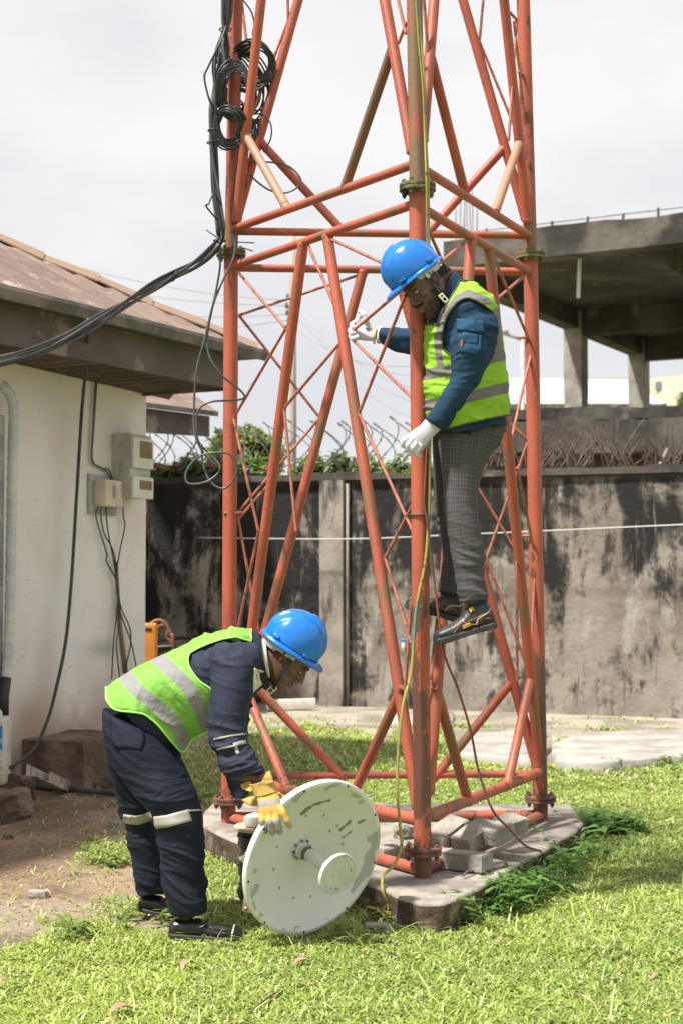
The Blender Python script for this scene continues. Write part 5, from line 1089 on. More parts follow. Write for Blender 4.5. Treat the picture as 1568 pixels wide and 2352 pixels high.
def cloth(name, lofts, m, person, vox=.006, amp=.006, axes=None, seed=1, sm=7, f=16, densf=None, extra=None, pw=2.15):
    mb = MB()
    for st in lofts: V, F, _ = ring_loft(st, 6, 36, pw=pw); mb.add(V, F)
    if extra: extra(mb)
    V, Nn, F = remesh(mb, vox, sm); V0 = V.copy()
    if axes is None: V = folds(V, Nn, (0.2, 0, 1), amp, f, seed, densf(V) if densf else None)
    else:
        W = np.zeros(len(V)); acc = np.zeros_like(V)
        for (c, ax, rad) in axes:
            w_ = np.exp(-(np.linalg.norm(V-np.array(c), axis=1)/rad)**2)+1e-4; acc += w_[:, None]*folds(V, Nn, ax, amp, f, seed, densf(V) if densf else None); W += w_
        V = acc/W[:, None]
    return mk(name, V, F, m, person), V0, Nn
def vest(person, st, cutpolys, keep, m, bands, seed, amp=.005, grow=.012, trim=None, f=9, thick=.004):
    V, F, rows = ring_loft(st, 22, 150, caps=False, grow=grow, pw=2.1); V = np.array([tuple(v) for v in V])
    me = bpy.data.meshes.new('t'); me.from_pydata(V.tolist(), [], F); me.update(); Nn = np.zeros(len(V)*3); me.vertex_normals.foreach_get('vector', Nn); Nn = Nn.reshape(-1, 3); bpy.data.meshes.remove(me)
    c = V.mean(0); 
    if ((V-c)*Nn).sum() < 0: Nn = -Nn
    ax = np.array(P(*st[-1][0], 6.2)-P(*st[0][0], 6.2)); V = folds(V, Nn, ax, amp, f, seed, cross=5)
    u, v = proj(V); ok = np.ones(len(V), bool)
    if keep: ok &= inpoly(u, v, keep)
    for c_ in cutpolys: ok &= ~inpoly(u, v, c_)
    Fk = [q for q in F if all(ok[i] for i in q)]
    # keep the largest connected piece, then slide the border points on to the cut lines
    cnt = {}
    for q in Fk:
        for i in range(4): e_ = tuple(sorted((q[i], q[(i+1) % 4]))); cnt[e_] = cnt.get(e_, 0)+1
    border = [e_ for e_, k in cnt.items() if k == 1]; bset = {i for e_ in border for i in e_}
    polys = [list(c_)+[c_[0]] for c_ in cutpolys]+([list(keep)+[keep[0]]] if keep else [])
    for i in bset:
        best = None
        for pl in polys:
            for (x1, y1), (x2, y2) in zip(pl[:-1], pl[1:]):
                dx, dy = x2-x1, y2-y1; t = max(0, min(1, ((u[i]-x1)*dx+(v[i]-y1)*dy)/(dx*dx+dy*dy+1e-9))); X, Y_ = x1+t*dx, y1+t*dy; d = math.hypot(u[i]-X, v[i]-Y_)
                if best is None or d < best[0]: best = (d, X, Y_)
        if best and best[0] < 7: q = P(best[1], best[2], V[i][1]); V[i] = q
    used = sorted({i for q in Fk for i in q}); mp_ = {a: i for i, a in enumerate(used)}; V2 = V[used]; F2 = [tuple(mp_[i] for i in q) for q in Fk]
    o = mk('hi_vis_vest', V2, F2, m, person); u, v = proj(V2)
    for nme, pl in bands.items(): setattr_f(o, nme, dseg(u, v, pl) if not isinstance(pl[0][0], tuple) else np.minimum.reduce([dseg(u, v, q) for q in pl]))
    sol = o.modifiers.new('s', 'SOLIDIFY'); sol.thickness = thick; sol.offset = 1
    adj = {}
    for a, b in border: adj.setdefault(a, []).append(b); adj.setdefault(b, []).append(a)
    seen = set()
    for s0 in list(adj):
        if s0 in seen: continue
        loop = [s0]; seen.add(s0); cur = s0
        while True:
            nx_ = [q for q in adj[cur] if q not in seen]
            if not nx_: break
            cur = nx_[0]; seen.add(cur); loop.append(cur)
        if len(loop) > 25:
            pts = [Vector(V[i]) for i in loop]
            for _ in range(3): pts = [(pts[i-1]+pts[i]*2+pts[(i+1) % len(pts)])/4 for i in range(len(pts))]
            mb = MB(); mb.tube(pts[::2], .0042, 8, closed=True); mb.obj('piping', trim, o)
    return o
def shoe(name, heel, toe, Y, up, prof, wprof, m, sole, par, lace=None, yaw=0, sole_h=.022, tread=True):
    """heel, toe: px of the ends of the sole line; prof: (t, height); wprof: (t, half width)"""
    A, B = P(*heel, Y), P(*toe, Y+yaw); f = B-A; Ln = f.length; f.normalize(); s = Vector((0, -1, 0)); s = (s-f*s.dot(f)).normalized(); u = f.cross(s)
    if u.z < 0: u = -u
    n = 34; seg = 28; itp = lambda pr, t: float(np.interp(t, [q[0] for q in pr], [q[1] for q in pr]))
    def sm(pr, t): return sum(itp(pr, min(1, max(0, t+d)))*w_ for d, w_ in ((-.03, .25), (0, .5), (.03, .25)))
    V = []; F = []
    for i in range(n+1):
        t = i/n; hh = sm(prof, t); ww = sm(wprof, t)
        for k in range(seg):
            a = 2*math.pi*k/seg; c_, s_ = math.cos(a), math.sin(a); y = ww*math.copysign(abs(c_)**.8, c_)*(1-.38*max(0, s_)**1.5*(hh > .05)); z = sole_h*.6+(hh-sole_h*.6)*(.5+.5*math.copysign(abs(s_)**.75, s_)); V.append(A+f*(t*Ln)+s*y+u*z)
    F = [(i*seg+k, i*seg+(k+1) % seg, (i+1)*seg+(k+1) % seg, (i+1)*seg+k) for i in range(n) for k in range(seg)]+[tuple(range(seg)), tuple(n*seg+k for k in range(seg-1, -1, -1))]
    mb = MB(); mb.add(V, F); V, Nn, F = remesh(mb, .0032, 4); V = folds(V, Nn, tuple(f), .0016, 40, 4); o = mk(name, V, F, m, par)
    V = []; F = []; q = 60
    for z, ex in ((0, -.002), (.004, .003), (sole_h*.75, .004), (sole_h, .001)):
        for i in range(q):
            a = 2*math.pi*i/q; t = .5+.5*math.cos(a)*1.0; ww = sm(wprof, min(.985, max(.015, t))); e_ = math.sin(a); y = math.copysign(min(1, abs(e_)*2.2)**.8, e_)*(ww+ex)
            arch = .006*math.exp(-((t-.42)/.12)**2)*(z < .003); tr = .0035*(i % 2) if (tread and z == 0) else 0; V.append(A+f*((t*1.0)*Ln+ex*math.cos(a))+s*y+u*(z+arch+tr+.012*max(0, t-.8)*1.5))
    F = [(r*q+k, r*q+(k+1) % q, (r+1)*q+(k+1) % q, (r+1)*q+k) for r in range(3) for k in range(q)]+[tuple(range(q-1, -1, -1)), tuple(3*q+k for k in range(q))]
    mk('sole', V, F, sole, o, False); return o, (lambda t, y, z: A+f*(t*Ln)+s*y+u*z)

# ---------------------------------------------------------------- the climber
PA = thing('person', 'man in blue helmet, yellow vest and plaid trousers climbing the front tower leg', 'person', (.52, 6.6, 1.1))
Yb = 6.56
T_A = [((1010, 1003), (1160, 978), Yb, .155), ((984, 950), (1160, 928), Yb, .165), ((982, 885), (1156, 872), Yb, .17), ((982, 815), (1148, 800), Yb, .185), ((982, 765), (1141, 738), Yb, .205), ((986, 735), (1126, 696), Yb, .20), ((991, 722), (1094, 664), Yb, .15), ((994, 716), (1060, 645), Yb-.015, .095), ((996, 712), (1046, 636), Yb-.025, .078)]
ArmN = [((1048, 700), (1118, 700), 6.47, .06), ((1034, 730), (1139, 730), 6.43, .078), ((1031, 765), (1141, 765), 6.41, .08), ((1031, 800), (1134, 803), 6.40, .077), ((1035, 838), (1116, 840), 6.40, .07), ((1033, 868), (1102, 878), 6.40, .066), ((1017, 899), (1080, 914), 6.41, .06), ((999, 930), (1058, 946), 6.425, .055), ((975, 962), (1019, 992), 6.44, .05)]
ArmF = [((1020, 730), (1020, 810), 6.78, .075), ((985, 742), (985, 822), 6.82, .07), ((940, 755), (940, 814), 6.88, .058), ((905, 754), (905, 806), 6.94, .052), ((873, 753), (869, 784), 6.99, .045)]
LegN = [((1003, 980), (1163, 972), 6.60, .155), ((1003, 1012), (1152, 1008), 6.57, .13), ((1009, 1050), (1126, 1040), 6.54, .105), ((1015, 1100), (1105, 1092), 6.53, .088), ((1017, 1152), (1096, 1160), 6.52, .078), ((1024, 1210), (1101, 1204), 6.51, .075), ((1037, 1275), (1109, 1268), 6.51, .072), ((1047, 1335), (1111, 1332), 6.51, .07), ((1052, 1366), (1117, 1364), 6.51, .074), ((1053, 1384), (1119, 1376), 6.51, .072)]
LegF = [((993, 985), (1120, 985), 6.64, .14), ((992, 1020), (1110, 1020), 6.70, .12), ((994, 1080), (1085, 1080), 6.72, .09), ((996, 1130), (1077, 1130), 6.73, .082), ((1004, 1200), (1072, 1200), 6.73, .076), ((1014, 1260), (1068, 1260), 6.73, .068), ((1012, 1310), (1062, 1310), 6.73, .066), ((1006, 1345), (1063, 1350), 6.73, .07), ((1005, 1358), (1062, 1364), 6.73, .07)]
# head: looking down and left, turned a little towards the camera
yaw = R(24); fA = Vector((-.74*math.cos(yaw), -math.sin(yaw), -.67*math.cos(yaw))); uA = Vector((-.67, 0, .74))
earA = P(1001, 638, 6.41); hA = Head((0, 0, 0), fA, uA, 1.04); hA.o = earA-(hA.p(-.012, .078, .0)-hA.o)
neckA = [((1006, 700), (1062, 655), Yb, .08), ((1000, 692), (1046, 640), Yb-.02, .066), ((992, 676), (1036, 622), Yb-.045, .062), ((985, 655), (1018, 608), 6.49, .06)]
bodyA, V, Nn, F = bodymesh(PA, [(T_A, .8), (ArmN, .62), (ArmF+[((862, 757), (858, 786), 7.0, .03), ((845, 760), (842, 785), 7.02, .028)], .66), (LegN+[((1075, 1400), (1112, 1396), 6.51, .035), ((1078, 1425), (1112, 1420), 6.51, .035)], .68), (LegF+[((1012, 1385), (1046, 1390), 6.73, .035), ((1012, 1400), (1046, 1405), 6.73, .03)], .68)], hA, M['skinA'], extra=lambda mb: mb.add(*ring_loft(neckA, 4, 24)[:2]))
face_parts(hA, bodyA, PA, 0)
def hairtest(f, s, u):
    top = np.minimum((u-.005)+(-f-.02)*.55, 1); top = np.where(f > -.015, u-.062-(f > .02)*.0, top); a = np.minimum(top, .2); back = np.where((f < -.03) & (u > -.012), .02, -1); side = np.where((f > -.03) & (f < .012) & (u > .028) & (np.abs(s) > .05), .015, -1); return np.maximum(np.maximum(np.where(u > .07, .03, -1), back), side)
def beardA(f, s, u):
    jaw = np.where((u < -.052-.0*f) & (u > -.13) & (f > -.01), .02+0*u, -1.); jaw = np.where((f > .078) & (u > -.078), -1., jaw); jaw = np.where((np.abs(s) > .035) & (u < -.02) & (u > -.1) & (f > .0) & (f < .045), .02, jaw); must = np.where((f > .078) & (np.abs(u+.040) < .005) & (np.abs(s) < .026), .02, -1.); return np.maximum(jaw, must)
hair_shell(hA, bodyA, V, Nn, F, hairtest); M['stub'] = mat('stubble', (.022, .016, .013), (.05, .03, .022), sc=90, rough=.8)
b_ = hair_shell(hA, bodyA, V, Nn, F, beardA); b_.name = 'beard'; b_.data.materials[0] = M['stub']
hm, T = helmet(PA, (1012, 588), (894, 682), (-.64, 0, .77), 6.48, side_tilt=R(-9))
eA = hA.p(.016, .080, .03)
chinstrap(PA, eA+Vector((0, -.012, .0)), [eA+Vector((0, -.01, .012)), hA.p(.022, .083, -.03), hA.p(.030, .074, -.075), hA.p(.042, .05, -.118), hA.p(.052, .0, -.135)], hA.s, hA.p(.030, .078, -.085), hA.u)
# shirt
sh, V0, _ = cloth('work_shirt', [T_A, ArmN, ArmF], M['jacketA'], PA, .0045, .022, [(P(1085, 760, 6.41), (-.1, 0, 1), .2), (P(1070, 880, 6.4), (.45, 0, 1), .09), (P(1020, 950, 6.43), (.8, 0, .75), .08), (P(1060, 850, Yb), (0, 0, 1), .3), (P(920, 780, 6.9), (1, -.3, .1), .15)], 3, f=27, sm=4)
# collar
col = MB(); 
for (g_, lo) in ((.004, 0),):
    CS = [((992, 722), (1070, 655), Yb-.01, .10), ((994, 712), (1050, 634), Yb-.025, .085), ((997, 706), (1040, 628), Yb-.035, .08)]
V, F, m_ = ring_loft(CS, 6, 48, caps=False, grow=.004); o = mk('collar', V, F, M['jacketA'], sh); o.modifiers.new('s', 'SOLIDIFY').thickness = .005
# sleeve pockets
def patchbox(pts, Y, th, name, m, par, r=.0):
    V = [P(a, b, Y) for a, b in pts]; n = len(V); d = Vector((0, -1, 0)); W = V+[v+d*th for v in V]; F = [tuple(range(n-1, -1, -1)), tuple(range(n, 2*n))]+[(i, (i+1) % n, n+(i+1) % n, n+i) for i in range(n)]; return mk(name, W, F, m, par, False)
def drape(pts, garment, th, name, m, par, step=5, yr=(5, 9)):
    """a flat cloth piece cut to an outline and laid on the camera side of a garment"""
    from mathutils.bvhtree import BVHTree
    dg = bpy.context.evaluated_depsgraph_get(); bv = BVHTree.FromObject(garment, dg); og = ORG[garment]
    us = [p[0] for p in pts]; vs = [p[1] for p in pts]; nu = max(3, int((max(us)-min(us))/step)); nv = max(3, int((max(vs)-min(vs))/step)); V = []; idx = {}
    def hit(u, v):
        o_ = Vector((0, 0, CZ)); d = (P(u, v, 10)-o_).normalized(); r_ = bv.ray_cast(o_-og, d); return None if r_[0] is None else r_[0]+og-d*.003
    # triangulated outline with inner grid kept inside: build as rows clipped to the outline
    rows = []; k = nv
    for j in range(k+1):
        v = min(vs)+.01+(max(vs)-min(vs)-.02)*j/k; xs = []
        for i in range(len(pts)):
            (x1, y1), (x2, y2) = pts[i], pts[(i+1) % len(pts)]
            if (y1 > v) != (y2 > v): xs.append(x1+(v-y1)*(x2-x1)/(y2-y1))
        if len(xs) >= 2: rows.append((v, min(xs), max(xs)))
    F = []; n = nu+1; ok = []
    for (v, a, b) in rows:
        for i in range(n):
            h_ = hit(a+(b-a)*i/nu, v); ok.append(h_ is not None); V.append(h_ if h_ is not None else (V[-1] if V else P(a, v, 6.4)))
    for j in range(len(rows)-1):
        for i in range(nu):
            q = (j*n+i, j*n+i+1, (j+1)*n+i+1, (j+1)*n+i)
            if all(ok[x] for x in q): F.append(q)
    o = mk(name, V, F, m, par, True); s_ = o.modifiers.new('s', 'SOLIDIFY'); s_.thickness = th; s_.offset = 0; return o
M['jacketA2'] = mat('blue_pocket', (.020, .080, .155), (.015, .062, .125), sc=9, rough=.85, bump=.0008, bs=300, spec=.2)
drape([(1052, 766), (1106, 768), (1105, 800), (1098, 816), (1058, 812), (1050, 798)], sh, .004, 'sleeve_pocket', M['jacketA2'], sh)
drape([(1048, 733), (1110, 737), (1112, 764), (1048, 759)], sh, .009, 'pocket_flap', M['jacketA2'], sh)
drape([(1061, 764), (1097, 767), (1095, 791), (1066, 787), (1061, 778)], sh, .011, 'pocket_flap', M['jacketA2'], sh)
M['otag'] = mat('orange_tag', (.42, .13, .05), rough=.7); drape([(1058, 781), (1062, 781), (1062, 797), (1057, 797)], sh, .014, 'tag', M['otag'], sh, 2)
# trousers in plaid
def plaid():
    m = bpy.data.materials.new('plaid_wool'); m.use_nodes = True; t = m.node_tree; b = t.nodes['Principled BSDF']; N = t.nodes.new; L = t.links.new; b.inputs['Roughness'].default_value = .85; b.inputs['Specular IOR Level'].default_value = .2
    a = N('ShaderNodeAttribute'); a.attribute_name = 'cu'; c = N('ShaderNodeAttribute'); c.attribute_name = 'cv'
    def line(src, per, off, w_):
        q = N('ShaderNodeMath'); q.operation = 'MULTIPLY_ADD'; L(src, q.inputs[0]); q.inputs[1].default_value = 1/per; q.inputs[2].default_value = off; r = N('ShaderNodeMath'); r.operation = 'FRACT'; L(q.outputs[0], r.inputs[0])
        s = N('ShaderNodeMath'); s.operation = 'SUBTRACT'; L(r.outputs[0], s.inputs[0]); s.inputs[1].default_value = .5; d = N('ShaderNodeMath'); d.operation = 'ABSOLUTE'; L(s.outputs[0], d.inputs[0])
        g = N('ShaderNodeMapRange'); L(d.outputs[0], g.inputs[0]); g.inputs[1].default_value = w_*.6; g.inputs[2].default_value = w_*1.5; g.inputs[3].default_value = 1; g.inputs[4].default_value = 0; return g.outputs[0]
    n = N('ShaderNodeTexNoise'); tc = N('ShaderNodeTexCoord'); n.inputs['Scale'].default_value = 380; L(tc.outputs['Object'], n.inputs['Vector'])
    cur = N('ShaderNodeMix'); cur.data_type = 'RGBA'; L(n.outputs[0], cur.inputs[0]); cur.inputs[6].default_value = (.024, .025, .027, 1); cur.inputs[7].default_value = (.115, .11, .105, 1); cur = cur.outputs[2]
    for src, per, off, w_, col_, k in ((a.outputs['Fac'], .024, 0, .036, (.26, .18, .155), .35), (c.outputs['Fac'], .037, .2, .022, (.26, .18, .16), .45), (a.outputs['Fac'], .048, .5, .02, (.12, .16, .22), .4), (c.outputs['Fac'], .037, .7, .024, (.14, .18, .25), .5)):
        f = line(src, per, off, w_); q2 = N('ShaderNodeMath'); q2.operation = 'MULTIPLY'; L(f, q2.inputs[0]); q2.inputs[1].default_value = k; q = N('ShaderNodeMix'); q.data_type = 'RGBA'; L(q2.outputs[0], q.inputs[0]); L(cur, q.inputs[6]); q.inputs[7].default_value = (*col_, 1); cur = q.outputs[2]
    L(cur, b.inputs['Base Color']); return m
M['plaid'] = plaid()
tr, V0, Nn = cloth('trousers', [LegN, LegF], M['plaid'], PA, .0045, .017, [(P(1050, 1060, Yb), (.3, 0, 1), .2), (P(1060, 1200, 6.6), (0, 0, 1), .25), (P(1090, 1370, 6.5), (.1, 0, 1), .08)], 8, f=24, sm=4)
def legaxis(st): return [(P(*a, Y)+P(*b, Y))/2 for a, b, Y, r in st]
axN, axF = legaxis(LegN), legaxis(LegF)
def axuv(V, ax):
    best = np.full(len(V), 1e9); cu = np.zeros(len(V)); cv = np.zeros(len(V)); s0 = 0
    for p, q in zip(ax[:-1], ax[1:]):
        d = np.array(q-p); l = np.linalg.norm(d); w_ = V-np.array(p); t = np.clip(w_@d/l**2, -6 if s0 == 0 else 0, 1); r_ = w_-t[:, None]*d; di = np.linalg.norm(r_, axis=1); m_ = di < best
        an = np.arctan2(r_[:, 0], -r_[:, 1]); cu = np.where(m_, an*.085, cu); cv = np.where(m_, s0+t*l, cv); best = np.minimum(best, di); s0 += l
    return best, cu, cv
b1, cu1, cv1 = axuv(V0, axN[2:]); b2, cu2, cv2 = axuv(V0, axF[2:]); k = b1 < b2+.005; setattr_f(tr, 'cu', np.where(k, cu1, cu2)); setattr_f(tr, 'cv', np.where(k, cv1, cv2))
M['dark'] = mat('dark_pocket', (.012, .012, .013), rough=.9); M['maroon'] = mat('maroon_label', (.20, .03, .04), rough=.7)
pk = drape([(1057, 984), (1083, 982), (1080, 998), (1060, 996)], tr, .003, 'pocket_opening', M['dark'], tr, 4)
vlime = attrmat('lime_vest', [('bandx', 12.5, .7, (.20, .195, .175)), ('bandv', 8, .7, (.22, .21, .19))], (.32, .60, .035), rough=.75, trans=.25, n_amt=.08, bump=.022, bs=11)
M['vtrim'] = mat('dark_vest_piping', (.05, .055, .03), rough=.8)
arm_cut = [(1076, 684), (1062, 686), (1048, 695), (1034, 712), (1024, 730), (1018, 748), (1014, 775), (1014, 797), (1022, 808), (1040, 818), (1075, 832), (1105, 826), (1122, 800), (1131, 765), (1135, 735), (1131, 718), (1112, 702), (1094, 691)]
hem = [(900, 600), (1046, 640), (1062, 645), (1200, 640), (1200, 954), (1163, 954), (1120, 962), (1075, 972), (1017, 989), (980, 985), (900, 985)]
vest(PA, T_A[:-1], [arm_cut, [(940, 745), (1004, 745), (1012, 722), (1040, 672), (1052, 652), (1046, 600), (900, 600)]], hem, vlime, {'bandx': [[(970, 862), (1033, 850), (1110, 826), (1170, 812)], [(960, 934), (985, 930), (1069, 913), (1175, 887)]], 'bandv': [[(1120, 692), (1075, 672), (1050, 684), (1026, 716), (1010, 748), (1003, 780), (1006, 810), (1012, 848)], [(1138, 715), (1144, 760), (1147, 820)]]}, 5, .015, .015, M['vtrim'], f=20)
# gloves
gl1, _ = hand('glove', None, [((979, 958), (1013, 985), 6.44, .032), ((966, 975), (1000, 998), 6.44, .030), ((945, 990), (986, 1012), 6.44, .030), ((935, 1003), (974, 1026), 6.44, .027)], 0, 0,
    [([(938, 1004, 6.425), (929, 1011, 6.425), (925, 1021, 6.435), (931, 1026, 6.46)], (.0135, .0115)), ([(946, 1011, 6.41), (937, 1022, 6.405), (937, 1033, 6.415), (944, 1035, 6.44)], (.0135, .0115)), ([(956, 1017, 6.41), (948, 1028, 6.40), (949, 1038, 6.41), (956, 1040, 6.435)], (.0135, .0115)), ([(966, 1022, 6.42), (957, 1035, 6.41), (955, 1044, 6.415), (961, 1048, 6.43)], (.013, .0105))],
    ([(985, 1000, 6.47), (975, 1018, 6.485), (966, 1030, 6.48)], (.014, .011)), M['white_glove'], PA, 6.44)
cf = MB(); V, F, _ = ring_loft([((978, 956), (1016, 988), 6.44, .036), ((984, 950), (1022, 982), 6.44, .04)], 3, 24, caps=False); 
gl2, _ = hand('glove', None, [((866, 758), (861, 784), 7.0, .022), ((856, 756), (850, 783), 7.01, .026), ((840, 748), (832, 782), 7.03, .028), ((824, 748), (816, 778), 7.045, .026)], 0, 0,
    [([(822, 774, 7.02), (811, 778, 7.01), (805, 772, 7.03), (808, 766, 7.06)], (.0135, .0115)), ([(820, 765, 7.03), (808, 766, 7.015), (804, 758, 7.04), (810, 752, 7.07)], (.0135, .0115)), ([(820, 755, 7.04), (810, 752, 7.03), (808, 745, 7.05), (814, 740, 7.08)], (.0135, .0115)), ([(826, 748, 7.05), (820, 736, 7.05), (824, 728, 7.06), (832, 726, 7.08)], (.0135, .011))],
    ([(845, 752, 7.0), (840, 735, 6.99), (834, 722, 6.99), (826, 715, 7.0)], (.015, .011)), M['white_glove'], PA, 7.0)
M['yellowcuff'] = mat('yellow_cuff', (.62, .45, .08), rough=.8)
mb = MB(); V, F, _ = ring_loft([((861, 754), (856, 788), 7.0, .03), ((864, 754), (860, 788), 7.0, .03)], 2, 24, caps=False); o = mk('glove_cuff', V, F, M['yellowcuff'], gl2); o.modifiers.new('s', 'SOLIDIFY').thickness = .006
V, F, _ = ring_loft([((868, 752), (864, 786), 7.0, .036), ((878, 751), (874, 788), 6.99, .042)], 2, 24, caps=False); o = mk('shirt_cuff', V, F, M['white_glove'], sh); o.modifiers.new('s', 'SOLIDIFY').thickness = .004
# safety shoes
prof = [(0, .085), (.03, .125), (.12, .145), (.28, .142), (.36, .128), (.46, .10), (.58, .084), (.70, .074), (.82, .070), (.92, .063), (.97, .054), (1, .038)]; wp2 = [(0, .026), (.04, .036), (.2, .040), (.4, .040), (.6, .048), (.78, .053), (.90, .049), (.97, .036), (1, .024)]
s1, T1 = shoe('safety_shoe', (1141, 1442), (999, 1484), 6.5, None, prof, wp2, M['boot'], M['sole'], PA, sole_h=.030)
s2, T2 = shoe('safety_shoe', (1052, 1432), (928, 1398), 6.72, None, prof, wp2, M['boot'], M['sole'], PA, sole_h=.028)
M['greytrim'] = mat('grey_trim', (.35, .36, .34), rough=.6); M['ytag'] = mat('yellow_label', (.62, .42, .03), rough=.6)
for T_, so_, sg in ((T1, s1, 1), (T2, s2, 1)):
    for pts in ([(.04, .034, .070), (.15, .043, .078), (.28, .043, .070), (.42, .042, .066)], [(.08, .040, .052), (.2, .043, .058), (.32, .044, .045), (.45, .044, .060), (.52, .040, .074)], [(.55, .040, .070), (.62, .048, .050), (.68, .050, .034)]):
        mb = MB(); mb.tube(spl([T_(*p) for p in pts], 6), .0016, 6); mb.obj('stitching', M['orange'], so_)
    mb = MB(); mb.tube(spl([T_(.02, .030, .092), T_(.10, .042, .076), T_(.26, .045, .062), T_(.30, .046, .040)], 6), .0032, 6); mb.obj('trim', M['greytrim'], so_)
    mb = MB()
    for i in range(4):
        t = .34+.065*i; z = .112-.011*i; mb.tube(spl([T_(t-.02, .034, z-.018), T_(t, .012, z+.006), T_(t+.02, -.012, z+.006), T_(t, -.03, z-.018)], 5), .0024, 6)
    mb.tube(spl([T_(.33, .01, .118), T_(.27, .04, .12), T_(.33, .055, .10), T_(.37, .03, .108)], 6), .002, 6); mb.obj('laces', M['strap'], so_)
q = [T1(.40, .0455, .046), T1(.52, .0465, .041), T1(.52, .0445, .055), T1(.40, .0435, .060)]; d = Vector((0, -.004, 0)); lt = mk('label', [p+d for p in q]+[p for p in q], [(0, 1, 2, 3), (7, 6, 5, 4), (0, 4, 5, 1), (1, 5, 6, 2), (2, 6, 7, 3), (3, 7, 4, 0)], M['ytag'], s1, False)
text_part('lettering', 'PANDA', .009, (q[0]+q[2])/2+Vector((0, -.0052, 0)), q[0]-q[1], q[3]-q[0], M['dark'], lt)
q = [T1(.27, .040, .104), T1(.345, .040, .100), T1(.345, .036, .118), T1(.27, .036, .122)]; mk('tongue_label', [p+d for p in q]+[p for p in q], [(0, 1, 2, 3), (7, 6, 5, 4), (0, 4, 5, 1), (1, 5, 6, 2), (2, 6, 7, 3), (3, 7, 4, 0)], M['ytag'], s1, False)
for st in ([((1072, 1372), (1116, 1372), 6.51, .045), ((1074, 1395), (1122, 1390), 6.51, .042), ((1080, 1415), (1128, 1408), 6.51, .04)], [((1010, 1355), (1050, 1360), 6.73, .042), ((1010, 1375), (1050, 1382), 6.73, .04), ((1005, 1390), (1045, 1398), 6.73, .038)]):
    mb = MB(); V, F, _ = ring_loft(st, 4, 24); mb.add(V, F).obj('sock', M['sock'], PA)

# ---------------------------------------------------------------- the bending man
PB = thing('person', 'man in blue helmet, green vest and navy coveralls bending over the white dish', 'person', (-.72, 6.15, 0))
Yc = 6.22
T_B = [((246, 1592), (385, 1735), Yc, .165), ((252, 1596), (408, 1722), Yc, .168), ((291, 1560), (440, 1702), Yc, .165), ((365, 1522), (462, 1684), Yc, .165), ((438, 1489), (500, 1655), Yc, .18), ((500, 1463), (548, 1620), Yc, .20), ((550, 1459), (585, 1590), Yc, .175), ((580, 1462), (606, 1568), Yc, .10), ((594, 1468), (614, 1556), Yc, .078)]
T_B = T_B[1:]
aN = [((500, 1480), (575, 1478), 6.08, .06), ((486, 1506), (592, 1496), 6.02, .08), ((486, 1550), (596, 1532), 5.99, .082), ((483, 1610), (580, 1600), 5.97, .078), ((477, 1650), (566, 1643), 5.955, .074), ((484, 1690), (566, 1686), 5.94, .068), ((497, 1728), (576, 1718), 5.92, .062), ((526, 1792), (603, 1768), 5.88, .056)]
aF = [((530, 1500), (600, 1490), 6.42, .07), ((520, 1580), (590, 1570), 6.42, .07), ((500, 1660), (570, 1650), 6.38, .062), ((508, 1720), (566, 1712), 6.3, .056), ((524, 1800), (574, 1790), 6.2, .05), ((537, 1832), (570, 1828), 6.17, .045)]
lN = [((238, 1625), (400, 1700), 6.19, .165), ((240, 1690), (412, 1738), 6.14, .15), ((262, 1755), (432, 1775), 6.10, .12), ((300, 1810), (448, 1815), 6.07, .105), ((338, 1860), (465, 1866), 6.06, .095), ((358, 1900), (467, 1900), 6.05, .088), ((367, 1960), (468, 1955), 6.05, .083), ((377, 2030), (470, 2025), 6.05, .08), ((388, 2086), (473, 2082), 6.05, .076), ((392, 2100), (473, 2094), 6.05, .074)]
lF = [((243, 1640), (380, 1690), 6.27, .16), ((242, 1700), (375, 1730), 6.33, .14), ((252, 1760), (372, 1780), 6.38, .115), ((270, 1820), (366, 1835), 6.41, .10), ((285, 1880), (360, 1890), 6.43, .09), ((296, 1930), (368, 1935), 6.43, .08), ((308, 1985), (374, 1985), 6.43, .078), ((315, 2035), (383, 2030), 6.43, .074), ((318, 2050), (384, 2046), 6.43, .072)]
fB = Vector((.62, -.05, -.79)); uB = Vector((.79, 0, .62)); earB = P(654, 1509, Yc-.085); hB = Head((0, 0, 0), fB, uB, 1.0); hB.o = earB-(hB.p(-.010, .078, .0)-hB.o)
neckB = [((566, 1462), (598, 1570), Yc, .085), ((600, 1478), (622, 1556), Yc, .064), ((622, 1478), (640, 1548), Yc, .062), ((640, 1480), (652, 1535), Yc, .06)]
bodyB, V, Nn, F = bodymesh(PB, [(T_B, .8), (aN+[((575, 1800), (606, 1783), 5.865, .03), ((590, 1825), (622, 1812), 5.83, .032)], .66), (aF, .6), (lN+[((402, 2110), (452, 2108), 6.05, .045), ((400, 2124), (455, 2122), 6.05, .045)], .68), (lF, .66)], hB, M['skinB'], extra=lambda mb: mb.add(*ring_loft(neckB, 4, 24)[:2]))
face_parts(hB, bodyB, PB, 0); hair_shell(hB, bodyB, V, Nn, F, hairtest)
hm, T = helmet(PB, (603, 1444), (734, 1535), (.57, 0, .82), Yc-.005, side_tilt=R(6))
eB = hB.p(.022, .078, .02)
chinstrap(PB, hB.p(.012, .088, .03), [hB.p(.010, .086, .028), hB.p(.030, .083, -.02), hB.p(.045, .074, -.07), hB.p(.060, .045, -.118), hB.p(.068, .0, -.132)], hB.s, hB.p(.062, .038, -.128), hB.u)
sh, V0, _ = cloth('coverall_jacket', [T_B, aN, aF], M['jacketB'], PB, .0045, .022, [(P(540, 1560, 5.98), (.0, 0, 1), .16), (P(525, 1665, 5.95), (-.25, 0, 1), .09), (P(560, 1745, 5.9), (-.5, 0, 1), .12), (P(450, 1600, Yc), (1, 0, .5), .3)], 13, f=24, sm=4)
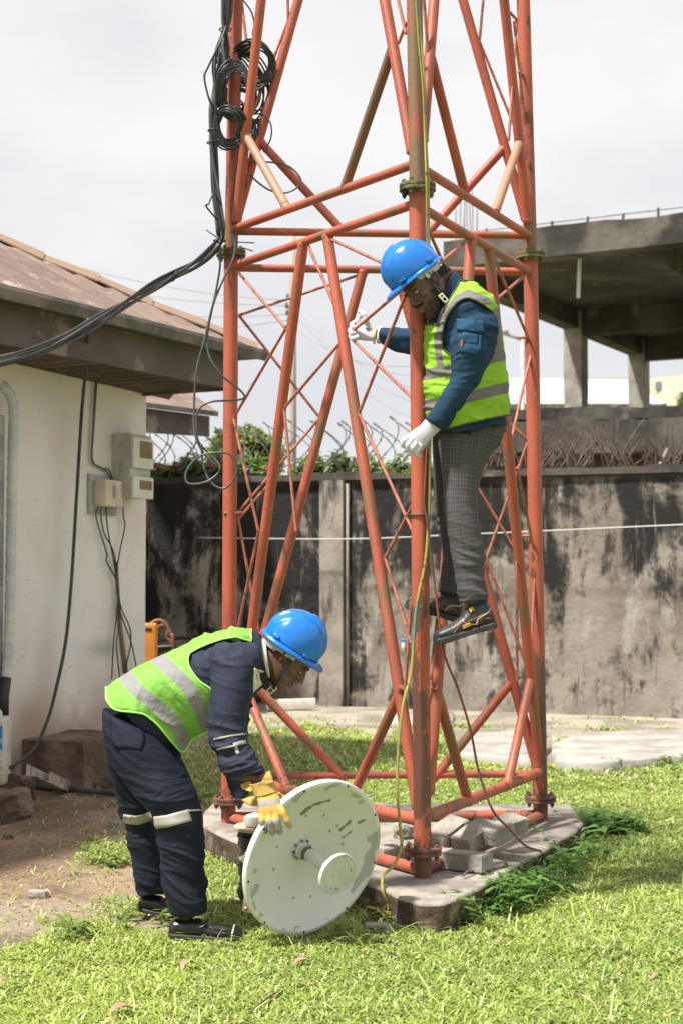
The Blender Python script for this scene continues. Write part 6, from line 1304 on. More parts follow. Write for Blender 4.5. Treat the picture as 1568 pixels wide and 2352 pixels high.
V, F, m_ = ring_loft([((570, 1452), (604, 1580), Yc, .105), ((588, 1456), (612, 1566), Yc, .088), ((598, 1460), (617, 1560), Yc, .082)], 6, 48, caps=False, grow=.003); o = mk('collar', V, F, M['jacketB'], sh); o.modifiers.new('s', 'SOLIDIFY').thickness = .005
V, F, m_ = ring_loft([((585, 1462), (602, 1568), Yc, .085), ((600, 1468), (616, 1558), Yc, .077), ((611, 1472), (622, 1554), Yc, .074)], 6, 48, caps=False, grow=.0); o = mk('undershirt_collar', V, F, M['whitecloth'], PB); o.modifiers.new('s', 'SOLIDIFY').thickness = .005
drape([(584, 1535), (616, 1545), (616, 1556), (598, 1575), (582, 1590)], sh, .006, 'undershirt_front', M['whitecloth'], PB, 4)
def bandon(gar, pts, w_, name, m, par, th=.003, n=8):
    """a strip laid on the camera side of a garment along a px polyline"""
    L_ = []; 
    for (x1, y1), (x2, y2) in zip(pts[:-1], pts[1:]):
        for i in range(n): L_.append((x1+(x2-x1)*i/n, y1+(y2-y1)*i/n))
    L_.append(pts[-1]); up_ = []; dn = []
    for i, (x, y) in enumerate(L_):
        a, b = L_[max(0, i-1)], L_[min(len(L_)-1, i+1)]; dx, dy = b[0]-a[0], b[1]-a[1]; l = math.hypot(dx, dy); up_.append((x+dy/l*w_/2, y-dx/l*w_/2)); dn.append((x-dy/l*w_/2, y+dx/l*w_/2))
    from mathutils.bvhtree import BVHTree
    dg = bpy.context.evaluated_depsgraph_get(); bv = BVHTree.FromObject(gar, dg); og = ORG[gar]; V = []; ok = []; k = 5
    for a, b in zip(up_, dn):
        for j in range(k):
            u, v = a[0]+(b[0]-a[0])*j/(k-1), a[1]+(b[1]-a[1])*j/(k-1); o_ = Vector((0, 0, CZ)); d = (P(u, v, 10)-o_).normalized(); r_ = bv.ray_cast(o_-og, d); ok.append(r_[0] is not None); V.append(r_[0]+og-d*.0025 if r_[0] is not None else (V[-1] if V else P(u, v, 6)))
    F = [(i*k+j, i*k+j+1, (i+1)*k+j+1, (i+1)*k+j) for i in range(len(up_)-1) for j in range(k-1) if all(ok[x] for x in (i*k+j, i*k+j+1, (i+1)*k+j+1, (i+1)*k+j))]
    o = mk(name, V, F, m, par, True); s_ = o.modifiers.new('s', 'SOLIDIFY'); s_.thickness = th; s_.offset = 0; return o
tr, V0, Nn = cloth('coverall_trousers', [lN, lF], M['trouB'], PB, .0045, .024, [(P(320, 1720, 6.1), (.5, 0, 1), .25), (P(410, 1850, 6.05), (0, 0, 1), .15), (P(420, 2000, 6.05), (.3, 0, 1), .2), (P(340, 1960, 6.4), (.2, 0, 1), .2)], 23, f=20, sm=4)
drape([(254, 1645), (330, 1648), (333, 1700), (325, 1722), (265, 1720), (256, 1700)], tr, .004, 'back_pocket', M['trouB'], tr)
M['tapeB'] = mat('dirty_reflective_tape', (.40, .39, .36), (.32, .30, .26), sc=9, rough=.6, bump=.002, bs=50)
bandon(tr, [(355, 1890), (385, 1886), (438, 1872)], 28, 'reflective_band', M['tapeB'], tr); bandon(tr, [(436, 1862), (468, 1860)], 3.5, 'band_remnant', M['tapeB'], tr)
bandon(tr, [(283, 1880), (315, 1885), (348, 1874)], 20, 'reflective_band', M['tapeB'], tr)
bandon(sh, [(491, 1698), (530, 1690), (567, 1685)], 4, 'sleeve_tape', M['tapeB'], sh); bandon(sh, [(498, 1722), (535, 1714), (555, 1708)], 3.5, 'sleeve_tape', M['tapeB'], sh); bandon(sh, [(536, 1711), (570, 1702)], 9, 'sleeve_tape', M['tapeB'], sh)
bandon(sh, [(541, 1712), (544, 1722), (547, 1732)], 8, 'torn_tape', M['tapeB'], sh)
vg = attrmat('green_vest', [('bandx', 16, .7, (.31, .31, .305))], (.25, .57, .085), rough=.7, trans=.25, n_amt=.08, bump=.026, bs=9)
M['vtrimB'] = mat('bright_vest_piping', (.36, .80, .14), rough=.7)
vt = vest(PB, [((238, 1603), (400, 1752), Yc, .168)]+T_B[1:-1], [[(541, 1463), (511, 1468), (480, 1478), (455, 1489), (436, 1500), (431, 1513), (434, 1530), (446, 1551), (462, 1568), (487, 1583), (500, 1640), (640, 1640), (640, 1480), (600, 1480)], [(588, 1400), (596, 1462), (616, 1560), (700, 1640), (700, 1400)]],
     [(244, 1540), (244, 1606), (258, 1627), (275, 1633), (310, 1636), (332, 1640), (352, 1655), (365, 1667), (390, 1698), (418, 1730), (428, 1722), (438, 1702), (460, 1688), (483, 1679), (500, 1672), (640, 1600), (640, 1400), (300, 1400)], vg, {'bandx': [[(350, 1500), (368, 1516), (395, 1540), (424, 1568), (448, 1602), (466, 1640), (480, 1680)], [(280, 1545), (297, 1562), (318, 1588), (348, 1612), (378, 1638), (402, 1662), (424, 1700), (430, 1725)]]}, 31, .028, .024, M['vtrimB'], f=14)
o = drape([(512, 1466), (520, 1457), (548, 1458), (572, 1463), (586, 1474), (560, 1470), (540, 1472)], sh, .010, 'shoulder_tape', M['silver'], vt, 3)
# leather work glove, yellow with grey tips
gd = attrmat('yellow_work_glove', [('tip', 0, 1.5, (.34, .31, .27)), ('bnd', 8.2, .6, (.30, .27, .24))], (.52, .33, .07), rough=.85, bump=.0012, bs=120, n_amt=.14, vary=25)
def cuffx(mb): pass
gB, (V, Nn, F) = hand('work_glove', None, [((588, 1822), (634, 1812), 5.83, .036), ((592, 1845), (646, 1838), 5.80, .034), ((593, 1862), (651, 1855), 5.785, .030), ((596, 1874), (650, 1866), 5.78, .026)], 0, 0,
    [([(603, 1866, 5.775), (603, 1885, 5.76), (606, 1900, 5.765), (609, 1908, 5.775)], (.0155, .0125)), ([(617, 1868, 5.77), (620, 1888, 5.75), (624, 1904, 5.755), (626, 1912, 5.765)], (.0155, .0125)), ([(632, 1866, 5.77), (636, 1886, 5.75), (641, 1902, 5.755), (643, 1911, 5.765)], (.0155, .0122)), ([(644, 1852, 5.775), (650, 1868, 5.75), (659, 1885, 5.745), (665, 1896, 5.75)], (.015, .0120))],
    ([(640, 1830, 5.84), (652, 1846, 5.865), (660, 1864, 5.88)], (.017, .012)), gd, PB, 5.8)
u, v = proj(V); setattr_f(gB, 'tip', 1884-v-(u-600)*.12+np.where(u > 652, 14, 0)); setattr_f(gB, 'bnd', dseg(u, v, [(585, 1849), (655, 1838)]))
M['ycloth'] = mat('yellow_canvas_cuff', (.52, .35, .09), (.42, .28, .07), sc=12, rough=.85)
V, F, _ = ring_loft([((588, 1830), (637, 1818), 5.825, .040), ((580, 1812), (628, 1798), 5.84, .044), ((574, 1800), (624, 1786), 5.85, .05)], 5, 40, caps=False); o = mk('glove_cuff', V, F, M['ycloth'], gB); o.modifiers.new('s', 'SOLIDIFY').thickness = .004
mb = MB(); V = [P(597, 1803, 5.802), P(628, 1797, 5.795), P(620, 1770, 5.815), P(612, 1774, 5.815)]; mk('cuff_flap', V+[q+Vector((0, .005, 0)) for q in V], [(0, 1, 2, 3), (7, 6, 5, 4), (0, 4, 5, 1), (1, 5, 6, 2), (2, 6, 7, 3), (3, 7, 4, 0)], M['ycloth'], o, False)
text_part('lettering', 'MECHANIX', .0165, P(612, 1789, 5.790), (-1, 0, -.13), (0, 0, -1), M['dark'], o)
mb = MB(); V = [P(553, 1803, 5.85), P(570, 1794, 5.86), P(582, 1812, 5.82), P(576, 1818, 5.82), P(556, 1812, 5.85)]; mk('cuff_flap', V+[q+Vector((0, .006, 0)) for q in V], [(0, 1, 2, 3, 4), (9, 8, 7, 6, 5)]+[(i, i+5, (i+1) % 5+5, (i+1) % 5) for i in range(5)], M['ycloth'], o, False)
# the other hand, behind the rim of the dish
gC, _ = hand('work_glove', None, [((552, 1836), (585, 1826), 6.15, .034), ((575, 1850), (610, 1830), 6.10, .034), ((602, 1852), (634, 1826), 6.02, .03)], 0, 0, [([(620, 1830, 5.99), (636, 1826, 5.95), (648, 1832, 5.91)], (.015, .0125)), ([(618, 1840, 5.98), (634, 1840, 5.94), (646, 1845, 5.90)], (.015, .0125)), ([(612, 1850, 5.98), (628, 1852, 5.93), (640, 1858, 5.9)], (.015, .012)), ([(604, 1858, 5.99), (620, 1864, 5.94), (630, 1869, 5.91)], (.014, .011))], ([(600, 1832, 6.02), (618, 1818, 5.98), (630, 1815, 5.95)], (.016, .012)), M['ycloth'], PB, 6)
# black slip-on shoes
profB = [(0, .05), (.05, .068), (.15, .074), (.30, .076), (.42, .078), (.50, .066), (.62, .054), (.8, .048), (.93, .042), (.98, .034), (1, .024)]
M['shoeB'] = mat('black_slip_on', (.012, .012, .013), (.022, .022, .022), sc=20, rough=.28, bump=.001, bs=120)
s1, T1 = shoe('slip_on_shoe', (388, 2151), (556, 2159), 6.03, None, profB, [(0, .018), (.05, .031), (.25, .037), (.45, .040), (.65, .047), (.82, .048), (.93, .041), (.98, .030), (1, .020)], M['shoeB'], M['sole'], PB, sole_h=.018, tread=False)
s2, T2 = shoe('slip_on_shoe', (316, 2090), (430, 2112), 6.42, None, profB, [(0, .018), (.05, .031), (.25, .037), (.45, .040), (.65, .047), (.82, .048), (.93, .041), (.98, .030), (1, .020)], M['shoeB'], M['sole'], PB, sole_h=.018, tread=False)
for s_, T_ in ((s1, T1), (s2, T2)):
    mb = MB(); mb.tube(spl([T_(.42, .042, .05), T_(.50, .038, .062), T_(.52, 0, .078), T_(.50, -.038, .062), T_(.42, -.042, .05)], 6), .0042, 8); mb.obj('strap', M['shoeB'], s_)
    mb = MB(); mb.tube(spl([T_(.56, .036, .052), T_(.75, .043, .046), T_(.9, .030, .046), T_(.97, 0, .044), T_(.9, -.030, .046), T_(.75, -.043, .046), T_(.56, -.036, .052)], 6), .0022, 6); mb.obj('apron_seam', M['shoeB'], s_)
# ================================================================ DISH
M['dish'] = attrmat('dish_paint', [('flake', 0, .9, (.40, .41, .375)), ('flake2', 0, .6, (.20, .20, .12))], (.66, .66, .63), rough=.45, n_amt=.05, vary=5, bump=.0006, bs=50)
M['dishback'] = mat('dish_back', (.42, .42, .38), (.30, .27, .22), sc=6, rough=.5); M['steel'] = mat('bolt_steel', (.30, .30, .28), (.12, .10, .08), sc=40, rough=.4, metal=.6)
dc = P(723, 1972, 5.95); dn = Vector((.585, -.773, -.248)).normalized(); RD = .3255
DI = thing('satellite_dish', 'round white antenna dish with peeling paint standing upright on the grass', 'dish', (dc.x, dc.y+.05, 0))
fr_ = lambda r: -.098*(1-(r/.305)**2)
prof = [(.0005, fr_(0))]+[(.305*i/44, fr_(.305*i/44)) for i in range(1, 45)]+[(.307, .003), (.310, .004), (.322, .004), (RD, .001), (RD+.001, -.010), (RD, -.024), (.320, -.026), (.314, -.016), (.306, -.012)]+[(.306*(1-i/10)+.0005, fr_(.306*(1-i/10))-.012) for i in range(1, 11)]
mb = MB(); mb.lathe(dc, dn, prof, 220); o = mb.obj('reflector', M['dish'], DI)
Vd = np.array(mb.V); u, v = proj(Vd); nz = (fbm(Vd[:, 0]*28, Vd[:, 1]*28, Vd[:, 2]*28, 5)-.5)*16+(fbm(Vd[:, 0]*90, Vd[:, 1]*90, Vd[:, 2]*90, 6)-.5)*8
def strokes(L_):
    d = np.full(len(u), 99.)
    for (x1, y1, x2, y2, w_) in L_: d = np.minimum(d, dseg(u, v, [(x1, y1), (x2, y2+.01)])-w_)
    return d
setattr_f(o, 'flake', strokes([(866, 1918, 852, 1965, 9), (852, 1965, 830, 2015, 11), (838, 1985, 812, 2045, 6), (812, 2045, 793, 2085, 2), (862, 1960, 845, 2010, 4), (676, 1842, 702, 1814, 5), (747, 1812, 778, 1799, 4), (811, 1827, 822, 1830, 4), (822, 1843, 832, 1840, 4), (850, 1861, 862, 1866, 4), (847, 1928, 870, 1917, 6), (872, 1900, 874, 1960, 4), (872, 1960, 862, 2020, 3), (583, 2052, 592, 2034, 5), (583, 1998, 584, 2001, 4), (599, 2099, 603, 2103, 4), (763, 2127, 770, 2132, 3), (591, 2110, 620, 2140, 3), (575, 2040, 590, 2100, 2), (620, 2143, 700, 2158, 2)])+nz)
setattr_f(o, 'flake2', strokes([(719, 1849, 757, 1838, 3.5), (692, 1870, 712, 1854, 3.5), (781, 1907, 803, 1887, 3), (787, 1924, 806, 1910, 1), (822, 1890, 838, 1882, 2), (760, 2128, 768, 2131, 2)])+nz*.55)
M['rivet'] = mat('dull_rivet', (.30, .31, .28), (.42, .43, .39), sc=40, rough=.4)
def ondish(uu, vv, off=0):
    o_ = Vector((0, 0, CZ)); d = (P(uu, vv, 6)-o_).normalized(); h_ = -.05
    for _ in range(6):
        pc = dc+dn*h_; t = (pc-o_).dot(dn)/d.dot(dn); q = o_+d*t; r = ((q-dc)-dn*((q-dc).dot(dn))).length; h_ = fr_(min(r, .305)) if r < .305 else .004
    return q+dn*off
for (uu, vv) in ((636, 1945), (628, 1997), (642, 2039), (674, 2062), (714, 2059), (703, 1873), (744, 1872), (775, 1896), (757, 1908), (787, 1938)):
    mb = MB(); q = ondish(uu, vv); mb.disc(q, dn, .0060, .003, 12); mb.disc(q+dn*.003, dn, .0032, .004, 8); mb.obj('rivet', M['rivet'], o)
ys = Vector((0, 0, 1)); xa = (ys-dn*ys.dot(dn)).normalized(); ya = dn.cross(xa)
for i in range(9):
    a = i*2*math.pi/9+.35; mb = MB(); mb.disc(dc+(xa*math.cos(a)+ya*math.sin(a))*.3145+dn*.0042, dn, .0050, .0015, 14); mb.obj('rim_hole', M['dark'], o)
vx = dc+dn*fr_(0); mb = MB(); mb.lathe(vx, dn, [(.0005, .004), (.046, .004), (.048, .002), (.048, -.004)], 48); fp = mb.obj('feed_flange', M['dish2'] if 'dish2' in M else M['dishback'], DI)
M['feedwhite'] = mat('feed_paint', (.56, .59, .56), (.50, .52, .49), sc=8, rough=.45, c3=(.26, .24, .21), s3=30, lo3=.60, hi3=.66); fp.data.materials[0] = M['feedwhite']
for i in range(8):
    a = i*math.pi/4+.2; mb = MB(); mb.disc(vx+(xa*math.cos(a)+ya*math.sin(a))*.040+dn*.008, dn, .0055, .009, 6); mb.obj('bolt', M['steel'], fp)
fe = dc+dn*.155; mb = MB(); mb.lathe(vx, dn, [(.033, .002), (.033, .012), (.0265, .016), (.0265, (fe-vx).length-.006)], 36); ft = mb.obj('feed_tube', M['feedwhite'], DI, ang=40)
mb = MB(); mb.lathe(vx+dn*.05, dn, [(.0267, -.012), (.0272, -.011), (.0272, .011), (.0267, .012)], 36); mb.obj('tape_patch', M['stone'], ft)
mb = MB(); mb.lathe(fe, dn, [(.0005, .004), (.060, .004), (.0615, .006), (.063, .004), (.079, .003), (.080, .007), (.085, .008), (.0865, .005), (.0865, -.008), (.083, -.011), (.030, -.006), (.0005, -.006)], 64); mb.obj('sub_reflector', M['feedwhite'], DI, ang=30)
M['brk'] = mat('rusty_white_bracket', (.48, .44, .38), (.30, .16, .10), sc=8, lo=.45, hi=.6, rough=.6)
def plate(pts, Y, th, name, m, par, Y2=None):
    V = [P(a, b, Y if Y2 is None else Y+(Y2-Y)*i/(len(pts)-1)) for i, (a, b) in enumerate(pts)]; n = len(V); W = V+[q+Vector((0, th, 0)) for q in V]
    return mk(name, W, [tuple(range(n)), tuple(range(2*n-1, n-1, -1))]+[(i, n+i, n+(i+1) % n, (i+1) % n) for i in range(n)], m, par, False)
plate([(549, 1972), (573, 1956), (600, 1980), (600, 2020), (573, 1998)], 5.93, .012, 'mount_bracket', M['brk'], DI)
plate([(556, 2092), (567, 2006), (600, 2020), (600, 2100), (590, 2094), (574, 2097)], 5.95, .012, 'mount_bracket', M['brk'], DI)
plate([(580, 1985), (600, 1985), (604, 2080), (584, 2080)], 5.96, .05, 'mount_channel', M['brk'], DI)
mb = MB(); mb.lathe(vx-dn*.012, -dn, [(.0005, 0), (.055, 0), (.055, .09), (.0005, .09)], 32); mb.obj('rear_hub', M['dishback'], DI, ang=30)
mb = MB(); mb.box(vx-dn*.085, (.12, .03, .12), Matrix.Rotation(R(-18), 3, 'Z')); mb.obj('rear_plate', M['brk'], DI, False)
for (a, b) in ((567, 1962), (566, 2086)): mb = MB(); mb.disc(P(a, b, 5.925), (0, 1, 0), .010, .03, 6); mb.obj('bolt', M['steel'], DI)
# ================================================================ SPOOL AND BLOCKS
sc_ = P(612, 1900, 6.66); SX, SY = sc_.x, 6.66; SP = thing('cable_spool', 'wooden spool wound with black cable behind the white dish', 'spool', (SX, SY, 0))
M['ply'] = mat('pale_plywood', (.52, .42, .33), (.42, .33, .25), sc=7, rough=.8, vec=(1, 5, 1))
for z_, nm in ((.345, 'flange_disc'), (.012, 'flange_disc')): mb = MB(); mb.lathe((SX, SY, z_-.007), (0, 0, 1), [(.0005, 0), (.143, 0), (.145, .002), (.145, .012), (.143, .014), (.0005, .014)], 56); mb.obj(nm, M['ply'], SP, ang=30)
mb = MB(); mb.tube([(SX, SY, .02), (SX, SY, .335)], .07, 24); mb.obj('core', M['ply'], SP, ang=30)
pts = []; nw = 24
for i in range(nw*22): a = 2*math.pi*i/22; pts.append(Vector((SX+math.cos(a)*(.116+.006*math.sin(i*.03)+.004*math.sin(i*.37)), SY+math.sin(a)*.118, .03+.295*i/(nw*22)+.003*math.sin(i*.5))))
mb = MB(); mb.tube(pts, .0078, 7); mb.obj('wound_cable', M['cable'], SP)
q = P(604, 1877, 6.62); mb = MB(); mb.rbox((q.x, q.y, .3525+.028), (.145, .10, .052), .014, Matrix.Rotation(R(-22), 3, 'Z'), 3); M['wplast'] = mat('white_plastic', (.66, .62, .55), (.56, .50, .43), sc=8, rough=.5)
mb.obj('plastic_box', M['wplast'], None, ang=30, loc=(q.x, q.y, .3525), label='small white rounded plastic box lying on top of the cable spool', cat='box')
def paver(c, rz, tilt, roll, label, L_=.225, W_=.112, H_=.075, waist=.07):
    import bmesh
    ol = [(-.5, -.5), (-.30, -.5), (-.16, -.5+waist), (.16, -.5+waist), (.30, -.5), (.5, -.5), (.5, .5), (.30, .5), (.16, .5-waist), (-.16, .5-waist), (-.30, .5), (-.5, .5)]
    bm = bmesh.new(); b_ = [bm.verts.new((x*L_, y*W_, -H_/2)) for x, y in ol]; t_ = [bm.verts.new((x*L_, y*W_, H_/2)) for x, y in ol]; n = len(ol)
    bm.faces.new(b_[::-1]); bm.faces.new(t_); [bm.faces.new((b_[i], b_[(i+1) % n], t_[(i+1) % n], t_[i])) for i in range(n)]
    bmesh.ops.bevel(bm, geom=[e for e in bm.edges if abs(e.verts[0].co.z-e.verts[1].co.z) < 1e-6], offset=.005, segments=2, affect='EDGES')
    bmesh.ops.triangulate(bm, faces=[f for f in bm.faces if len(f.verts) > 4]); bmesh.ops.subdivide_edges(bm, edges=[e for e in bm.edges if e.calc_length() > .04], cuts=2)
    Mx = Matrix.Rotation(rz, 3, 'Z')@Matrix.Rotation(tilt, 3, 'Y')@Matrix.Rotation(roll, 3, 'X'); c = Vector(c); V = [c+Mx@(v_.co+mn.noise_vector(v_.co*7+c*5)*.0022) for v_ in bm.verts]; F = [[v_.index for v_ in f.verts] for f in bm.faces]; bm.free()
    o = mk('paving_block', V, F, M['block'], None, False, loc=c, label=label, cat='paving block', group='concrete paving blocks on the pad'); autosmooth(o, 40)
def pv(u0, v0, u1, v1, z, label, tilt=0, roll=0, dz=0, **k):
    a, b = G(u0, v0, z), G(u1, v1, z); c = (a+b)/2; paver((c.x, c.y, z+dz), math.atan2(b.y-a.y, b.x-a.x), tilt, roll, label, **k)
def pv2(u0, v0, Y0, u1, v1, Y1, label, roll=0, **k):
    a, b = P(u0, v0, Y0), P(u1, v1, Y1); d = b-a; paver((a+b)/2-Vector((0, 0, .015)), math.atan2(d.y, d.x), -math.atan2(d.z, d.xy.length), roll, label, **k)
q = G(1056, 1976, PADZ+.04); paver((q.x, q.y, PADZ+.042), R(-30), 0, 0, 'grey hourglass-shaped paving block lying in front beside the flange', waist=.14, L_=.27, W_=.12)
pv2(992, 1930, 6.98, 1056, 1882, 7.16, 'grey paving block leaning highest, first to the right of the front leg', R(10))
pv2(1056, 1936, 6.96, 1120, 1888, 7.12, 'grey paving block leaning beside the highest one, with a bright end', R(8))
pv2(1120, 1918, 6.98, 1160, 1896, 7.06, 'short paving block between the leaning pair and the rightmost block', 0, L_=.13)
pv2(1148, 1896, 7.14, 1192, 1880, 7.24, 'rightmost paving block, resting on the base tube', R(12), L_=.14)
pv(880, 1964, 944, 1958, PADZ+.036, 'mossy paving block half hidden behind the front leg flange', L_=.20)
q = G(926, 1925, PADZ); rock('stone_lump', (q.x, q.y, PADZ+.035), (.085, .08, .08), 77, M['block'], .4, 'pale broken stone lump on the pad left of the front leg', 'stone', sharp=.55)
q = G(640, 1935, PADZ)
# ================================================================ THINGS BY THE HOUSE
jc = P(-22, 1793, 9.45); jc.z = .13; JC = thing('jerrycan', 'white plastic jerrycan with blue label cut off by the left edge', 'jerrycan', tuple(jc)); M['canw'] = mat('can_plastic', (.66, .64, .56), (.58, .55, .46), sc=5, rough=.4)
mb = MB(); mb.rbox((jc.x, jc.y, .13+.21), (.235, .17, .43), .035, None, 4); bd = mb.obj('body', M['canw'], JC, ang=40)
for k in range(3): mb = MB(); mb.rbox((jc.x, jc.y-.082, .20+k*.045), (.20, .014, .012), .005); mb.obj('rib', M['canw'], bd)
mb = MB(); mb.tube(spl([(jc.x-.06, jc.y, .54), (jc.x-.05, jc.y, .59), (jc.x+.05, jc.y, .59), (jc.x+.06, jc.y, .54)], 6), .014, 10); mb.obj('handle', M['canw'], JC)
M['blab'] = mat('blue_label', (.01, .26, .60), rough=.4); mb = MB(); mb.box((jc.x+.02, jc.y-.0865, .43), (.15, .003, .15)); lb = mb.obj('label', M['blab'], JC, False); M['wtext'] = mat('white_print', (.75, .78, .8), rough=.5)
text_part('lettering', 'd', .045, (jc.x+.083, jc.y-.0885, .41), (1, 0, 0), (0, 0, 1), M['wtext'], lb)
ch = thing('metal_bracket', 'pale rusty steel channel bracket leaning on the stones by the wall', 'bracket', G(105, 1790)); M['rustw'] = mat('rusty_white_steel', (.42, .39, .34), (.24, .17, .12), sc=9, lo=.45, hi=.62, rough=.6)
a, b = G(62, 1768, .27), G(146, 1808, .02); d = (b-a).normalized(); s_ = d.cross(Vector((0, 0, 1))).normalized(); n_ = s_.cross(d); Mx = Matrix((d, s_, n_)).transposed(); L_ = (b-a).length
for off, dm in ((0, (L_, .006, .07)), (.05, (L_*.6, .006, .07))): mb = MB(); mb.box((a+b)/2+s_*off+(d*L_*.18 if off else Vector()), dm, Mx); mb.obj('flange', M['rustw'], ch, False)
mb = MB(); mb.box((a+b)/2+s_*.025-n_*.034, (L_*.95, .05, .005), Mx); mb.obj('web', M['rustw'], ch, False)
M['blackpipe'] = mat('black_pipe', (.045, .048, .05), (.10, .10, .10), sc=8, rough=.5)
Q = [G(*p)+Vector((0, 0, .02)) for p in ((-30, 1762), (10, 1778), (45, 1800), (90, 1813), (150, 1817), (215, 1824), (285, 1829), (380, 1832), (460, 1845))]; mb = MB(); mb.tube(spl(Q, 8), .019, 10); mb.obj('black_pipe', M['blackpipe'], None, loc=Q[3], label='black flexible pipe lying along the ground behind the bending man', cat='pipe')
OC = thing('orange_case', 'tall orange plastic case standing behind the corner of the white house', 'case', (P(340, 1500, 14.6).x, 14.6, 0)); M['orangep'] = mat('orange_plastic', (.62, .25, .035), (.52, .19, .03), sc=5, rough=.5)
a = P(318, 1431, 14.6); b = P(362, 1431, 14.6); mb = MB(); mb.rbox(((a.x+b.x)/2, 14.6, a.z/2), (b.x-a.x, .14, a.z), .03, None, 3); cs_ = mb.obj('shell', M['orangep'], OC, ang=40)
mb = MB(); mb.rbox((b.x-.09, 14.528, a.z-.06), (.09, .01, .025), .004); mb.obj('handle_slot', M['dark'], cs_)
M['hose'] = mat('brown_hose', (.26, .12, .065), (.18, .09, .05), sc=8, rough=.6)
for k, (pts, lb) in enumerate((([(326, 1475), (340, 1440), (362, 1425), (380, 1432), (392, 1455), (398, 1480)], 'brown hose arching highest behind the orange case'), ([(322, 1485), (350, 1455), (372, 1436), (386, 1445), (384, 1465), (395, 1490)], 'brown hose crossing below the other behind the orange case'))):
    mb = MB(); mb.tube(spl([P(a, b, 15.0+k*.1) for a, b in pts]+[Vector((P(400, 1500, 15.1).x, 15.1, .02))], 8), .018, 8); mb.obj('hose', M['hose'], None, loc=P(362, 1430, 15), label=lb, cat='hose', group='brown hoses behind the orange case')
tb = MB(); rr2 = random.Random(3)
for k in range(9):
    cx_, cy_, cz_ = rr2.uniform(-1.75, -1.25), 15.4+rr2.uniform(-.25, .25), .25+rr2.uniform(0, .45); ra = rr2.uniform(.25, .42); tl = rr2.uniform(-.7, .9)
    tb.tube([Vector((cx_+math.cos(a)*ra, cy_+math.sin(a)*ra*.5, cz_+math.sin(a)*ra*tl*.7)) for a in [i*math.pi/12 for i in range(24)]], .022, 6, closed=True)
tb.obj('hose_heap', M['tape'], None, loc=(-1.5, 15.4, 0), label='dark heap of coiled black hoses at the foot of the mouldy wall', cat='hoses', kind='stuff')
mb = MB(); a, b = G(612, 1632), G(726, 1628); mb.rbox(((a.x+b.x)/2, a.y, .065), (b.x-a.x, .10, .11), .012, Matrix.Rotation(-.03, 3, 'Y')); mb.obj('white_board', M['wplast'], None, ang=30, loc=(a.x, a.y, 0), label='long dirty white board lying on the ground by the pilaster', cat='board')
tp = onwall(925, 1480, .06); TP = thing('water_tap', 'small white and blue tap on the mouldy wall behind the tower', 'tap', tp)
mb = MB(); mb.tube([tp+Vector((0, .06, 0)), tp+Vector((0, -.05, 0)), tp+Vector((0, -.06, -.07))], .02, 8); mb.obj('spout', M['wplast'], TP); mb = MB(); mb.rbox(tp+Vector((.02, -.02, .045)), (.09, .03, .03), .008); mb.obj('handle', M['blab'], TP)
# ================================================================ WEEDS
def weed(c, n, h, sz, seed, label, grp, A=(.07, .16, .03), B=(.17, .32, .06)):
    r = np.random.default_rng(seed); V = []; F = []; CC = []; k = 0; rr = random.Random(seed); tb = MB()
    o = thing('weed', label, 'plant', (c[0], c[1], 0), grp)
    for _ in range(n):
        bx, by = c[0]+rr.gauss(0, h*.55), c[1]+rr.gauss(0, h*.45); an = rr.uniform(0, 6.28); H_ = h*rr.uniform(.5, 1.15)
        if inpoly(np.array([bx]), np.array([by]), pad)[0] and 'on the pad' not in label: continue
        H_ = H_*1.0; ln = rr.uniform(.2, .9)*H_; st = [Vector((bx+math.cos(an)*ln*t, by+math.sin(an)*ln*t, H_*(t-.28*t*t)+.0)) for t in (0, .25, .5, .75, 1)]
        tb.tube(st, [.0028, .0025, .002, .0016, .001], 4)
        for j in range(1, 5):
            for q in range(2):
                p = st[j]; a2 = an+(2*q-1)*rr.uniform(.5, 1.4)+(0 if j < 4 else .2); L_ = sz*rr.uniform(.6, 1.25); dz = rr.uniform(-.25, .55); t_ = Vector((math.cos(a2), math.sin(a2), dz)).normalized(); s_ = t_.cross(Vector((rr.uniform(-.3, .3), rr.uniform(-.3, .3), 1))).normalized(); nn_ = s_.cross(t_); W = L_*.13
                b = len(V); mid = p+t_*L_*.45+nn_*L_*.05
                V += [p, p+t_*L_*.3+s_*W, p+t_*L_*.65+s_*W*.8, p+t_*L_-nn_*L_*.14, p+t_*L_*.65-s_*W*.8, p+t_*L_*.3-s_*W, p+t_*L_*.3-nn_*L_*.02, p+t_*L_*.65-nn_*L_*.03]
                F += [(b, b+1, b+6), (b, b+6, b+5), (b+1, b+2, b+7, b+6), (b+6, b+7, b+4, b+5), (b+2, b+3, b+7), (b+7, b+3, b+4)]
                q_ = rr.random(); c_ = [A[i]*q_+B[i]*(1-q_) for i in range(3)]; CC += [c_]*8
    f_ = mk('leaves', V, F, M['grass'], o, True); a = f_.data.color_attributes.new('tint', 'FLOAT_COLOR', 'POINT'); a.data.foreach_set('color', np.concatenate([np.array(CC), np.ones((len(CC), 1))], 1).ravel().astype(np.float32))
    M.setdefault('stemg', mat('green_stem', (.12, .20, .05), rough=.7)); tb.obj('stems', M['stemg'], o)
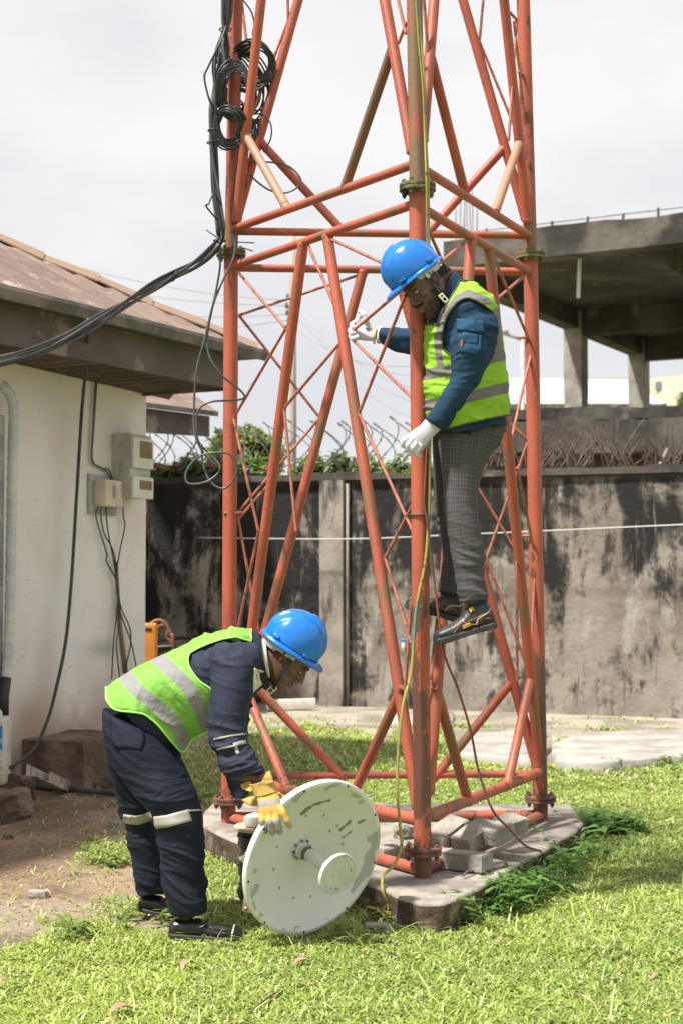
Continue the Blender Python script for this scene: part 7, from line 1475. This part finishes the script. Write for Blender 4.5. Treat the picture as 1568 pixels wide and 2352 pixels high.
WL = [(1010, 2112, 16, .13, 'at the front corner of the pad'), (1062, 2085, 26, .15, 'just right of the pad corner'), (1098, 2058, 26, .16, 'below the hourglass block'), (1130, 2030, 24, .15, 'beside the middle of the pad edge'), (1165, 2000, 28, .17, 'where the brown cable ends'), (1205, 1968, 30, .19, 'in the middle of the weed row'), (1245, 1942, 22, .15, 'right of the brown cable end'), (1285, 1920, 20, .13, 'below the right leg'), (1325, 1905, 14, .11, 'at the right end of the weed row'), (1222, 1905, 6, .09, 'on the pad at the foot of the right leg'), (1370, 1915, 16, .11, 'outermost to the right')]
for i, (u_, v_, n_, h_, lb) in enumerate(WL):
    q = G(u_, v_, 0 if i != 9 else PADZ*.6); q = q+(Vector((.07, -.05, 0)) if i != 9 else Vector()); weed((q.x, q.y), int(n_*4.2), h_*1.2, .085, 300+i, 'leafy dark green weed '+lb, 'leafy weeds along the right edge of the pad')
for i, (u_, v_, lb) in enumerate(((865, 2120, 'yellowish weed between the dish and the pad'), (925, 2125, 'small weed below the yellow cable'), (800, 2165, 'low weed at the right foot of the dish'))):
    q = G(u_, v_); weed((q.x, q.y), 9, .09, .06, 330+i, lb, 'small weeds by the dish', (.20, .24, .05), (.36, .38, .10))
for i, (u_, v_, lb) in enumerate(((1540, 1760, 'small leafy weed by the paving at the right edge'), (1400, 1765, 'tiny weed at the edge of the right paving slab'), (330, 2120, 'thin weed in front of the far shoe'), (170, 2155, 'sparse grass tuft on the sand at left'), (265, 1985, 'grass tuft on the dirt left of the bending man'))):
    q = G(u_, v_); weed((q.x, q.y), 8, .10, .07, 340+i, lb, 'scattered small weeds', (.12, .2, .04), (.30, .38, .10))
# ================================================================ FALLEN LEAVES AND TWIGS
M['dleaf'] = mat('dry_leaf', (.44, .25, .17), (.30, .17, .11), sc=20, rough=.8)
for i, (u_, v_, L_, an, lb) in enumerate(((695, 2232, .075, .3, 'curled pinkish dry leaf on the grass below the dish'), (430, 2236, .07, 1.0, 'dry leaf on the grass below the near shoe'), (1145, 2092, .05, 2.0, 'small dry leaf right of the pad corner'), (1148, 2183, .05, .1, 'narrow dry leaf right of centre on the lawn'), (842, 2206, .04, .2, 'tiny dry leaf left of the small stone'), (280, 2342, .08, .5, 'dry leaf at the bottom left of the lawn'), (1235, 2040, .05, 1.2, 'small brown leaf among the weeds'), (1505, 2265, .05, .7, 'brown leaf near the lower right corner'))):
    q = G(u_, v_); z_ = .03; a = math.cos(an); b = math.sin(an); V = []; n = 8
    for j in range(n+1):
        t = j/n; w_ = L_*.27*math.sin(math.pi*min(1, t*1.02))**.7+.0008; x0, y0 = q.x+a*L_*(t-.5), q.y+b*L_*(t-.5); zc = z_+.012*math.sin(t*3.1)
        V += [(x0-b*w_, y0+a*w_, zc+w_*.5), (x0, y0, zc), (x0+b*w_, y0-a*w_, zc+w_*.45)]
    F = [(j*3+k, j*3+k+1, j*3+k+4, j*3+k+3) for j in range(n) for k in (0, 1)]; mk('dry_leaf', V, F, M['dleaf'], None, True, loc=q, label=lb, cat='leaf', group='fallen dry leaves on the lawn')
for i, (u0, v0, u1, v1, lb) in enumerate(((860, 2178, 910, 2186, 'short dark twig on the lawn below the pad corner'), (560, 2352, 660, 2280, 'long pale twig at the bottom centre of the lawn'), (868, 2208, 925, 2218, 'thin brown twig right of the dry leaf'))):
    a, b = G(u0, v0), G(u1, v1); mb = MB(); mb.tube(spl([a+Vector((0, 0, .02)), a.lerp(b, .5)+Vector((.01, .01, .035)), b+Vector((0, 0, .02))], 5), .0035, 5); mb.obj('twig', M['vine'], None, loc=a, label=lb, cat='twig')
a, b = G(1062, 2018, PADZ), G(1085, 2008, PADZ); mb = MB(); mb.tube(spl([a+Vector((0, 0, .012)), a.lerp(b, .5)+Vector((.0, .01, .02)), b+Vector((0, 0, .012))], 5), .005, 6); mb.obj('twig', M['vine'], None, loc=a, label='small brown stick lying on the pad edge', cat='twig')
